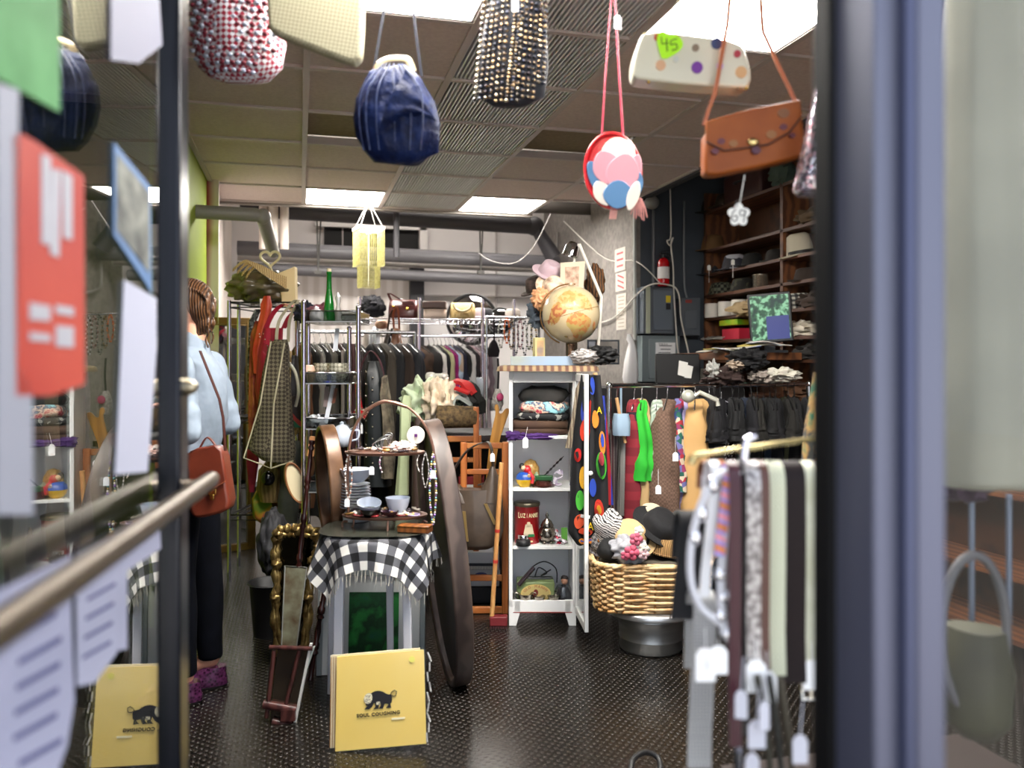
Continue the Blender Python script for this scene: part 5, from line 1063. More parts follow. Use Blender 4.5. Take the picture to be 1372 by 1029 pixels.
for q, (px, L_, c_) in enumerate(((466, 95, '14100e'), (472, 120, '4a3a34'), (460, 80, '8a8078'), (484, 110, '2a1e1e'), (530, 150, '0d0d12'), (538, 120, '14141c'))):
    lab = ['black tasselled strap', 'brown plaited strap', 'silver grey chain strap', 'dark maroon strap', 'long black dress', 'black satin dress'][q]
    hb3(f'{lab} hanging between the chrome tower and the centre pile' if q < 4 else f'{lab} hanging behind the mint green scarf', [(470 + L_ + (60 if q > 3 else 20), px - 3 - (7 if q > 3 else 0), px + 3 + (7 if q > 3 else 0)), (500, px - 3 - (5 if q > 3 else 0), px + 3 + (4 if q > 3 else 0)), (470, px - 2, px + 2)], .03, mt(c_, .6), None, dd=.12 + .25 * (q > 3), name='strap' if q < 4 else 'dress', cat='strap' if q < 4 else 'dress', amp=.08)
# ================================================================ CENTRE PILE
D = 4.75; fc = Fr(620, 784, D); fc.o.z = 0
t = thing('side_table', 'dark wooden table carrying the pile of clothes behind the stool', 'table', fc)
zt2 = fc.L(0, 583, -.25).z
xl = fc.L(560, 0).x; xr = fc.L(682, 0).x
M().box(((xl + xr) / 2, 0, zt2 - .015), (xr - xl, .5, .03)).build('tabletop', mt('1c1210', .4), t, bev=.003)
for x in (xl + .03, xr - .03):
    for y in (-.22, .22): M().box((x, y, zt2 / 2 - .015), (.035, .035, zt2 - .03)).build('leg', WOODDK, t)
M().box(((xl + xr) / 2, .235, zt2 / 2), (xr - xl - .04, .012, zt2 - .06)).build('back_panel', mt('140d0b', .6), t)
M().box((xl + .01, 0, zt2 / 2), (.012, .44, zt2 - .06)).build('side_panel', mt('140d0b', .6), t)
M().box(((xl + xr) / 2, .02, .36), (xr - xl - .06, .42, .018)).build('shelf', mt('1c1210', .5), t)
def pile(label, cat, name, px, py, w_, h_, d_, mat, dd=0, seed=0, nz=.25, f=fc, **k): o = crumple(f, px, py, w_, h_, d_, dd, seed, nz=nz).build(name, mat, fr=f, **k); return tag(o, label, cat)
pile('mint green jacket heaped at the left of the centre pile', 'jacket', 'jacket', 566, 540, 56, 62, .3, mt('b9c8a8', .8, pat='noise', c2='c8d4b8', s=9, bump=.3), -.05, 1)
pile('beige striped sheer blouse draped over the centre pile', 'blouse', 'blouse', 588, 538, 44, 56, .26, mt('c8b49a', .7, pat='wave', c2='dccbb4', s=10), -.14, 2)
pile('white pillow under the rolled rug in the centre pile', 'pillow', 'pillow', 608, 558, 64, 26, .26, mt('dcd6cc', .8), -.12, 3, .1)
o = M().tube([(-.11, 0, 0), (-.1, 0, 0), (.10, .02, .01), (.11, .02, .01)], [.055, .062, .058, .05], 24).build('rolled_rug', mt('3a2c1c', .9, pat='noise', c2='6a5636', s=45, bump=1), loc=W(612, 560, D - .28)); o.rotation_euler = (0, .06, -YAW); tag(o, 'short rolled brown shaggy rug on the front of the centre pile', 'rug')
pile('lavender folded shirt under the rolled rug', 'shirt', 'shirt', 585, 568, 26, 12, .2, mt('8a90b8', .8), -.24, 4, .15)
for i, (px, py, w_, h_, c_, lab, nm) in enumerate(((613, 521, 44, 16, 'a81c1c', 'bright red scarf', 'scarf'), (604, 534, 34, 22, '1c2c20', 'bottle green scarf', 'scarf'), (594, 528, 30, 20, '0e0e12', 'black knitted scarf', 'scarf'), (586, 534, 30, 24, '5a2018', 'rust and maroon scarf', 'scarf'), (628, 531, 28, 30, '1a1a18', 'black and gold handbag', 'handbag'), (600, 541, 24, 12, '2c5a1c', 'leaf green scarf', 'scarf'), (618, 536, 26, 18, '8d9490', 'grey green cloth', 'cloth'), (577, 529, 30, 20, 'c09a60', 'mustard scarf', 'scarf'), (640, 545, 14, 24, '141412', 'black tassel bag', 'handbag'))):
    o = M().strap(curve([Vector((-w_ / 2 * .0043, 0, -.03)), Vector((-w_ / 4 * .0043, .01, h_ * .0022)), Vector((w_ / 5 * .0043, -.01, h_ * .002)), Vector((w_ / 2 * .0043, .01, -.035))], 6), [.06 + .02 * sin(q) for q in range(19)], .02, (.2, 1, .2)).build(nm, mt(c_, .8, pat='noise', c2=c_, s=20, bump=.5), loc=W(px, py, D - .1 + .04 * (i % 3))); o.rotation_euler = (0, .1 * (i % 3 - 1), -YAW + .2 * (i % 4 - 1.5)); tag(o, f'{lab} folded on the top of the centre pile', nm if nm != 'handbag' else 'handbag', 'things heaped on the centre pile')
    M().strap(curve([Vector((-w_ / 2.2 * .0043, -.05, -.035)), Vector((-w_ / 5 * .0043, -.06, h_ * .0012)), Vector((w_ / 2.2 * .0043, -.05, -.03))], 6), .03, .012, (.2, 1, .3)).build('fold', mt(c_, .8, pat='noise', c2=c_, s=20, bump=.5), o)
b = M(); c0 = Vector((0, 0, 0)); b.lathe([(.001, -.02), (.03, -.02), (.032, .0), (.024, .015), (.001, .02)]); b.m = Matrix.Translation((.075, 0, .0)); b.lathe([(.001, -.015), (.026, -.012), (.028, .0), (.02, .012), (.001, .016)]); b.m = Matrix.Identity(4); b.tube([(-.02, 0, 0), (.09, 0, 0)], .012).tube([(.06, 0, 0), (.065, 0, -.09)], .009)
o = b.build('finial', mt('cfccc4', .15, .3), loc=W(577, 503, D + .05)); o.rotation_euler = (0, 0, -YAW); tag(o, 'pair of pale round knobs on a chrome bar above the centre pile', 'hanger')
# mint scarf hanging down
hbag('long mint green scarf hanging from the centre pile', [(662, 530, 548), (620, 532, 548), (580, 535, 549), (545, 536, 552), (530, 540, 550, .6)], .03, mt('a9b48c', .85, pat='noise', c2='b8c49c', s=8), -.35, None, fr0=fc, name='scarf', cat='scarf', grp=None, amp=.1)
hbag('dark brown leather flap hanging beside the mint green scarf', [(690, 552, 572), (620, 551, 569), (560, 556, 566, .6)], .03, mt('3a2c26', .5), -.45, None, fr0=fc, name='leather_apron', cat='leather', grp=None, amp=.03)
# orange wooden frames
def wframe(label, f, x0, x1, ys, y0, y1, w_=.032):
    t = thing('clothes_horse', label, 'wooden frame', f, 'orange wooden frames'); a = f.L(x0, y0); c = f.L(x1, y1)
    for x in (a.x + w_ / 2, c.x - w_ / 2): M().box((x, 0, (a.z + c.z) / 2), (w_, .03, a.z - c.z)).build('upright', WOODOR, t, bev=.005)
    for y, h_ in ys: z = f.L(0, y).z; M().box(((a.x + c.x) / 2, .0, z), (c.x - a.x - 2 * w_ + .002, .024, h_)).build('crossbar', mt('a05c2a', .4, pat='wood', c2='b4723c', s=8, st=(.12, 1, 1)), t, bev=.004)
    return t
f1 = Fr(648, 822, 4.22); f1.o.z = 0; wframe('orange wooden ladder-like frame nearest the white cabinet', f1, 617, 681, [(597, .03), (632, .026), (774, .03), (817, .034)], 592, 822)
f2 = Fr(616, 800, 4.5); f2.o.z = 0; wframe('orange wooden frame standing behind the one nearest the cabinet', f2, 590, 645, [(588, .032), (616, .028), (700, .03), (760, .03)], 583, 800)
f3 = Fr(638, 800, 4.46); f3.o.z = 0; M().box((f3.L(638, 0).x, 0, f3.L(0, 545).z / 2), (.03, .03, f3.L(0, 545).z)).build('wooden_post', WOODOR, fr=f3, bev=.004); tag(bpy.data.objects['wooden_post'], 'tall orange wooden post rising beside the rolled rug', 'post')
# wooden hand form
fh = Fr(655, 700, 4.4); fh.o = W(650, 760, 4.38); hand = [(641, 700), (642, 600), (645, 570), (648, 552), (645, 546), (646, 541), (650, 541), (652, 548), (652, 553), (656, 553), (660, 546), (664, 545), (666, 549), (663, 560), (655, 590), (652, 640), (654, 700)]
fh = Fr(650, 760, 4.36); o = M().prism(smooth_outline(outl(fh, hand), 1), -.008, .008).build('wooden_hand', mt('a8742c', .4, pat='wood', c2='c08a3c', s=6, st=(1, 1, .2)), fr=fh, bev=.003); o.rotation_euler = (0, .08, -YAW); tag(o, 'flat ochre wooden hand shape standing behind the orange frames', 'wooden hand')
# hobo bag
fr = Fr(640, 735, 4.08); t = thing('handbag', 'taupe slouchy leather hobo bag hanging on the orange wooden frame', 'handbag', fr)
tau = mt('3f342c', .4, pat='noise', c2='54473c', s=9, bump=.25, coat=.15)
b = M(); b.loft(rows(fr, [(735, 618, 655, .5), (728, 606, 668, .85), (712, 600, 674), (690, 600, 675, 1), (668, 602, 673, .95), (655, 602, 671, .85)], .062), 44, amp=.02, nz=.004); b.build('body', tau, t)
b = M(); b.loft(rows(fr, [(672, 601, 640, 1), (660, 601, 628, .9), (648, 601, 614, .6), (636, 601, 605, .3)], .055), 20, amp=.03).loft(rows(fr, [(672, 634, 674, 1), (655, 644, 672, .9), (640, 652, 668, .7), (625, 657, 663, .3)], .055), 20, amp=.03); b.build('side_gusset', tau, t)
b = M(); b.strap([fr.L(622, 682) + Vector((0, -.062, 0)), fr.L(626, 722) + Vector((0, -.06, 0))], .02, .006).strap([fr.L(651, 672) + Vector((0, -.062, 0)), fr.L(664, 700) + Vector((0, -.055, 0))], .016, .006); b.build('gold_trim', mt('9a8050', .35, .6), t)
M().strap(curve([fr.L(603, 638), fr.L(625, 605, .05), fr.L(650, 592, .12), fr.L(658, 600), fr.L(661, 628)], 6), .022, .005, (.5, .86, 0)).strap([fr.L(640, 650), fr.L(655, 645), fr.L(661, 632)], .016, .005, (0, 1, 0)).build('strap', mt('2e2520', .45), t)
M().ball(fr.L(661, 630), .008, 8, 6).ball(fr.L(603, 640), .008, 8, 6).build('strap_rings', STEEL, t); ptag(t, fr.L(660, 604) + Vector((0, -.02, 0)), .022, .04, .01)
# things on shelf behind frames
def slab(label, px, py, w_, d_, h_, mat, D_, name='book', cat='book', rz=0, bev=.002):
    p = W(px, py, D_); o = M().box((0, 0, h_ / 2), (w_, d_, h_)).build(name, mat, loc=p, bev=bev); o.rotation_euler = (0, 0, -YAW + rz); return tag(o, label, cat)
bk = slab('thick red covered book with white pages behind the orange frames', 632, 655, .14, .1, .075, mt('7c1c20', .5), 4.62)
M().box((0, -.051, .02), (.132, .002, .022)).build('pages', PAPER, bk)
slab('tan cardboard box under the red book', 632, 682, .18, .15, .085, mt('7a5634', .7), 4.64, 'cardboard_box', 'box')
slab('small purple book low behind the taupe hobo bag', 641, 694, .1, .08, .045, mt('5a4a80', .6), 4.6)
kb = slab('white cardboard box with a picture of a keyboard, standing low behind the frames', 638, 780, .25, .16, .18, mt('c9cdd4', .6), 4.5, 'keyboard_box', 'box'); kz = kb.location.z
kb.location.z = .0 + max(.0, kz)
M().box((.03, -.081, .105), (.17, .002, .035)).build('printed_keyboard', mt('2a2c34', .5), kb)
b = M(); [b.box((-.045 + .0075 * i, -.0825, .098), (.0055, .001, .018)) for i in range(20)]; b.build('printed_keys', PAPER, kb)
M().prism([(.03 + .035 * cos(q), .058 + .016 * sin(q)) for q in [i * pi / 10 for i in range(20)]], -.0825, -.0815).build('printed_emblem', mt('2c3c7c', .5), kb)
slab('dark storage crate on the floor supporting the keyboard box', 640, 838, .26, .2, kb.location.z - .03 if kb.location.z > .1 else .08, mt('15151a', .6), 4.5, 'crate', 'crate').location.z = 0
# standing black & steel boxes right of pile
o = slab('tall brushed steel canister beside the clothes pile', 643, 545, .045, .06, .18, mt('a8a8a8', .25, .8), 5.1, 'canister', 'canister')
# feather duster & hanging trinkets near cabinet left edge
ftk = Fr(668, 560, 4.5)
hbag('grey fluffy keyring charm with a pink heart hanging left of the cabinet', [(550, 663, 670, .6), (542, 659, 675), (530, 660, 675), (520, 664, 671, .6)], .03, mt('8c8884', .95, pat='noise', c2='b8b4ae', s=60, bump=1), 0, [[(667, 522), (668, 500), (667, 480)]], fr0=ftk, name='charm', cat='charm', grp=None, nz=.012, smat=BLK)
M().ball((0, 0, 0), (.02, .012, .022), 12, 8).build('pink_heart', mt('b83c6c', .5), loc=W(670, 532, 4.45)); tag(bpy.data.objects['pink_heart'], 'pink heart pinned on the grey fluffy charm', 'charm')
hbag('black velvet pouch hanging beside the back shelf necklaces', [(478, 655, 668, .7), (470, 653, 670), (460, 656, 667, .8), (455, 660, 664, .4)], .04, mt('140c14', .9), .8, [[(662, 456), (662, 425)]], fr0=ftk, name='pouch', cat='bag', grp=None)
for i, (px, y0, y1, cols_, lab) in enumerate(((671, 425, 468, ['c8c4b8', '8a8880'], 'silver grey'), (679, 424, 462, ['c8501c', 'e07a3c'], 'orange'), (685, 426, 470, ['8a6a4a', '4a3a30'], 'brown'), (691, 424, 478, ['3a3a3c', '707074'], 'black'), (697, 426, 470, ['7a4a50', 'b89a9c'], 'rose'), (703, 428, 478, ['2c2c30', 'c8c8cc'], 'black and silver'), (709, 428, 470, ['5a5a50', '90907c'], 'olive'), (715, 428, 474, ['b8a078', '5c4c38'], 'gold'))):
    necklace(f'{lab} bead necklace hanging on the hooks left of the globe', px, y0, y1, cols_, .0058, fr=Fr(690, 430, 5.0), dd=0, sw=.016, grp='necklaces hanging left of the globe')
o = M().tube([W(650, 424, 5.0) - W(690, 424, 5.0), W(722, 426, 5.0) - W(690, 424, 5.0)], .006, 8).tube([W(722, 426, 5) - W(690, 424, 5), W(722, 426, 5) - W(690, 424, 5) + Vector((0, .0, -W(722, 426, 5).z + .02))], .008, 8).tube([W(652, 426, 5) - W(690, 424, 5), W(652, 426, 5) - W(690, 424, 5) + Vector((0, .0, -W(722, 426, 5).z + .02))], .008, 8).build('necklace_rail', CHROME, loc=W(690, 424, 5.0)); tag(o, 'slim chrome rail holding necklaces left of the globe', 'rail')
# ================================================================ WHITE CABINET
D = 4.02; fr = Fr(725, 838, D); fr.o.z = 0; k = fr.k()
wc = mt('e4e4e2', .35)
t = thing('display_cabinet', 'narrow white cabinet with open shelves and its glass door swung open', 'cabinet', fr); cab = t
t.rotation_euler = (0, 0, -YAW)
def XZ(px, py, dd=0): q = fr.L(px, py, dd); return q.x, q.z
x0 = XZ(682, 0)[0]; x1 = XZ(772, 0)[0]; zT = XZ(0, 492)[1]; dp = .30
def cbx(name, xa, xb, ya, yb, za, zb, m_=wc, par=t, bev=.002): return M().box(((xa + xb) / 2, (ya + yb) / 2, (za + zb) / 2), (abs(xb - xa), abs(yb - ya), abs(zb - za))).build(name, m_, par, bev=bev)
cbx('top', x0 - .012, x1 + .022, -.015, dp, zT - .022, zT)
cbx('side_panel', x0, x0 + .018, 0, dp, .09, zT - .022); cbx('side_panel', x1 - .018, x1, 0, dp, .09, zT - .022)
cbx('back_panel', x0 + .018, x1 - .018, dp - .008, dp, .09, zT - .022, mt('f4f4f8', .5))
cbx('top_rail', x0 + .018, x1 - .018, 0, .018, zT - .075, zT - .022)
b = M(); b.box(((x0 + x1) / 2, .009, .095), (x1 - x0 - .05, .018, .055)); b.build('bottom_rail', wc, t, bev=.002)
for xx, s in ((x0, 1), (x1, -1)): M().prism([(xx, 0), (xx + s * .035, 0), (xx + s * .055, .07), (xx + s * .055, .125), (xx, .125)], 0, .018).build('leg', wc, t, bev=.002); M().box((xx + s * .012, dp - .02, .05), (.02, .03, .1)).build('leg', wc, t)
ZS = [XZ(0, 584)[1], XZ(0, 654)[1], XZ(0, 732)[1], XZ(0, 815)[1]]
for z in ZS: cbx('shelf', x0 + .018, x1 - .018, .004, dp - .008, z - .016, z)
cbx('red_line', x0 + .02, x1 - .02, -.001, .002, ZS[3] - .022, ZS[3] - .018, mt('8a2c24', .5), bev=0)
# door
dg = Fr(0, 0, 1, 0, Vector((0, 0, 0)))
dr = bpy.data.objects.new('door', None); COL.objects.link(dr); dr.parent = t; dr.location = (x1, -.002, 0); fe = fr.L(786, 0, -.31); dr.rotation_euler = (0, 0, atan2(-.31 + .0, fe.x - x1)); dr['label'] = 'narrow glazed door standing open towards the front'
dw = sqrt((fe.x - x1) ** 2 + .31 ** 2); zd0 = .07; zd1 = zT - .03
for xa, xb, za, zb_ in ((0, .028, zd0, zd1), (dw - .028, dw, zd0, zd1), (.028, dw - .028, zd0, zd0 + .035), (.028, dw - .028, zd1 - .035, zd1)): M().box(((xa + xb) / 2, 0, (za + zb_) / 2), (xb - xa, .018, zb_ - za)).build('door_frame', wc, dr, bev=.002)
M().box((dw / 2, 0, (zd0 + zd1) / 2), (dw - .05, .003, zd1 - zd0 - .06)).build('door_glass', glass_mat('eef2f4', .06, 2.5), dr)
M().ball((dw - .014, .02, .78), .011, 12, 8).build('knob', mt('ecebe6', .3), dr)
def pc(label, cat, name, px, z, y, b, mat, rot=0, **kk):
    x = XZ(px, 0, y)[0]; o = b.build(name, mat, loc=fr.o + Matrix.Rotation(-YAW, 3, 'Z') @ Vector((x, y, z)), **kk); o.rotation_euler = (0, 0, -YAW + rot); return tag(o, label, cat)
# shelf 1: folded clothes
pc('folded chocolate brown blanket on the top shelf of the white cabinet', 'blanket', 'blanket', 723, ZS[0] + .001, .14, M().loft([(0, .13, .11), (.01, .142, .12), (.028, .14, .12), (.032, .135, .115), (.036, .142, .12), (.06, .14, .12), (.07, .13, .11)], 36, e=5, nz=.004), mt('3a241c', .85, pat='noise', c2='46301f', s=9))
pc('purple fringed scarf poking out under the brown blanket', 'scarf', 'scarf', 712, ZS[0] + .001, .005, M().ball((0, 0, -.005), (.10, .012, .014), 24, 10, nz=.5, nf=30).ball((-.09, -.01, .0), (.03, .012, .02), 16, 10, nz=.5, nf=30), mt('3a1458', .8))
ptg = M().prism([(-.013, -.05), (.013, -.05), (.013, -.01), (.006, 0), (-.006, 0), (-.013, -.01)], -.001, .001).tube([(0, 0, 0), (.01, 0, .05)], .0008, 5).build('price_tag', mt('f2f2f4', .6), loc=W(704, 586, 3.97)); ptg.rotation_euler = (0, 0, -YAW); tag(ptg, 'white price tag hanging in the white cabinet below the brown blanket', 'price tag')
pc('black embroidered top folded on the brown blanket', 'garment', 'embroidered_blouse', 726, ZS[0] + .072, .13, M().loft([(0, .12, .1), (.012, .13, .11), (.03, .125, .11), (.036, .11, .1)], 40, e=4, nz=.012, nf=16), mt('0e0e12', .8, pat='cells', s=60, cols=['0e0e12', '0e0e12', '16161c', '8a8a84', '0e0e12']))
pc('navy top with red, pink and cream print folded on the black one', 'garment', 'printed_blouse', 728, ZS[0] + .108, .12, M().loft([(0, .11, .1), (.02, .125, .11), (.045, .115, .1), (.055, .09, .08)], 40, e=3, nz=.016, nf=16), mt('1a1e3c', .8, pat='noise', cols=['14183a', 'a83040', 'd8c0a8', '2c3458', '8ac0c8'], s=26))
pc('charcoal crumpled shirt on top of the folded pile in the cabinet', 'garment', 'folded_shirt', 728, ZS[0] + .165, .13, M().loft([(0, .11, .1), (.025, .125, .11), (.05, .11, .1), (.07, .06, .06)], 40, e=3, nz=.018, nf=14), mt('1c1b1a', .85, pat='noise', c2='2c2a28', s=10))
# shelf 2
t = pc('round toy figure in blue, yellow and red on the second cabinet shelf', 'toy', 'round_toy', 703, ZS[1], .05, M().lathe([(.001, 0), (.02, 0), (.038, .018), (.044, .038), (.001, .0385)]), mt('e0b41c', .3))
M().lathe([(.044, .038), (.040, .058), (.028, .07), (.001, .074)]).build('body', mt('1c4a9c', .3), t); M().ball((.012, -.005, .082), (.02, .018, .022), 14, 10, nz=.1).build('head', mt('b81c24', .4), t); M().ball((-.006, -.01, .092), .013, 12, 8).build('face', mt('d8b48c', .5), t)
M().tube([(.02, -.02, .075), (.04, -.03, .05), (.034, -.035, .02)], .009, 8).build('arm', mt('b81c24', .4), t); M().tube([(.02, -.03, .06), (.02, -.04, .055)], .008, 8).build('hand', mt('d8b48c', .5), t); M().ball((-.014, .0, .1), (.014, .014, .016), 10, 8).build('hat', BLK, t)
pc('patterned gold papier-mache egg standing behind the round toy', 'egg', 'egg', 711, ZS[1], .14, M().lathe([(.001, 0), (.03, .01), (.045, .04), (.042, .085), (.025, .115), (.001, .125)]), mt('9a7434', .3, pat='vor', c2='c8a060', s=60))
pc('small pale green figurine beside the patterned egg', 'figurine', 'figurine', 719, ZS[1], .08, M().loft([(0, .03, .02), (.03, .028, .018), (.055, .014, .012), (.07, .004, .004)], 16, nz=.006, nf=20), mt('8a9a7c', .4))
t = pc('dark green box resting on a round mahogany base on the second shelf', 'box', 'trinket_box', 729, ZS[1] + .03, .06, M().box((0, 0, .012), (.085, .05, .022), rz=-.1), mt('14481c', .4), bev=.003)
pc('round mahogany base on the second cabinet shelf', 'stand', 'mahogany_stand', 728, ZS[1], .06, M().lathe([(.001, 0), (.056, 0), (.058, .008), (.046, .014), (.042, .026), (.03, .03), (.001, .03)]), mt('3a1810', .25, coat=.4))
pc('thin dark beaded rod leaning against the back of the second shelf', 'rod', 'beaded_rod', 737, ZS[1] + .035, .18, M().tube([(-.03 + .1 * i / 12, 0, .10 * i / 12) for i in range(13)], [.0025 if i % 2 else .006 for i in range(12)] + [.001], 8), mt('1c1416', .4))
pc('clear and lilac glass butterfly ornament on the second shelf', 'ornament', 'glass_butterfly', 748, ZS[1], .06, M().tube(curve([(0, 0, 0), (-.01, 0, .03), (.02, 0, .05), (.01, 0, .08), (-.02, 0, .06)], 5), .004, 6).prism([(.01 + .016 * cos(q), .07 + .012 * sin(q)) for q in [i * pi / 8 for i in range(16)]], -.003, .003).prism([(-.015 + .012 * cos(q), .03 + .016 * sin(q)) for q in [i * pi / 8 for i in range(16)]], -.003, .003).ball((0, 0, .008), (.02, .015, .008), 12, 6), mt('9a86a8', .12, .3, pat='noise', c2='d8d4dc', s=50))
# shelf 3
t = pc('tall red coffee can lettered LUZIANNE on the third cabinet shelf', 'can', 'coffee_can', 706, ZS[2], .10, M().lathe([(.001, 0), (.061, 0), (.062, .004), (.061, .182), (.064, .184), (.064, .196), (.058, .198), (.001, .198)], n=40), mt('9c0c14', .3, coat=.3), rot=.12)
M().lathe([(.0635, .182), (.0655, .184), (.0655, .197), (.0625, .2)], n=40).build('rim', mt('6a6252', .3, .8), t)
for i, ch in enumerate('LUZIANNE'):
    a = -pi / 2 - .80 + i * .225; text(ch, .030 if i else .038, (.0625 * cos(a), .0625 * sin(a), .140), mt('e8e0b0', .5), t, rot=(pi / 2, 0, a + pi / 2), sx=.62)
b = M()
for (x, z, w_, h_) in ((0, .098, .012, .012), (0, .075, .026, .024),): b.prism([(x - w_, z - h_), (x + w_, z - h_), (x + w_ * .6, z + h_), (x - w_ * .6, z + h_)], -.0655, -.0625)
b.build('printed_figure', mt('c9b89a', .5), t); M().prism([(-.028, .038), (.028, .038), (.028, .05), (-.028, .05)], -.066, -.058).build('printed_tray', mt('1c6a3a', .5), t)
M().prism([(-.018, .012), (.02, .012), (.02, .018), (-.018, .018)], -.0648, -.06).build('small_print', mt('e0d0a0', .5), t)
t = pc('black and chrome round tin in front of the red coffee can', 'tin', 'round_tin', 701, ZS[2], .02, M().lathe([(.001, 0), (.034, 0), (.036, .004), (.036, .026), (.03, .03), (.001, .03)]), BLK); M().lathe([(.024, .03), (.026, .034), (.026, .05), (.022, .053), (.001, .053)]).build('chrome_top', CHROME, t)
silv = mt('a49c90', .2, .95, pat='noise', c2='6a6258', s=30, bump=.3)
t = pc('round silver lidded pot with a ball finial on the third shelf', 'pot', 'silver_pot', 733, ZS[2] + .01, .07, M().lathe([(.001, 0), (.025, 0), (.042, .018), (.046, .04), (.036, .066), (.03, .072), (.001, .073)], n=30), silv)
M().lathe([(.032, .073), (.033, .078), (.022, .10), (.008, .112), (.006, .12), (.009, .128), (.003, .14), (.001, .146)]).build('lid', silv, t); b = M(); [b.ball((.028 * cos(q), .028 * sin(q), -.002), .008, 8, 6) for q in (.5, 2.6, 4.2, 5.4)]; b.build('feet', silv, t)
pc('cluster of clear red glass sweets in wrappers on the third shelf', 'ornament', 'glass_sweets', 748, ZS[2], .06, M().ball((0, 0, .02), (.022, .02, .02), 14, 10, nz=.4, nf=20).ball((-.01, 0, .05), (.012, .012, .016), 12, 8, nz=.4, nf=20).ball((.025, -.01, .012), (.02, .02, .012), 12, 8, nz=.4), mt('8c4c58', .12, .2, pat='cells', s=80, cols=['c8c0c4', 'a01c34', '4a444c', 'e0dce0']))
pc('small green and white packet at the right of the third shelf', 'packet', 'packet', 756, ZS[2], .1, M().box((0, 0, .035), (.03, .015, .07)), mt('5c9a3c', .4))
# shelf 4
t = pc('green and cream tin lettered OLD MANNY on the bottom shelf', 'tin', 'lettered_tin', 717, ZS[3], .12, M().box((0, 0, .055), (.185, .12, .11)), mt('6a7a4c', .35, pat='noise', c2='7c8a5a', s=6), bev=.006, rot=.03)
M().prism([(.074 * cos(q), .056 + .044 * sin(q)) for q in [i * pi / 16 for i in range(32)]], -.0612, -.0602).build('oval_label', mt('c9b06a', .5), t); M().prism([(.066 * cos(q), .056 + .037 * sin(q)) for q in [i * pi / 16 for i in range(32)]], -.0616, -.0606).build('oval_field', mt('b8a468', .5), t)
ch = 'OLD MANNY'
for i, c_ in enumerate(ch):
    if c_ == ' ': continue
    q = pi - .42 - i * (pi - .84) / 8; text(c_, .019, (.058 * cos(q), -.062, .054 + .036 * sin(q)), mt('8c2418', .5), t, rot=(pi / 2, -(q - pi / 2) * .6, 0), sx=.9)
M().prism([(.012 * cos(q), .06 + .016 * sin(q)) for q in [i * pi / 8 for i in range(16)]], -.0622, -.061).build('printed_oval', mt('6a1c18', .5), t)
for i, (px, s_) in enumerate(((704, 1.3), (722, 1), (742, 1))):
    lab = ['tallest footed silver dish, at the left of the bottom shelf', 'footed silver dish in the middle of the three on the bottom shelf', 'footed silver dish at the right of the three on the bottom shelf'][i]
    t = pc(lab, 'dish', 'silver_dish', px, ZS[3], .035, M().lathe([(.001, .014 * s_), (.012 * s_, .014 * s_), (.02 * s_, .022 * s_), (.03 * s_, .046 * s_), (.033 * s_, .05 * s_), (.028 * s_, .047 * s_), (.015 * s_, .026 * s_), (.001, .022 * s_)], n=28), silv)
    t['group'] = 'silver dishes on the bottom shelf'
    b = M(); b.lathe([(.001, 0), (.016 * s_, 0), (.017 * s_, .004), (.006 * s_, .009), (.008 * s_, .016 * s_), (.001, .018)]); b.build('foot', mt('b89c5c', .25, .9), t)
    if i == 0: b = M(); [b.tube(curve([(s * .028, 0, .03), (s * .05, 0, .045), (s * .05, 0, .065), (s * .036, 0, .062)], 5), .003, 6) for s in (-1, 1)]; b.build('handles', silv, t)
pc('dark plum hair comb and black wires jumbled at the back of the bottom shelf', 'wires', 'wire_tangle', 722, ZS[3] + .11, .13, M().tube(curve([(-.08, 0, 0), (-.03, 0, .06), (.03, 0, .085), (.085, 0, .05), (.09, 0, -.02)], 8), .003, 6).tube(curve([(-.02, 0, .01), (.0, .02, .05), (.04, 0, .03), (.01, -.02, .02), (.06, 0, .045)], 8), .003, 6).tube([(-.06, .0, 0), (.06, .0, .0), (.062, 0, .005)], .012, 8), mt('15141a', .35))
pc('dark metal curling tong leaning on the green tin', 'hair tong', 'hair_tong', 703, ZS[3] + .10, .05, M().tube([(-.03, 0, 0), (.045, 0, .085)], [.012, .011], 12), mt('6a5c60', .2, .9))
t = pc('small doll in a clear bag at the right of the bottom shelf', 'doll', 'doll', 755, ZS[3], .08, M().loft([(0, .045, .035), (.04, .042, .03), (.075, .03, .02), (.095, .012, .01)], 24, nz=.01, nf=14), mt('1a1c22', .5, pat='noise', c2='3c4048', s=20)); M().ball((.005, 0, .112), (.017, .016, .02), 14, 10).build('head', mt('a87c64', .5), t); M().ball((.005, .004, .126), (.019, .018, .012), 12, 8, nz=.2).build('hair', mt('1c1214', .7), t)
M().loft([(.0, .05, .04), (.05, .052, .04), (.09, .035, .03)], 20, nz=.012).build('clear_bag', glass_mat('e4e6ea', .15, 2, gain=.5, rough=.2), t)
# scarf over the cabinet door
sd = Fr(785, 728, 3.80); t = thing('football_scarf', 'long multicoloured printed scarf hung over the open cabinet door', 'scarf', sd)
scm = mt('0d0d10', .8, pat='noise', c2='0f0f14', s=4)
def sheetp(f, pl, dd0, dd1, wav=.012, n=3): # pl: rows (py, xl, xr)
    def fn(u, v):
        q = u * (len(pl) - 1); i = min(int(q), len(pl) - 2); g_ = q - i; r = [pl[i][j] * (1 - g_) + pl[i + 1][j] * g_ for j in range(3)]
        p = f.L(r[1] + (r[2] - r[1]) * v, r[0], 0); p.y = dd0 + (dd1 - dd0) * v + wav * sin(n * 2 * pi * v + u * 2); return p
    return fn
LP = [(502, 778, 800), (560, 770, 806), (620, 764, 810), (680, 764, 812), (712, 762, 808), (728, 774, 800)]
fnS = sheetp(sd, LP, -.02, -.09)
M().sheet(fnS, 28, 20, .006).build('cloth', scm, t)
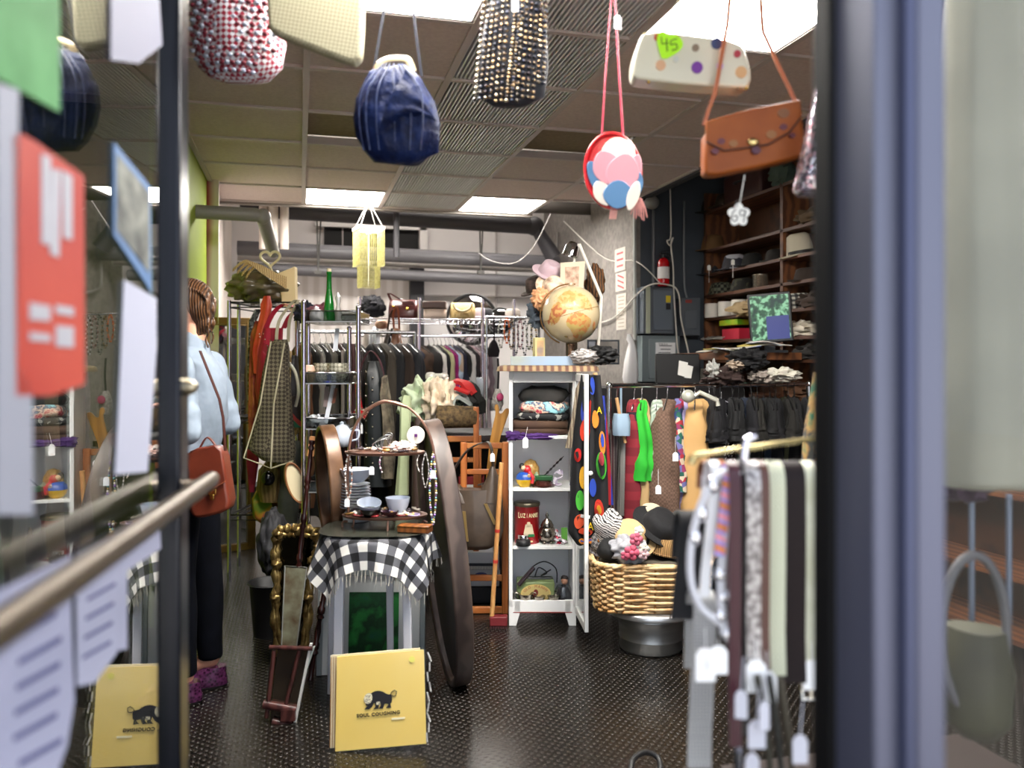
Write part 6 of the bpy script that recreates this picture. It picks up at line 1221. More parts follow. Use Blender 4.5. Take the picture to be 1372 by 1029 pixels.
def patch(name, pts, c_, lift=.006):
    lift += .007   # pts in (u,v) of the scarf
    b = M(); P = [fnS(u, v) + Vector((0, -lift, 0)) for u, v in pts]; n = len(P); b.add(P + [p + Vector((0, .004, 0)) for p in P], [tuple(range(n)), tuple(range(n, 2 * n))[::-1]] + [(j, (j + 1) % n, n + (j + 1) % n, n + j) for j in range(n)]); o = b.build(name, mt(c_, .8), t); return o
def pcirc(u, v, ru, rv): return [(u + ru * sin(a), v + rv * cos(a)) for a in [i * pi / 8 for i in range(16)]]
for q, (u, v, ru, rv, c_, li) in enumerate(((.93, .3, .045, .16, 'c87820', .008), (.92, .3, .03, .09, '1c3c9c', .012), (.9, .62, .045, .17, 'c87820', .008), (.89, .62, .03, .1, '1c3c9c', .012), (.86, .9, .04, .1, 'c87820', .008), (.7, .25, .06, .14, 'b84420', .008), (.46, .35, .05, .12, 'c8961c', .008), (.46, .35, .03, .07, '1c3c9c', .012), (.25, .35, .05, .16, 'c83418', .008), (.25, .35, .02, .06, 'e8e4dc', .012), (.25, .35, .01, .03, '0c0c10', .014), (.4, .85, .06, .14, '3c9c2c', .008), (.37, .85, .03, .07, 'b83c48', .012), (.3, .9, .05, .1, 'c87820', .008), (.29, .9, .03, .05, '1c3c9c', .012), (.12, .25, .09, .1, '2c3c9c', .006), (.56, .25, .045, .12, '3c9c2c', .008), (.6, .75, .05, .12, 'b82c1c', .008), (.6, .75, .025, .06, 'c8961c', .012), (.78, .45, .03, .2, 'b83c1c', .008), (.36, .18, .03, .1, 'c8201c', .008), (.5, .6, .04, .1, '1c3c9c', .008), (.2, .7, .04, .12, 'c87820', .008), (.05, .6, .04, .14, '1c3c9c', .008), (.95, .85, .035, .12, '1c3c9c', .01))): patch('printed_motif', pcirc(u, v, ru, rv), c_, li)
patch('printed_band', [(.10, .45), (.30, .4), (.32, .48), (.12, .55)], 'b82c1c', .009); patch('printed_band', [(.64, .28), (.64, .52), (.665, .52), (.665, .28)], 'd8d8d8', .009)
patch('printed_band', [(.93, .02), (.955, .98), (.97, .98), (.95, .02)], 'c87820', .009)
for s_, u, v, sz in (('ANZ', .73, .74, .05), ('D', .5, .42, .05), ('A', .16, .85, .045)):
    p = fnS(u, v) + Vector((0, -.016, 0)); text(s_, sz, p, mt('d8b818', .6), t, sx=.8, rot=(pi / 2, 0, .1))
hbag('crimson and purple scarf hanging inside the cabinet door', [(650, 764, 778), (620, 766, 780), (560, 774, 784), (510, 782, 792, .6)], .012, mt('8c1028', .8, pat='stripe', cols=['8c1028', '3a2470'], s=8, st=(1, 0, 0)), .04, None, fr0=sd, name='scarf', cat='scarf', grp=None, amp=.1)
hbag('taupe zigzag knitted scarf folded over the cabinet door top', [(600, 758, 770), (560, 766, 778), (520, 772, 786), (502, 780, 796, .6)], .014, mt('6a5a4c', .85, pat='wave', c2='a89a84', s=22), .07, None, fr0=sd, name='scarf', cat='scarf', grp=None, amp=.08)
hbag('red and blue scarf with a white tag hanging right of the cabinet door', [(676, 808, 822), (640, 806, 820), (580, 806, 814), (530, 803, 810, .6)], .012, mt('a01420', .8, pat='stripe', cols=['a01420', '24389c'], s=7, st=(1, 0, 0)), .12, None, fr0=sd, name='scarf', cat='scarf', grp=None, amp=.08)
hbag('tan scarf end hanging at the top right of the cabinet door', [(562, 800, 811), (530, 798, 806), (500, 793, 799, .6)], .01, mt('a8895e', .85), .03, None, fr0=sd, name='scarf', cat='scarf', grp=None, amp=.06)
# ================================================================ ON TOP OF THE CABINET
zc_ = zT
clm = mt('8a7658', .85, pat='stripe', c2='5a3c30', s=9, st=(1, .2, 0))
pc('striped khaki cloth spread over the cabinet top', 'cloth', 'cloth', 733, zc_ + .0005, .13, M().loft([(-.02, .255, .20), (.0, .25, .19), (.006, .235, .175), (.008, .22, .17)], 44, e=5, amp=.015, nz=.004), clm)
tb = pc('shallow pale blue and white box lid on the cabinet top', 'tray', 'tray', 733, zc_ + .009, .08, M().box((0, 0, .004), (.36, .17, .006)).box((0, -.083, .022), (.36, .005, .044)).box((0, .083, .022), (.36, .005, .044)).box((-.178, 0, .022), (.005, .17, .044)).box((.178, 0, .022), (.005, .17, .044)), mt('8c8c70', .4, pat='noise', c2='8298b4', s=2.5), bev=.001)
# globe
gx = 765; gl = Fr(gx, 487, 4.05); gl.o = fr.o + Matrix.Rotation(-YAW, 3, 'Z') @ Vector((XZ(gx, 0, .09)[0], .09, zc_ + .016)); t = thing('globe', 'antique cream world globe on a brass stand on the cabinet top', 'globe', gl)
cz_ = .245; gr = .143
def dirv(px, py):
    x = (px - 766) / 39.5; z = (421 - py) / 39.5; r2 = x * x + z * z
    if r2 > .98: s = .99 / sqrt(r2); x *= s; z *= s; r2 = x * x + z * z
    return Vector((x, -sqrt(1 - r2), z))
M().ball((0, 0, cz_), gr, 48, 32).build('sphere', mt('b5a482', .25, pat='noise', c2='c0b090', s=3, coat=.5), t, sm=180)
def land(name, pts, c_, c2):
    P = smooth_outline(pts, 1); n = len(P); cx = sum(p[0] for p in P) / n; cy = sum(p[1] for p in P) / n; vs = []; fs = []
    R_ = [0, .35, .7, 1]; b = M()
    for r in R_:
        for x, y in P: vs.append(Vector((0, 0, cz_)) + dirv(cx + (x - cx) * r, cy + (y - cy) * r) * (gr + (.0016 if r < 1 else .0002)))
    for i in range(3):
        for j in range(n): fs.append((i * n + j, i * n + (j + 1) % n, (i + 1) * n + (j + 1) % n, (i + 1) * n + j))
    b.add(vs, fs); o = b.build(name, mt(c_, .35, pat='cells', s=70, cols=[c_, c2, 'b08a54']), t, sm=180)
land('eurasia', [(745, 396), (752, 388), (766, 390), (784, 392), (794, 402), (800, 414), (790, 418), (780, 415), (768, 418), (758, 416), (750, 420), (745, 412), (740, 402)], 'a8804a', 'a89868')
land('europe', [(738, 412), (748, 404), (756, 410), (758, 420), (750, 424), (748, 432), (740, 438), (732, 434), (736, 424)], 'a07c48', '9c5c3c')
land('africa', [(760, 424), (772, 418), (784, 424), (792, 430), (788, 442), (782, 450), (780, 460), (774, 464), (768, 454), (764, 444), (756, 436)], 'a89458', 'b07444')
land('island', [(794, 430), (798, 434), (797, 444), (793, 442)], 'b8863c', 'b06a3c')
b = M(); eq = [];
for i in range(41): a = pi * i / 40; d_ = Vector((-cos(a), -sin(a), -.0)); d_ = Matrix.Rotation(-.28, 3, 'Y') @ d_; eq.append(Vector((0, 0, cz_)) + d_ * (gr + .0008))
b.tube(eq, .0012, 5); b.build('equator_line', mt('8a5a24', .5), t)
b = M(); b.tube([Vector((0, 0, cz_)) + dirv(794 + 4 * cos(a), 452 + 4 * sin(a)) * (gr + .0004) for a in [i * pi / 8 for i in range(16)]], .0012, 5, closed=True); b.build('printed_compass', mt('3c5a4a', .5), t)
b = M(); b.ball(Vector((0, 0, cz_)) + dirv(758, 452) * (gr - .009), (.014, .01, .012), 12, 8); b.build('printed_rose', mt('7a6430', .5), t)
b = M(); b.tube([(.152 * sin(a) , .045 * cos(a) * 0, cz_ + .152 * cos(a)) for a in [-2.75 + i * 2.9 / 20 for i in range(21)]], .004, 6); b.build('meridian_arm', mt('7a5a34', .3, .6), t)
M().lathe([(.001, 0), (.062, 0), (.064, .006), (.05, .014), (.02, .028), (.012, .05), (.016, .062), (.012, .08), (.02, .09), (.02, .098), (.001, .1)]).build('stand', mt('9a7860', .25, .8), t)
M().ball((0, 0, cz_ + gr + .006), (.014, .014, .012), 12, 8).build('top_cap', mt('c8b49a', .3, .5), t)
# framed pictures, lamp, hats behind globe
def top_item(px, py, D_): return Fr(px, py, D_)
f = Fr(766, 420, 4.25); f.o.z = zc_ + .009; o_ = f
t = thing('picture_frame', 'cream mounted small portrait standing behind the globe', 'picture', f)
za = (H + (485 - 428) * f.k()) - f.o.z; 
M().prism(outl(f, [(751, 352), (784, 350), (781, 398), (750, 398)]), .0, .006).build('mount', mt('b8ac96', .6), t); M().prism(outl(f, [(757, 358), (776, 357), (775, 392), (757, 392)]), -.001, .002).build('picture', mt('8a6a54', .5, pat='noise', c2='c8a890', s=26), t); M().prism([(-.03, 0), (.03, 0), (.03, .25), (-.03, .25)], .007, .012).build('easel_strut', mt('8a7a60', .6), t)
f = Fr(790, 420, 4.3); f.o.z = zc_ + .009; t = thing('desk_lamp', 'white angled desk lamp with a chrome head behind the globe', 'lamp', f)
M().tube([(f.L(800, 396).x, 0, 0), f.L(806, 398), f.L(776, 327)], .009, 10).build('arm', mt('d4cfc4', .35), t); M().tube([f.L(776, 327), f.L(771, 336), f.L(768, 362)], .006, 8).build('fore_arm', mt('d4cfc4', .35), t)
b = M(); c_ = f.L(766, 334); b.m = Matrix.Translation(c_) @ Matrix.Rotation(radians(15), 4, 'Y'); b.lathe([(.001, .04), (.02, .038), (.036, .015), (.042, -.035), (.04, -.035), (.032, .012), (.001, .03)], n=24); b.build('chrome_head', CHROME, t); M().lathe([(.001, 0), (.05, 0), (.05, .012), (.012, .02), (.001, .02)], c=(f.L(800, 396).x, 0, 0)).build('base', mt('d4cfc4', .35), t)
def hat(label, px, py, D_, r, c_, tilt=(0, 0), mat=None, band=None, z=None, h_=.09, name='hat', grp=None, brim=1.6):
    f = Fr(px, py, D_); 
    if z is not None: f.o.z = z
    t = thing(name, label, 'hat', f, grp); m_ = mat or mt(c_, .85, pat='noise', c2=c_, s=30, bump=.3)
    M().loft([(0, r * brim, r * brim * .9), (.006, r * brim * 1.01, r * brim * .91), (.008, r * 1.05, r * 1.0), (h_ * .5, r * .98, r * .95), (h_ * .9, r * .85, r * .85), (h_, r * .6, r * .6), (h_ * .94, r * .2, r * .2)], 32, nz=.006, nf=8).build('crown_and_brim', m_, t)
    if band: M().loft([(.010, r * 1.07, r * 1.02), (.036, r * 1.04, r * .99)], 32).build('hat_band', mt(band, .6), t)
    t.rotation_euler = (tilt[0], tilt[1], -YAW); return t
ztp = None
hat('lilac and cream cloth hat behind the left of the globe', 736, 368, 4.35, .06, 'b8a0a8', (.5, .4), h_=.07)
hat('cream straw hat with brown writing-like pattern beside the portrait', 741, 388, 4.28, .06, 'd8c8b0', (.9, .5), h_=.06, mat=mt('d8c8b0', .8, pat='noise', c2='8a6a58', s=22))
hat('dark brown feathered hat at the far left behind the globe', 720, 390, 4.4, .055, '2a201c', (.2, -.3), h_=.08, mat=mt('2a201c', .9, pat='noise', c2='4a3a34', s=40, bump=1))
pile('peach satin bow beside the left of the globe', 'bow', 'bow', 724, 400, 22, 26, .09, mt('b87c50', .45, pat='noise', c2='d8a47c', s=9), -.42, 6, .22, f=Fr(724, 400, 4.65))
pile('slate blue cloth bundled below the hats beside the globe', 'cloth', 'cloth', 723, 418, 28, 34, .12, mt('3a4450', .8, pat='noise', c2='5a6470', s=9), -.3, 7, .3, f=Fr(724, 400, 4.65))
pile('black plumed hat on the right behind the globe', 'hat', 'hat', 797, 380, 26, 50, .1, mt('2c1e12', .8, pat='wave', c2='6a4422', s=20), 0, 8, .2, f=Fr(797, 380, 4.4))
t = slab('small cream picture frame at the left of the cabinet top', 722, 471, .055, .03, .13, mt('b4a878', .5), 4.12, 'photo_frame', 'picture'); t.location.z = zc_ + .016; t.rotation_euler = (0, 0, -YAW + .4); M().box((0, -.016, .065), (.036, .002, .1)).build('photo', mt('8a7a70', .4, pat='noise', c2='c8a06a', s=20), t)
t = slab('dark glossy framed picture leaning at the right end of the cabinet top', 808, 487, .17, .02, .13, mt('101012', .2), 4.35, 'picture_frame', 'picture'); t.location.z = zc_ + .012; M().box((0, -.011, .065), (.15, .002, .11)).build('picture', mt('2a2420', .1, pat='noise', c2='6a6460', s=9, coat=.8), t)
pile('black curled wire and tulle at the right end of the cabinet top', 'cloth', 'tulle', 806, 476, 40, 22, .12, mt('0c0c0e', .7), -.2, 9, .22, f=Fr(806, 480, 4.4))
pile('clear plastic wrap crumpled on the cabinet top at the globe foot', 'wrap', 'plastic_wrap', 783, 478, 34, 18, .06, mt('8f8b88', .15, .3), -.1, 11, .22, f=Fr(783, 480, 4.1))
# broom
fb_ = Fr(665, 838, 4.0); fb_.o.z = 0; t = thing('broom', 'broom with a pale wooden handle and red block beside the cabinet', 'broom', fb_)
M().tube([fb_.L(659, 828), fb_.L(672, 620)], .0115, 10).build('handle', mt('b8824c', .5, pat='wood', c2='c8965c', s=8), t); M().box(fb_.L(668, 831), (.085, .05, .045)).build('block', mt('6a1c20', .5), t, bev=.004)
b = M(); [b.box(fb_.L(668, 837) + Vector((-.036 + .012 * i, 0, 0)), (.009, .045, .03)) for i in range(7)]; b.build('bristles', mt('3a1418', .8), t); M().cyl(fb_.L(666.2, 713), fb_.L(666.5, 709), .013).build('red_ring', mt('a82c24', .5), t); M().cyl(fb_.L(663.7, 754), fb_.L(664, 750), .013).build('red_ring', mt('a82c24', .5), t)
# ================================================================ RIGHT: BASKET, RACK, WALL FITTINGS, SHELVES
D = 3.72; fr = Fr(872, 868, D); fr.o.z = 0; k = fr.k()
t = thing('metal_drum', 'ribbed stainless steel tub standing on the floor under the wicker basket', 'tub', fr)
R1 = .148; hz = fr.L(0, 806).z
M().lathe([(.001, 0), (R1 * .9, 0), (R1 * .96, .012), (R1 * .93, .05), (R1 * .97, .055), (R1 * .97, .06), (R1 * .95, .066), (R1 * .99, .14), (R1 * 1.02, .145), (R1 * 1.02, .15), (R1, .155), (R1 * 1.04, hz - .05), (R1 * 1.02, hz - .045), (.001, hz - .045)], n=48).build('body', mt('b4b4b2', .38, .9, pat='noise', c2='9a9a98', s=3, st=(1, 1, 8)), t)
M().lathe([(R1 * 1.0, hz - .045), (R1 * 1.45, hz - .03), (R1 * 1.47, hz - .012), (R1 * 1.40, hz - .004), (.001, hz - .004)], n=48).build('rim', mt('cacaca', .3, .9), t)
# wicker basket
fb = Fr(868, 806, D); t = thing('wicker_basket', 'large rectangular wicker basket heaped with hats on the steel tub', 'basket', fb)
x0 = fb.L(792, 0).x; x1 = fb.L(945, 0).x; cx = (x0 + x1) / 2; hw = (x1 - x0) / 2; bh = fb.L(0, 746).z
wm = mt('a87c48', .5, pat='noise', c2='d8b888', s=20); b = M(); ns = 44
def bpt(a, z, o=0): 
    c = cos(a); s = sin(a); f_ = 1 - .05 * (1 - z / bh); return Vector((cx + (hw + o) * f_ * sg(c, .45), (.19 + o) * f_ * sg(s, .45), z))
rows_n = 15
for r in range(rows_n):
    z = .006 + (bh - .02) * r / (rows_n - 1); pts = []
    for i in range(ns * 2):
        a = 2 * pi * i / (ns * 2); pts.append(bpt(a, z + .002 * sin(i * 1.3 + r), .006 * (1 if ((i // 3) + r) % 2 else -1)))
    b.tube(pts, .0072, 6, closed=True, flat=.9)
b.build('weave', wm, t)
b = M()
for i in range(ns): a = 2 * pi * i / ns; b.tube([bpt(a, .0), bpt(a, bh)], .005, 5)
b.build('stakes', mt('9a6c3c', .5), t)
b = M()
for q in range(2): b.tube([bpt(2 * pi * i / 96, bh + .004 * sin(i * .9 + q * pi), .006 * cos(i * .9 + q * pi)) for i in range(96)], .0095, 7, closed=True)
b.build('braided_rim', mt('c09660', .5, pat='noise', c2='e0c498', s=24), t)
b = M(); b.prism([(cx + hw * .95 * sg(cos(a), .45), .18 * sg(sin(a), .45)) for a in [i * pi / 20 for i in range(40)]], .0, .01, ax='z'); b.build('bottom', wm, t)
liner = M().loft([(bh * .45, hw * .9, .17, cx), (bh * .9, hw * .88, .16, cx), (bh * 1.02, hw * .8, .13, cx)], 40, e=3, nz=.02, nf=10).build('cloth', mt('4a443a', .9), fr=fb); tag(liner, 'grey brown cloth lining under the hats in the wicker basket', 'cloth')
def bz(py): return H + (485 - py) * D / F
hat('tan straw hat with a black band in the wicker basket', 848, 725, D - .02, .075, 'b89a6c', (.75, -.5), band='101010', h_=.10, mat=mt('b89a6c', .7, pat='stripe', c2='cbb084', s=22, st=(0, 0, 1)), name='straw_hat')
t = hat('black velvet hat with a wide folded brim on top of the basket heap', 884, 708, D, .085, '08080c', (.5, .5), h_=.07, name='velvet_hat')
hat('black and white zigzag knitted hat at the left of the basket heap', 822, 715, D, .07, 'b8b4b0', (.3, -.5), h_=.11, brim=1.1, mat=mt('b8b4b0', .85, pat='wave', cols=['17151a', '17151a', 'c4c0bc', 'c4c0bc'], s=30, dist=5, rot=(0, .6, 0)), name='knitted_hat')
hat('grey checked cap standing at the left rim of the basket', 808, 728, D + .03, .055, '8a8684', (1.0, -.3), h_=.06, brim=1.3, name='cap', mat=mt('8a8684', .85, pat='check', c2='4a4648', s=80))
hat('round black beret beside the flowered hat in the basket', 818, 740, D - .1, .055, '050507', (.5, 0), h_=.05, brim=1.05, name='beret')
t = pile('pale grey hat with pink and white fabric flowers in the basket', 'hat', 'flowered_hat', 842, 736, 48, 36, .14, mt('8a8a90', .8, pat='noise', c2='a4a4a8', s=20), -.13, 21, .15, f=fb)
for i, (px, py, r, c_) in enumerate(((852, 722, .028, 'b85a70'), (846, 740, .032, 'b84c64'), (862, 734, .022, 'd8d4c4'), (856, 711, .02, 'dcdcd0'), (862, 742, .024, 'c4a0a4'), (838, 744, .02, 'a84860'))):
    q = fb.L(px, py, -.21); b = M(); [b.ball(q + Vector((r * .6 * cos(a), -r * .2, r * .6 * sin(a))), (r * .5, r * .3, r * .5), 8, 6) for a in [j * 2 * pi / 5 for j in range(5)]]; b.ball(q + Vector((0, -r * .4, 0)), r * .35, 8, 6); b.build('fabric_flower', mt(c_, .7), t)
hat('gold flecked brown knitted hat at the right of the basket heap', 898, 738, D - .04, .085, '6a4e2c', (.15, .1), h_=.06, brim=1.2, name='knitted_hat', mat=mt('6a4e2c', .85, pat='wave', c2='a88250', s=40, bump=.6))
hat('brown felt hat lying on the basket rim under the gold flecked one', 912, 748, D - .02, .08, '241e1a', (.2, .2), h_=.05, name='felt_hat')
hat('dark grey ribbed cap behind the velvet hat', 905, 710, D + .08, .06, '3a3836', (.3, .5), h_=.08, brim=1.1, name='cap')
hat('cream knitted bonnet behind the velvet hat', 872, 696, D + .1, .05, 'b0a48c', (.3, 0), h_=.07, brim=1.05, name='bonnet')
hat('dark olive cloth cap at the back of the basket heap', 862, 712, D + .1, .06, '4a4434', (.2, .2), h_=.07, brim=1.1, name='cap')
# right-hand rack --------------------------------------------------------
VR = 4.12
def Rp(px, py=518): return W(px, py, DV(px, VR))
a = Rp(816); c = Rp(1084); zr = 1.155; rf = Fr(0, 0, 1, 0, Vector((a.x, VR, 0))); Wd = c.x - a.x
t = thing('garment_rack', 'low chrome garment rack packed with clothes in front of the grey wall', 'clothes rack', rf)
for x in (0, Wd): M().tube([(x, 0, 0), (x, 0, zr)], .013, 12).build('post', CHROME, t)
b = M(); b.tube([(0, 0, zr), (Wd, 0, zr)], .013, 12); b.ball((0, 0, zr), .018, 10, 8).ball((Wd, 0, zr), .018, 10, 8); b.build('rail', CHROME, t)
for x in (0, Wd): M().tube([(x, -.25, .03), (x, .25, .03)], .013, 10).build('foot', CHROME, t)
def rp(px): p = Rp(px); return Vector((p.x, VR, zr))
tweed = mt('5a4438', .9, pat='check', c2='6e5648', s=90)
RG = [ # px, colour/material, label, length, half depth, thickness, rotation offset
 (848, mt('1c1018', .85, pat='plaid', cols=['14101c', '5c1420', '8a2430'], s=11), 'dark red and black plaid skirt', .72, .10, .06, .55),
 (858, mt('1e9a24', .8, pat='noise', c2='28ac2c', s=8), 'bright green top', .42, .11, .055, .5),
 (862, mt('c0a070', .85), 'beige linen skirt', .62, .12, .06, .35),
 (878, mt('8a988a', .8, pat='stripe', c2='b4beb2', s=16, st=(1, 0, 0)), 'pale grey green striped dress', .55, .10, .06, .5),
 (892, tweed, 'brown houndstooth wool coat', .66, .16, .09, .6),
 (910, mt('2c4058', .8, pat='cells', s=34, cols=['1c5a4c', 'a02834', '6a6aa0', 'c8b8a0', '2c3c6a', '8a3058']), 'floral printed blouse with red roses', .48, .12, .06, .6),
 (914, mt('9a90b8', .8), 'lilac lace slip', .66, .10, .05, .5),
 (929, mt('b89058', .8, pat='noise', c2='c49c66', s=4), 'long camel coloured skirt', .84, .15, .11, .5),
 (948, BLKCLOTH, 'matt black dress', .8, .12, .08, .4),
 (964, mt('15151a', .25, .3, pat='cells', s=120, cols=['0c0c10', '1c1c24', '0c0c10', 'c8c8d0', '2c2c34'], bump=.5), 'black sequinned dress', .6, .12, .07, .6)]
for i, (px, m_, lab, L_, ws, th, ro) in enumerate(RG):
    garment(lab + ' hanging on the low chrome rack', 'garment', rp(px) + Vector((0, -.02 if px != 862 else .02, 0)), pi / 2 - ro, L_, ws, ws * 1.1 + .01, th, m_, i + 30, 'clothes on the low chrome rack', name='hanging_garment', fold=.14, neck=.03)
cols6 = ['0a0a0c', '101014', '0c0c12', '15130f', '0e0e10']
for i in range(18):
    px = 940 + i * 8.2; c_ = cols6[i % 5]; lo = i > 4
    garment('black garment packed among others on the low chrome rack', 'garment', rp(px) + Vector((0, .05 if i % 3 == 0 else -.07, 0)), pi / 2 - .3 - .1 * (i % 3), .22 + .5 * (i % 3 == 0), .17, .18, .05, mt(c_, .9), i + 50, 'black garments packed on the low chrome rack', name='black_garment', fold=.14, hang=mt('0c0c0e', .4))
for i, (px, c_, lab) in enumerate(((985, '0b1020', 'dark denim jeans'), (1000, '101b2e', 'mid blue denim jeans'), (1013, '0d1320', 'navy denim jeans'), (1026, '162436', 'faded blue denim jeans'), (1040, '0f1626', 'blackish blue jeans'), (1054, '4a4a34', 'olive corduroy trousers'), (1066, '1c1c24', 'charcoal trousers'))):
    garment(lab + ' hanging on the right half of the low chrome rack', 'trousers', rp(px) + Vector((0, .02, 0)), pi / 2 - .25, .80, .10, .11, .045, mt(c_, .9, pat='noise', c2=c_, s=14, bump=.3), i + 80, 'trousers on the low chrome rack', name='trousers', hang=BLK)
# scarves and belts at the left end of the rack
fR = Fr(826, 700, rp(826).y * 0 + DV(826, VR) - .1)
hbag('maroon and grey tie bundle hanging at the left end of the low chrome rack', [(700, 814, 826), (640, 813, 827), (590, 815, 828), (575, 818, 828, .6)], .03, mt('3a1a1e', .6, pat='stripe', cols=['3a1a1e', '6a6460', '241418'], s=10, st=(1, 0, 0)), 0, [[(823, 578), (825, 540), (828, 520)]], fr0=fR, name='necktie', cat='tie', grp=None, amp=.12)
hbag('silver grey scarf hanging beside the maroon ties', [(690, 827, 836), (640, 827, 837), (585, 829, 838), (578, 830, 837, .6)], .025, mt('8a8884', .35, .3), .02, [[(833, 580), (832, 540), (832, 520)]], fr0=fR, name='scarf', cat='scarf', grp=None, amp=.14)
hbag('light blue denim shorts hanging at the left end of the low chrome rack', [(583, 822, 844, .8), (565, 820, 845), (554, 822, 843, .7)], .05, mt('8aa0b4', .8), -.06, [[(832, 555), (832, 535), (832, 520)]], fr0=fR, name='shorts', cat='shorts', grp=None, amp=.06)
o = M().tube([Vector((0, 0, 0)), Vector((.045, .0, -.23))], .009, 8).build('wooden_hanger', mt('c49868', .5), loc=W(826, 533, DV(826, VR) - .16)); o.rotation_euler = (0, 0, -YAW); tag(o, 'pale wooden hanger bar sticking out at the left end of the rack', 'hanger')
o = M().tube([Vector((.0, 0, 0)), Vector((.06, .0, .04)), Vector((.15, 0, -.0)), Vector((.155, 0, -.03))], .012, 8).ball((0, 0, .02), .035, 14, 10).build('clear_hanger', mt('c4c4b8', .1, .3), loc=W(922, 536, DV(922, VR) - .2)); o.rotation_euler = (0, 0, -YAW); tag(o, 'clear plastic hanger end above the camel skirt', 'hanger')
for i, (px, py, lab) in enumerate(((882, 650, 'brown houndstooth coat'), (813, 605, 'red and blue scarf'), (905, 606, 'floral blouse'))):
    o = M().prism([(-.014, -.045), (.014, -.045), (.014, -.01), (.006, 0), (-.006, 0), (-.014, -.01)], -.001, .001).tube([(0, 0, 0), (.0, 0, .08)], .0008, 5).build('price_tag', mt('f2f2f4', .6), loc=W(px, py, DV(px, VR) - .28)); o.rotation_euler = (0, 0, -YAW); tag(o, f'white price tag hanging in front of the {lab}', 'price tag')
# cash counter behind the rack
cb = bx('counter', 1.55, 2.75, 4.75, 5.25, 0, 1.12, mt('1c1a1c', .6)); tag(cb, 'dark cash counter standing behind the low chrome rack', 'counter')
f = Fr(908, 512, 5.2); f.o.z = 1.12; t = thing('computer_monitor', 'black monitor seen from behind on the cash counter', 'monitor', f)
p0 = f.L(878, 475); p1 = f.L(938, 512); M().box(((p0.x + p1.x) / 2, 0, p0.z - .09), (p1.x - p0.x, .04, .19)).build('screen_back', BLK, t, bev=.008); M().box((0, .03, .03), (.05, .05, .06)).build('neck', BLK, t); M().box((0, .03, .006), (.18, .14, .012)).build('foot', BLK, t)
M().prism(outl(f, [(910, 483), (922, 486), (918, 505), (908, 502)], -.03), -.03, -.027).prism(outl(f, [(921, 489), (929, 491), (926, 507), (917, 506)], -.03), -.028, -.025).build('taped_note', PAPER, t)
# right wall shelving ---------------------------------------------------
us = 2.96; ue = 3.24; y0 = 1.6; y1 = 5.70
sh = thing('wall_shelves', 'tall dark wooden wall shelves crowded with hats and boxes', 'shelves', Fr(0, 0, 1, 0, Vector((us, 3.6, 0))))
shl = M
ZSH = [2.40, 2.11, 1.93, 1.77, 1.60, 1.43, 1.285, 1.05, .7, .35, .08]
for z in ZSH: M().box(((ue - us) / 2, (y0 + y1) / 2 - 3.6, z), (ue - us, y1 - y0, .02)).build('shelf', WOODSH, sh)
M().box(((ue - us) / 2, 5.69 - 3.6, 1.3), (ue - us, .025, 2.5)).build('end_panel', WOODSH, sh)
ydiv = None
q = W(1047, 400, DU(1047, us)); M().box(((ue - us) / 2, q.y - 3.6, 1.3), (ue - us, .03, 2.5)).build('divider', WOODSH, sh)
M().box(((ue - us) / 2, 2.2 - 3.6, 1.3), (ue - us, .03, 2.5)).build('divider', WOODSH, sh)
M().box((ue - us + .005, (y0 + y1) / 2 - 3.6, 1.3), (.01, y1 - y0, 2.5)).build('back_panel', mt('3a2012', .6, pat='wood', c2='4c2c18', s=4), sh)
def S(px, z, du=.08): # place on wall shelf
    p = W(px, 400, DU(px, us + du)); return Vector((p.x, p.y, z + .011))
def shat(label, px, z, r, c_, mat=None, tilt=(0, 0), band=None, h_=.09, brim=1.6, name='hat'):
    p = S(px, z); f = Fr(0, 0, 1, -YAW, p); t = thing(name, label, 'hat', f, 'hats on the wall shelves'); m_ = mat or mt(c_, .85, pat='noise', c2=c_, s=20, bump=.3)
    M().loft([(0, r * brim, r * brim * .9), (.006, r * brim * 1.01, r * brim * .91), (.01, r * 1.05, r * 1.0), (h_ * .5, r * .98, r * .95), (h_ * .9, r * .85, r * .85), (h_, r * .6, r * .6), (h_ * .94, r * .2, r * .2)], 30, nz=.008, nf=8).build('crown_and_brim', m_, t)
    if band: M().loft([(.010, r * 1.07, r * 1.02), (.03, r * 1.04, r * .99)], 30).build('hat_band', mt(band, .6), t)
    t.rotation_euler = (tilt[0], tilt[1], -YAW); return t
shat('tan suede hat on the second highest wall shelf at the left', 955, 2.11, .085, '6a4c2c', h_=.12)
shat('dark hat with a white tag on the third wall shelf at the far left', 952, 1.93, .08, '24242a', h_=.09)
shat('grey and white patched cap on the third wall shelf', 985, 1.93, .09, '2c2c34', h_=.11, mat=mt('2c2c34', .7, pat='cells', s=14, cols=['24242c', '30303a', 'a8a8b0', '2a2a32']))
shat('black cap beside the grey patched cap on the third wall shelf', 1008, 1.93, .07, '0e0c0c', h_=.09)
shat('dark flat cap at the right end of the third wall shelf before the divider', 1038, 1.93, .06, '1a1614', h_=.08)
shat('black and white checked beret on the fourth wall shelf', 966, 1.77, .085, '1a1a18', h_=.09, brim=1.15, mat=mt('1a1a18', .8, pat='check', cols=['14140f', '5a5c4c'], s=44))
shat('dark patterned beret on the fourth wall shelf', 995, 1.77, .08, '1e1c14', h_=.09, brim=1.15, mat=mt('1e1c14', .8, pat='cells', s=40, cols=['1a1812', '3a3828', '14120e']))
shat('cream fedora with a dark band on the shelf right of the divider', 1073, 2.11 - .1, .08, 'b8b09c', h_=.14, band='1c1a18', tilt=(0, -.15)).location.z = 1.945
shat('black and white checked cap on the shelf right of the divider', 1070, 1.60, .085, '1a1a1c', h_=.1, brim=1.1, mat=mt('1a1a1c', .8, pat='gingham', cols=['b8b4a8', '4a4a4a', '101012'], s=34))
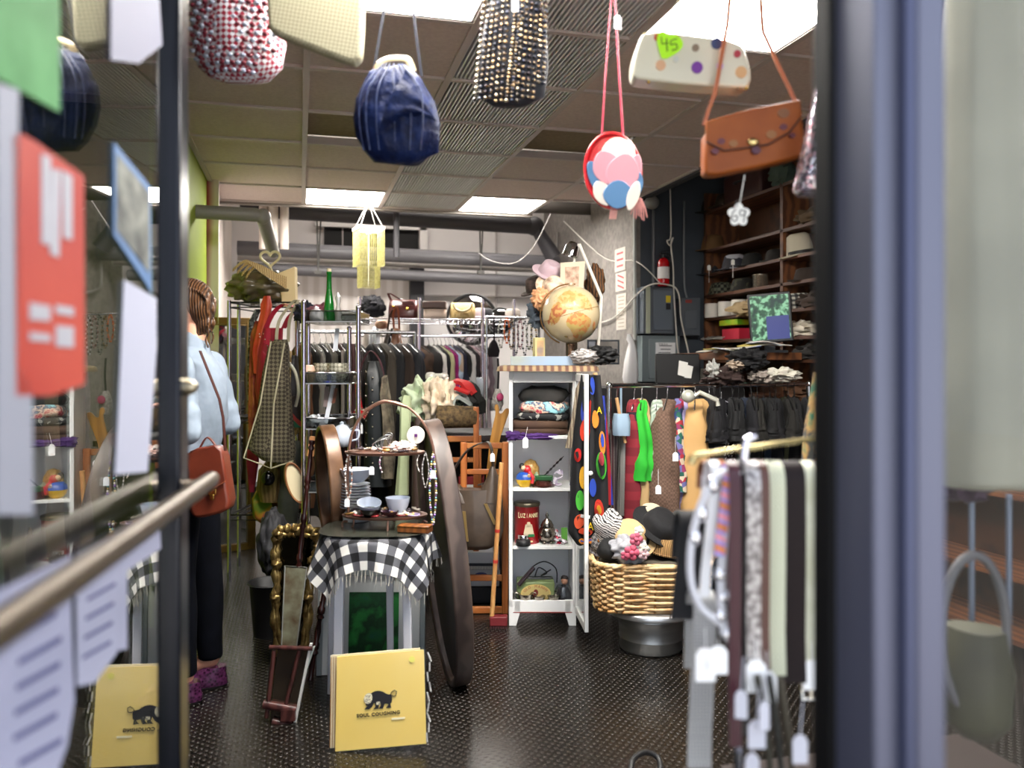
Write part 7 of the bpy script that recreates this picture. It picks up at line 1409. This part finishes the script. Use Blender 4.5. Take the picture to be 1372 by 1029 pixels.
shat('dark brown straw hat at the left of the top wall shelf', 975, 2.40, .09, '2a1c12', h_=.1)
shat('black wide hat at the far left of the top wall shelf', 950, 2.40, .09, '0e0c0c', h_=.1)
shat('brown knitted hat on the shelf right of the divider below the cream fedora', 1080, 1.77, .07, '2a1e18', h_=.08)
def sbox(label, px, z, dx, dy, dz, mat, name='box', cat='box', du=.08, rz=0, bev=.002, grp=None):
    o = M().box((0, 0, dz / 2), (dx, dy, dz)).build(name, mat, loc=S(px, z, du), bev=bev); o.rotation_euler = (0, 0, rz); return tag(o, label, cat, grp)
sbox('large dull maroon suitcase on the top wall shelf', 1010, 2.40, .2, .5, .2, mt('3c1a18', .6), 'suitcase', 'suitcase', .12, bev=.015)
s_ = bpy.data.objects['suitcase']; M().tube(curve([(-.1, -.06, .12), (-.13, -.05, .12), (-.13, .05, .12), (-.1, .06, .12)], 5), .007, 6).build('handle', BLK, s_)
o = M().ball((0, 0, .07), (.07, .09, .08), 20, 14, nz=.3, nf=14).build('cloth', mt('4a5a50', .8), loc=S(1048, 2.40, .02)); tag(o, 'grey green cloth bundled on the top wall shelf', 'cloth')
o = M().ball((0, 0, .06), (.08, .12, .07), 20, 14, nz=.3, nf=14).build('cloth', mt('6a4a34', .8), loc=S(935, 2.40, .06)); tag(o, 'brown cloth bundled at the left end of the top wall shelf', 'cloth')
t = tag(M().lathe([(.001, 0), (.045, 0), (.05, .004), (.05, .078), (.053, .08), (.053, .086), (.048, .086), (.045, .01), (.001, .01)], n=28).build('metal_cup', mt('b0a898', .25, .8), loc=S(1019, 1.77, .05)), 'silver metal cup on the fourth wall shelf', 'cup')
for i in range(6):
    o = M().lathe([(.022, 0), (.052, 0), (.054, .01), (.054, .095), (.05, .105), (.022, .105), (.02, .1), (.02, .005)], n=24).build('paper_roll', mt('e2ddd4', .85), loc=S(954 + i * 9, 1.60, .03 + .07 * (i % 2))); tag(o, 'white paper roll in the row on the fifth wall shelf', 'paper roll', 'white paper rolls on the wall shelf')
o = M().ball((0, 0, .04), (.09, .2, .055), 28, 16, nz=.35, nf=12).build('cloth', mt('9a8460', .8, pat='noise', c2='b09a74', s=8), loc=S(1005, 1.60, .03)); tag(o, 'crumpled khaki cloth cap beside the white paper rolls', 'cloth')
o = M().ball((0, 0, .04), (.07, .12, .06), 24, 14, nz=.3, nf=12).build('cloth', mt('70747c', .8, pat='noise', c2='2c4a64', s=5), loc=S(1038, 1.60, .05)); tag(o, 'grey and blue cloth at the right of the fifth wall shelf', 'cloth')
sbox('lime green and yellow carton on the sixth wall shelf', 984, 1.53, .1, .26, .04, mt('6ab41c', .5, pat='noise', c2='c8b820', s=9), 'carton', 'carton', .05)
sbox('pink red carton under the lime green one on the sixth wall shelf', 987, 1.43, .1, .24, .075, mt('b41c34', .5, pat='noise', c2='c83048', s=7), 'carton', 'carton', .05)
o = M().lathe([(.001, 0), (.034, 0), (.045, .09), (.047, .092), (.043, .092), (.032, .006), (.001, .006)], n=24).build('paper_cup', mt('d4d8e0', .4), loc=S(1013, 1.545, .06)); tag(o, 'white plastic cup standing on the lime green carton', 'cup')
for i in range(5):
    o = M().ball((0, 0, .012), (.05, .07, .014), 16, 8, nz=.4).build('folded_paper', mt('a8a4a0', .7), loc=S(942 + i * 8, 1.43, .04)); tag(o, 'crumpled pale paper on the left of the sixth wall shelf', 'paper', 'crumpled papers on the wall shelf')
sbox('yellow tin on the seventh wall shelf at the left', 950, 1.285, .08, .1, .11, mt('b8921c', .45), 'tin', 'tin')
sbox('small white jar on the seventh wall shelf', 962, 1.285, .05, .06, .09, mt('c4bca8', .5), 'jar', 'jar', .05)
sbox('brown cardboard box on the seventh wall shelf', 972, 1.285, .1, .14, .1, mt('5c4a38', .6), 'box', 'box', .08)
o = M().ball((0, 0, .03), (.06, .12, .035), 20, 12, nz=.3).build('glove', mt('15120f', .6), loc=S(993, 1.285, .06)); tag(o, 'black gloves on the seventh wall shelf', 'gloves')
sbox('clear plastic box of pale yarn below the seventh wall shelf', 955, 1.10, .16, .26, .12, mt('8a8a84', .2, .3, pat='noise', c2='b8b0a0', s=18), 'plastic_box', 'box', .02)
for i, (px, c_, lab, z) in enumerate(((1075, 'c0b8a8', 'cream cloth', 1.43), (1072, '5a3c28', 'brown leather shoes', 1.05), (1085, '1e1a18', 'black cloth', 1.285), (1062, '8a7c6c', 'taupe cloth', 1.43), (1090, '3a2c24', 'dark brown scarf', 1.60), (1088, '55422c', 'golden brown scarf', 2.11))):
    o = M().ball((0, 0, .04), (.08, .13, .05), 22, 14, nz=.35, nf=11).build('shoes' if 'shoes' in lab else 'cloth', mt(c_, .8), loc=S(px, z, .06)); tag(o, lab + (f' on the wall shelf right of the divider, {["above the shoes", "lowest of those seen", "below the cream cloth", "left of the cream cloth", "next to the checked cap", "beside the cream fedora"][i]}'), 'shoes' if 'shoes' in lab else 'cloth')
for i, (px, pz, lab) in enumerate(((950, 1.93, 'dark hat at the far left'), (982, 1.93, 'grey patched cap'))):
    p = S(px, pz, -.06); o = M().prism([(-.012, -.04), (.012, -.04), (.012, -.008), (0, 0), (-.012, -.008)], -.001, .001).tube([(0, 0, -.04), (0, 0, -.13)], .002, 5).build('price_tag', PAPER, loc=Vector((p.x, p.y, pz + .06))); o.rotation_euler = (0, 0, -YAW); tag(o, f'white price tag hanging from the {lab} on the wall shelf', 'price tag')
# monitor with camera picture, papers on deep ledge
f = Fr(1032, 462, 5.0); t = thing('computer_monitor', 'flat monitor showing a green and blue picture in front of the wall shelves', 'monitor', f); t.rotation_euler = (0, 0, -YAW - .25)
f2 = f
M().box((0, .012, .165), (.25, .03, .30), ry=-.07).build('bezel', mt('0a0a0c', .35), t, bev=.005)
so = M().box((0, -.004, .165), (.222, .002, .268), ry=-.07).build('screen', mt('2c5a44', .2, pat='noise', cols=['0c1c1c', '18382c', '2c5a3c', '8ac8a0'], s=28, emit=.08), t); M().box((.045, -.006, .105), (.13, .002, .14), ry=-.07).build('blue_window', mt('2a3478', .3, emit=.15), so)
M().box((.0, .04, .0), (.06, .05, .1)).box((0, .04, -.04), (.2, .16, .015)).build('monitor_stand', mt('15151a', .4), t)
zl = f.o.z - .045
lg = bx('ledge', 2.42, 2.93, 4.4, 5.1, zl - .045, zl - .002, WOODSH); tag(lg, 'dark wooden ledge carrying papers and the flat monitor', 'ledge'); 
for x in (2.5, 2.86): M().box((x - 2.675, .2, -.65), (.05, .05, 1.28)).build('leg', WOODDK, None, loc=(2.675, 4.75, zl - .03)) ; 
for o in [q for q in bpy.data.objects if q.name.startswith('leg') and q.parent is None]: o.parent = lg; o.matrix_parent_inverse = Matrix.Identity(4); 
rnd = random.Random(9)
for i in range(9):
    px = 960 + i * 9; p = W(px, 470, 4.95 - .03 * (i % 3)); c_ = ['d4d0c8', 'c8b860', 'b8bcc4', 'e0dcd4', '4a64a0'][i % 5]
    o = M().sheet(lambda u, v: ((u - .5) * .2, (v - .5) * .14, .012 * sin(3 * u + i)), 6, 3, .004).build('sheet_of_paper', mt(c_, .8), loc=Vector((p.x, p.y, zl + .006 * i))); o.rotation_euler = (.0, 0, rnd.uniform(-.6, .6)); tag(o, 'loose sheet among the papers on the ledge before the wall shelves', 'paper', 'loose papers on the ledge')
for i, (px, py, w_, h_, c_, lab, nm) in enumerate(((1003, 482, 46, 26, '0a0a0e', 'black fluffy scarf', 'scarf'), (1020, 505, 30, 16, '8a8078', 'taupe knitted scarf', 'scarf'), (1045, 503, 50, 18, 'c4c0b4', 'cream gathered skirt', 'garment'), (968, 505, 50, 24, '2c1c18', 'dark brown fur stole', 'fur'), (955, 497, 16, 24, 'a8a8a4', 'clear glass jar', 'jar'), (985, 490, 22, 14, 'a09080', 'pale beige cloth', 'cloth'))):
    q_ = W(px, py + h_ / 2, 4.42); f = Fr(px, py + h_ / 2, 4.55); o = crumple(f, px, py, w_, h_, .16, 0, i + 40, nz=.3).build(nm if nm != 'garment' else 'skirt', mt(c_, .85, pat='noise', c2=c_, s=16, bump=.6), fr=f); tag(o, f'{lab} heaped above the black clothes of the low chrome rack', nm)
# service wall: panels, conduit, extinguisher
mg = mt('4a5058', .4, pat='noise', c2='525860', s=4); YW = 5.74
def Wq(px, py): return W(px, py, DV(px, YW))
def panelbox(name, label, xa, xb, ya, yb, dep, m_=mg):
    a = Wq(xa, ya); c = Wq(xb, yb); f = Fr(0, 0, 1, 0, Vector(((a.x + c.x) / 2, YW - dep / 2, c.z))); t = thing(name, label, 'electrical panel', f); w_ = c.x - a.x; h_ = a.z - c.z
    M().box((0, 0, h_ / 2), (w_, dep, h_)).build('box', m_, t, bev=.004); return t, w_, h_, dep
t, w_, h_, d_ = panelbox('electrical_panel', 'large grey electrical panel with a yellow warning label under the extinguisher', 852, 892, 386, 448, .14)
M().box((.03, -d_ / 2 - .004, h_ * .5), (w_ * .6, .01, h_ * .85)).build('door', mt('5a626c', .4), t, bev=.003); M().box((.07, -d_ / 2 - .011, h_ * .74), (.035, .003, .05)).build('yellow_label', mt('c8b020', .5), t); M().box((.07, -d_ / 2 - .011, h_ * .58), (.035, .003, .045)).build('dark_label', mt('14141a', .5), t); M().box((-w_ * .36, -d_ / 2 - .006, h_ * .5), (.03, .012, h_)).build('edge_trim', mt('a4a894', .4), t)
t, w_, h_, d_ = panelbox('electrical_panel', 'smaller grey breaker box with a red label right of the large panel', 905, 930, 400, 450, .1)
M().box((0, -d_ / 2 - .004, h_ * .42), (w_ * .6, .008, h_ * .5)).build('door', mt('525860', .4), t, bev=.004); M().box((-.02, -d_ / 2 - .004, h_ * .9), (.05, .004, .022)).build('red_label', mt('8a3430', .5), t)
t, w_, h_, d_ = panelbox('electrical_panel', 'pale grey lower panel with a printed notice taped to its door', 853, 903, 450, 511, .1, mt('6a7478', .4))
M().box((.02, -d_ / 2 - .004, h_ * .5), (w_ * .8, .01, h_ * .86)).build('door', mt('788286', .4), t, bev=.004)
nt_ = M().box((.03, -d_ / 2 - .011, h_ * .52), (w_ * .52, .003, h_ * .66)).build('taped_notice', mt('dedee0', .7), t)
b = M(); [b.box((.0 + .03 + (-.01 if i % 3 == 2 else 0), -d_ / 2 - .0135, h_ * .78 - .026 * i), (.10 - .02 * (i % 2), .001, .006)) for i in range(8)]; b.build('printed_lines', mt('3a3a40', .7), nt_)
text('THIS IS A', .018, (.01, -d_ / 2 - .0135, h_ * .80 + .004), mt('2a2a30', .7), nt_)
f = Fr(0, 0, 1, 0, Wq(882, 385) + Vector((0, -.09, 0))); t = thing('fire_extinguisher', 'red fire extinguisher on the grey wall above the electrical panel', 'fire extinguisher', f)
M().lathe([(.001, 0), (.038, 0), (.043, .008), (.044, .03), (.044, .17), (.036, .195), (.016, .21), (.001, .212)], n=28).build('cylinder', mt('a80c14', .25, coat=.5), t); M().lathe([(.0445, .055), (.0448, .056), (.0448, .14), (.0445, .141)], n=28).build('label_band', mt('d8d4d4', .5), t)
b = M(); b.cyl((0, 0, .205), (0, 0, .235), .012).box((.01, 0, .24), (.07, .014, .012)).box((.015, 0, .258), (.08, .012, .008), ry=-.15); b.build('valve_handle', mt('1a1a1e', .4), t); M().tube(curve([(.02, 0, .235), (.06, 0, .22), (.062, 0, .15), (.05, -.01, .1)], 6), .006, 8).build('hose', BLK, t)
def wire(label, pts, r, mat, name='cable', cat='cable'): 
    c = Vector(pts[0]); b = M(); b.tube(curve([Vector(p) - c for p in pts], 6), r, 8); return tag(b.build(name, mat, loc=c), label, cat)
cnd = mt('9a9c98', .4)
p = Wq(847.5, 262); p2 = Wq(848, 456); wire('pale vertical conduit at the corner of the grey wall', [(p.x, YW - .04, 2.49), (p2.x, YW - .04, p2.z)], .014, cnd, 'conduit', 'conduit')
p = Wq(874, 262); p2 = Wq(874, 386); wire('grey vertical conduit behind the fire extinguisher', [(p.x, YW - .02, 2.49), (p2.x, YW - .02, p2.z)], .012, mt('5c6064', .4), 'conduit', 'conduit')
p = Wq(915, 262); p2 = Wq(919, 400); wire('thin conduit running down to the smaller breaker box', [(p.x, YW - .02, 2.49), (p.x, YW - .02, p2.z + .15), (p2.x, YW - .02, p2.z)], .009, mt('6c7074', .4), 'conduit', 'conduit')
p = Wq(866, 263); o = M().ball((0, 0, 0), (.055, .05, .05), 18, 12).build('ceiling_sensor', mt('8c8a88', .5), loc=Vector((p.x, YW - .1, 2.45))); tag(o, 'grey round fitting high in the corner above the conduit', 'wall fitting')
V4 = lambda px, py, d=.14: (Wq(px, py).x, YW - d, Wq(px, py).z)
wire('white cable hanging beside the fire extinguisher with a loop at the top', [V4(887, 255), V4(888, 318), V4(883, 326), (V4(887, 332)), V4(891, 322), V4(888, 330), V4(891, 360), V4(892, 395), V4(896, 460), V4(897, 480), V4(880, 505)], .0055, mt('c8c4bc', .6))
wire('white cable curving from the stucco wall over the electrical panels', [(2.38, 6.9, 1.60), (2.38, 6.1, 1.62), V4(850, 388, .2), V4(880, 385, .2), V4(893, 395, .2), V4(900, 430, .16), V4(909, 470, .16), V4(912, 490, .16)], .0055, mt('c8c4bc', .6))
wire('thin white cable slanting down the stucco wall to the panels', [(W(770, 255, 6.9).x, 6.85, 2.5), (2.39, 6.3, 2.12), V4(849, 352, .06), V4(874, 384, .16)], .004, mt('c4c0b8', .6))
wire('thin white cable sagging across the back pipes', [W(738, 286, 6.6), W(715, 330, 6.9), W(690, 352, 7.0), W(660, 350, 7.0), W(640, 338, 7.0)], .003, mt('8f8b88', .6))
wire('grey flexible conduit on the shaded side of the stucco wall', [(2.36, W(741, 260, 7.9).y - .1, 2.5), (2.36, 7.5, 2.0), (2.36, 7.4, 1.9), (2.36, 7.2, 1.86)], .012, mt('8a8684', .5), 'conduit', 'conduit')
# papers on stucco wall (plane x = 2.40)
def UW(px, py): return W(px, py, DU(px, 2.397))
for i, (xa, xb, ya, yb, lab, c_) in enumerate(((824, 838, 335, 361, 'upper of two small red-printed notices on the stucco wall', 'b84a50'), (825, 839, 367, 388, 'lower of two small red-printed notices on the stucco wall', 'c83440'), (826, 839, 395, 441, 'long white notice below the two red-printed ones on the stucco wall', '8a8478'))):
    a = UW(xa, ya); c = UW(xb, yb); o = M().box((0, (a.y + c.y) / 2 - a.y, (c.z - a.z) / 2), (.003, abs(a.y - c.y), abs(a.z - c.z))).build('wall_notice', mt('bdb5ac', .7), loc=Vector((2.397, a.y, a.z))); tag(o, lab, 'notice')
    h_ = abs(a.z - c.z); n_ = 3 if i < 2 else 9; b = M(); [b.box((-.002, (c.y - a.y) / 2, -h_ * (j + .8) / (n_ + .6)), (.001, abs(a.y - c.y) * .62, h_ / (n_ * 4)), rx=.25 if i == 1 else 0) for j in range(n_)]; b.build('printed_lines', mt(c_, .7), o)
# white plastic bag hanging on the conduit
f = Fr(845, 513, DV(845, YW) - .22); t = thing('plastic_bag', 'white plastic bag knotted on the conduit at the wall corner', 'bag', f)
M().loft(rows(f, [(513, 836, 854, .9), (505, 834, 855), (485, 836, 855), (470, 839, 853, .8), (460, 842, 851, .4), (455, 839, 849, .3), (448, 841, 846, .2)], .05), 30, amp=.06, fr=6, nz=.008, nf=16).build('body', mt('dcdadc', .45), t)
# ================================================================ BELT RACK NEAR THE DOOR
D = 1.32; fb = Fr(1010, 640, D); fb.o.z = 0; k = D / F
t = thing('belt_stand', 'chrome stand with a brass bar holding belts just inside the door', 'stand', fb)
M().tube(curve([fb.L(990, 1010), fb.L(986, 760), fb.L(990, 690), fb.L(998, 600), fb.L(1004, 588), fb.L(1012, 584)], 6), .0065, 10).build('hook_post', mt('d8d8e8', .12, 1), t)
M().tube([(fb.L(990, 1010).x, 0, fb.L(0, 1005).z), (fb.L(990, 1010).x, 0, .02)], .008, 10).build('lower_post', mt('8a8a90', .2, 1), t); M().lathe([(.001, 0), (.14, 0), (.14, .008), (.02, .02), (.001, .02)], c=(fb.L(990, 0).x, 0, 0), n=32).build('base', BLK, t)
M().tube([fb.L(930, 611), fb.L(1005, 600, .02), fb.L(1090, 588, .12)], .005, 8).tube([fb.L(930, 611), fb.L(926, 622)], .007, 8).build('brass_bar', mt('b8a878', .25, .8), t)
zbar = fb.L(0, 618).z
def belt(label, x0, x1, ybot, mat, dd=0, yback=None, ytop=622, th=.0035, tagy=None, buckle=None, lean=0):
    xc = (x0 + x1) / 2; w_ = (x1 - x0) * k; f = Fr(xc, ytop, D + dd); f.o = f.o + Vector((SA, CA, 0)) * .034; L_ = (ybot - ytop) * f.k(); t = thing('belt', label, 'belt', f, 'belts on the stand by the door')
    r = .03; pts = [(lean * L_, -r - .004, -L_)] + [(lean * L_ * q, -r - .002 * sin(5 * q), -L_ * q) for q in (.8, .6, .4, .25, .12)] + [(0, -r * cos(a), -.028 + r * .95 * sin(a)) for a in [i * pi / 8 for i in range(9)]] + [(lean * L_ * q * .6, r, -L_ * q) for q in (.12, .3, .5)]
    M().strap(pts, w_, th).build('strap', mat, t)
    if buckle: 
        c = Vector(pts[0]); b = M(); hw_ = w_ * .62; b.tube([c + Vector((x, -.003, z)) for x, z in ((-hw_, 0), (hw_, 0), (hw_, -.045), (-hw_, -.045))], .0035, 6, closed=True).tube([c, c + Vector((0, -.003, -.045))], .0028, 6); b.build('buckle', buckle, t)
    if tagy: ptag(t, (lean * L_, -r - .01, -(tagy - ytop) * f.k() + .04), .03, .05, .03)
    return t
crm = mt('b4b49c', .65, pat='noise', c2='c8c8b4', s=20); 
belt('wide cream canvas belt in the middle of the stand by the door', 1018, 1053, 905, mt('b0b29a', .7, pat='check', c2='c4c6b0', s=300), .0, buckle=None)
belt('widest dark brown leather belt on the stand by the door', 1049, 1081, 915, mt('160a0c', .6, spec=.2), .05, buckle=None)
belt('second cream belt, right of the widest dark brown one', 1075, 1096, 900, crm, .09, buckle=mt('c8c4bc', .2, 1), tagy=890)
belt('dark brown belt half hidden by the door frame', 1092, 1108, 1000, mt('1c1012', .4), .13)
belt('reddish brown belt left of the wide cream one', 1019, 1032, 900, mt('4a2216', .4), -.03, buckle=mt('8a7c5c', .3, .8), tagy=905)
belt('white studded belt beside the chrome hook', 1001, 1020, 885, mt('b8b4b4', .35, .4, pat='vor', c2='5c5658', s=120), -.04, tagy=890)
belt('narrow black belt just right of the chrome hook', 994, 1002, 985, mt('0c0c10', .4), -.02)
belt('burgundy leather belt hanging low in the middle of the stand', 978, 993, 1000, mt('380c1c', .35), -.07, lean=.0, tagy=None)
belt('rainbow striped fabric belt at the top of the stand', 972, 986, 745, mt('a878b0', .7, pat='stripe', cols=['c87a4c', '9a6ac8', '6a9ad0', 'd88a9a'], s=10, rot=(0, 1.2, 0)), -.06, lean=-.12)
belt('white leather belt with metal eyelets at the left of the stand', 955, 968, 800, mt('c8c8cc', .3), -.05, lean=-.1, tagy=875)
belt('tan suede belt at the far left of the stand', 946, 962, 700, mt('7a4c34', .7), .06, lean=-.08)
belt('wide silver grey woven belt hanging lowest at the left', 930, 962, 1029, mt('a4a4a4', .55, pat='check', cols=['8a8a8c', 'a4a4a4'], s=260, rot=(0, .78, 0), bump=.8), .02, ytop=800, lean=-.04)
t = belt('black fringed sash at the left of the stand', 912, 948, 830, mt('0c0c12', .8), .08, ytop=690, lean=-.1); kids(t)[0]
f = Fr(940, 640, D - .05)
t = thing('belt', 'white cord belt looping out to the left of the stand', 'belt', f, 'belts on the stand by the door')
M().tube(curve([f.L(985, 628), f.L(960, 640), f.L(938, 680), f.L(926, 730), f.L(926, 780), f.L(940, 815), f.L(965, 835), f.L(975, 850)], 8), .0058, 10).tube(curve([f.L(988, 630), f.L(975, 680), f.L(968, 740), f.L(966, 800), f.L(970, 850)], 8), .0068, 10).build('cord', mt('c4c4cc', .4), t)
for x, y in ((955, 650), (940, 688), (931, 720), (965, 770), (969, 800), (966, 825), (975, 850)): M().ball(f.L(x, y), (.010, .008, .014), 10, 8).build('metal_slide', mt('d8d8e0', .15, .9), t)
ptag(t, f.L(958, 850) + Vector((0, -.02, 0)), .026, .042, .01)
f = Fr(1030, 920, D - .06)
for i, (x, y0_, y1_, c_, lab) in enumerate(((1014, 905, 990, '2c2a20', 'olive'), (1030, 905, 1000, '1c1c18', 'black'), (1045, 908, 1010, '3a3428', 'brown'))):
    b = M(); b.tube(curve([f.L(x, y0_), f.L(x + 8, (y0_ + y1_) / 2), f.L(x + 14, y1_), f.L(x + 20, y1_ + 60)], 6), .005, 8); o = b.build('cord_belt', mt(c_, .6), fr=f); tag(o, f'{lab} cord belt trailing below the wide cream belt', 'belt')
for i, (x, y, w_) in enumerate(((993, 925, .018), (1014, 965, .026), (1024, 940, .016), (1008, 1010, .02), (1072, 985, .022))):
    o = M().prism([(-w_ / 2, -.042), (w_ / 2, -.042), (w_ / 2, -.008), (w_ / 4, 0), (-w_ / 4, 0), (-w_ / 2, -.008)], -.001, .001).tube([(0, 0, 0), (.004, 0, .05)], .0009, 5).build('price_tag', mt('c0c0cc', .7), loc=W(x, y, D - .09 + .01 * (i % 2))); o.rotation_euler = (0, 0, -YAW + .2 * (i % 3 - 1)); tag(o, 'white price tag among the belt ends on the stand by the door', 'price tag', 'price tags among the belts')
wire('dark umbrella crook lying on the floor near the door', [W(845, 1040, 2.3), W(848, 1018, 2.35), W(865, 1008, 2.4), W(882, 1016, 2.4), W(885, 1035, 2.35)], .008, BLK, 'umbrella_handle', 'umbrella')
# garment on the right just past the belts
f = Fr(1090, 640, 2.2)
hbag('green and tan patterned scarf hanging beyond the belts beside the door frame', [(630, 1078, 1098), (580, 1080, 1100), (520, 1088, 1100), (498, 1090, 1096, .5)], .03, mt('2c5a44', .7, pat='noise', cols=['1c4a3c', '3a3c3c', 'a8844c', '2c6a54'], s=16), 0, None, fr0=f, name='scarf', cat='scarf', grp=None, amp=.12)
# ================================================================ WINDOW DISPLAY AT THE FAR RIGHT
D = 1.45; f = Fr(1320, 640, D)
t = thing('dress', 'pale cream dress hanging in the shop window at the far right', 'dress', f, None)
M().loft(rows(f, [(650, 1262, 1420, .9), (640, 1258, 1425, 1), (500, 1256, 1420, 1), (300, 1258, 1410, 1), (100, 1262, 1400, .9), (-20, 1275, 1390, .8), (-60, 1300, 1370, .5)], .07), 40, amp=.05, fr=8, nz=.008).build('cloth', mt('77776c', .8, pat='noise', c2='828276', s=4), t)
M().tube([f.L(1335, -60), f.L(1335, -160), f.L(1335, -230)], .003).build('hanger', STEEL, t)
f = Fr(1300, 950, 1.6); t = thing('handbag', 'grey and olive ring-handled bag low in the shop window', 'handbag', f)
M().loft(rows(f, [(985, 1285, 1335, .5), (960, 1262, 1352), (900, 1258, 1356), (840, 1270, 1345, .8)], .06), 30, amp=.03, nz=.008).build('body', mt('26261a', .7, pat='noise', c2='3a3a28', s=6), t)
M().tube([f.L(1305 + 44 * cos(a), 850 + 112 * sin(a) * .95, -.03) for a in [2 * pi * i / 32 for i in range(32)]], .009, 10, closed=True).build('ring_handle', mt('45454a', .5), t)
for i, (x, lab) in enumerate(((1302, 'left'), (1352, 'right'))):
    o = M().tube([(0, 0, 0), (0, 0, -.26)], .006, 10).build('chrome_rod', mt('5c6678', .4, .5), loc=W(x, 662, 1.66)); tag(o, f'{lab} of two pale rods behind the ring-handled bag', 'rod')
o = M().ball((0, 0, 0), (.06, .05, .04), 20, 12, nz=.3).build('scarf', mt('2c1430', .7), loc=W(1292, 642, 1.62)); tag(o, 'dark purple scarf under the hem of the cream window dress', 'scarf')
ds = bx('display_shelf', .95, 1.62, 1.15, 1.75, .3, .34, mt('241a18', .5)); tag(ds, 'dark wooden display shelf behind the shop window', 'shelf')
b = M(); b.box((-.3, 0, -.16), (.04, .5, .3)); q = b.build('side_panel', WOODDK, ds); q.location = (1.285, 1.45, .32) ; b = M(); b.box((.3, 0, -.16), (.04, .5, .3)); q = b.build('side_panel', WOODDK, ds); q.location = (1.285, 1.45, .32)
# ================================================================ BEHIND THE DOOR LEAF, SEEN THROUGH ITS GLASS
rr = Fr(0, 0, 1, 0, Vector((-1.0, 1.6, 0))); t = thing('garment_rack', 'dark rack of clothes along the left recess behind the glass door', 'clothes rack', rr)
M().tube([(0, 0, 1.5), (0, 2.2, 1.5)], .013, 10).build('rail', STEEL, t)
for y in (0, 2.2): M().tube([(0, y, 0), (0, y, 1.5)], .013, 10).build('post', STEEL, t)
for i, (c_, lab) in enumerate((('2c2c28', 'grey brown coat'), ('7c7c78', 'silver sequinned top'), ('121216', 'black dress'), ('8a1420', 'bright red cardigan'), ('1c3424', 'bottle green dress'), ('38342c', 'olive jacket'), ('181820', 'navy coat'), ('5a4c3c', 'tan suede jacket'), ('101014', 'black coat'), ('44403c', 'charcoal jacket'))):
    m_ = mt('8a8884', .2, .8, pat='cells', s=90, cols=['55534f', 'a8a6a0', '7c7a76', 'e0ded8']) if i == 1 else mt(c_, .85, pat='noise', c2=c_, s=9, bump=.2)
    garment(f'{lab} hanging behind the glass door in the left recess', 'garment', Vector((-1.0, 1.75 + .2 * i, 1.5)), 0, .8 + .1 * (i % 3), .2, .22, .07, m_, i + 120, 'clothes behind the glass door', name='hanging_garment')
# ================================================================ DARK CLOTHES HANGING BEHIND THE CHROME TOWER
VT = 5.35
pa_ = W(398, 440, DV(398, VT)); pb_ = W(556, 440, DV(556, VT)); zt_ = 1.47
t = thing('garment_rack', 'plain steel garment rack of dark clothes standing behind the chrome tower', 'clothes rack', Fr(0, 0, 1, 0, Vector((pa_.x, VT, 0)))); wd_ = pb_.x - pa_.x
M().tube([(0, 0, zt_), (wd_, 0, zt_)], .011, 10).build('rail', STEEL, t)
for x in (0, wd_): M().tube([(x, 0, .02), (x, 0, zt_)], .011, 10).build('post', STEEL, t); M().tube([(x, -.22, .015), (x, .22, .015)], .012, 10).build('foot', STEEL, t)
for i, (px, c_, lab, L_) in enumerate(((404, '5c3a20', 'rust brown coat', 1.0), (413, '14120f', 'black wool coat', 1.05), (421, '8a8780', 'pale grey blouse', .6), (429, '1c1a1a', 'charcoal dress', .95), (437, '6a675f', 'dove grey jacket', .7), (445, '0e0d0d', 'black velvet coat', 1.1), (453, '3a1a18', 'oxblood dress', .9), (461, '26211d', 'dark brown coat', 1.05), (469, '101013', 'black jacket', .8), (478, '2e2a28', 'smoke grey coat', 1.0), (500, '17171a', 'black tailored coat', 1.0), (512, '3a332b', 'khaki brown coat', 1.05), (524, '121216', 'black satin coat', 1.0), (536, '2a1d16', 'dark tan coat', .95), (547, '16161c', 'black evening coat', 1.1))):
    p = W(px, 440, DV(px, VT)); garment(f'{lab} hanging on the steel rack behind the chrome tower', 'garment', Vector((p.x, VT, zt_)), pi / 2 + .3, L_, .18, .20, .06, mt(c_, .88, pat='noise', c2=c_, s=10, bump=.2), i + 200, 'dark clothes behind the chrome tower', name='hanging_garment', fold=.14)
# ================================================================ CAMERA, LIGHT
cam = bpy.data.cameras.new('camera'); co = bpy.data.objects.new('camera', cam); COL.objects.link(co)
co.location = (0, 0, H); co.rotation_euler = (pi / 2, 0, -YAW); cam.sensor_width = 36; cam.lens = 36 * F / 1372; cam.shift_y = -29.5 / 1372; cam.clip_start = .02
cam.dof.use_dof = True; cam.dof.focus_distance = 3.7; cam.dof.aperture_fstop = 2.0
SC.camera = co
w = bpy.data.worlds.new('daylight'); SC.world = w; w.use_nodes = True
w.node_tree.nodes['Background'].inputs[0].default_value = (.80, .88, 1, 1); w.node_tree.nodes['Background'].inputs[1].default_value = 1.25
sun = bpy.data.lights.new('sun', 'SUN'); so_ = bpy.data.objects.new('sun', sun); COL.objects.link(so_); sun.energy = 9; sun.angle = .01; sun.color = (1, .95, .88); so_.rotation_euler = (radians(-14), 0, radians(12)); so_.location = (0, 4, 8)
SC.view_settings.view_transform = 'Standard'; SC.view_settings.look = 'None'; SC.view_settings.gamma = 1; SC.view_settings.exposure = 1.08
SC.cycles.use_denoising = True; SC.cycles.max_bounces = 7; SC.cycles.diffuse_bounces = 4; SC.cycles.glossy_bounces = 4; SC.cycles.transparent_max_bounces = 12
SC.cycles.caustics_reflective = False; SC.cycles.caustics_refractive = False; SC.cycles.sample_clamp_indirect = 6
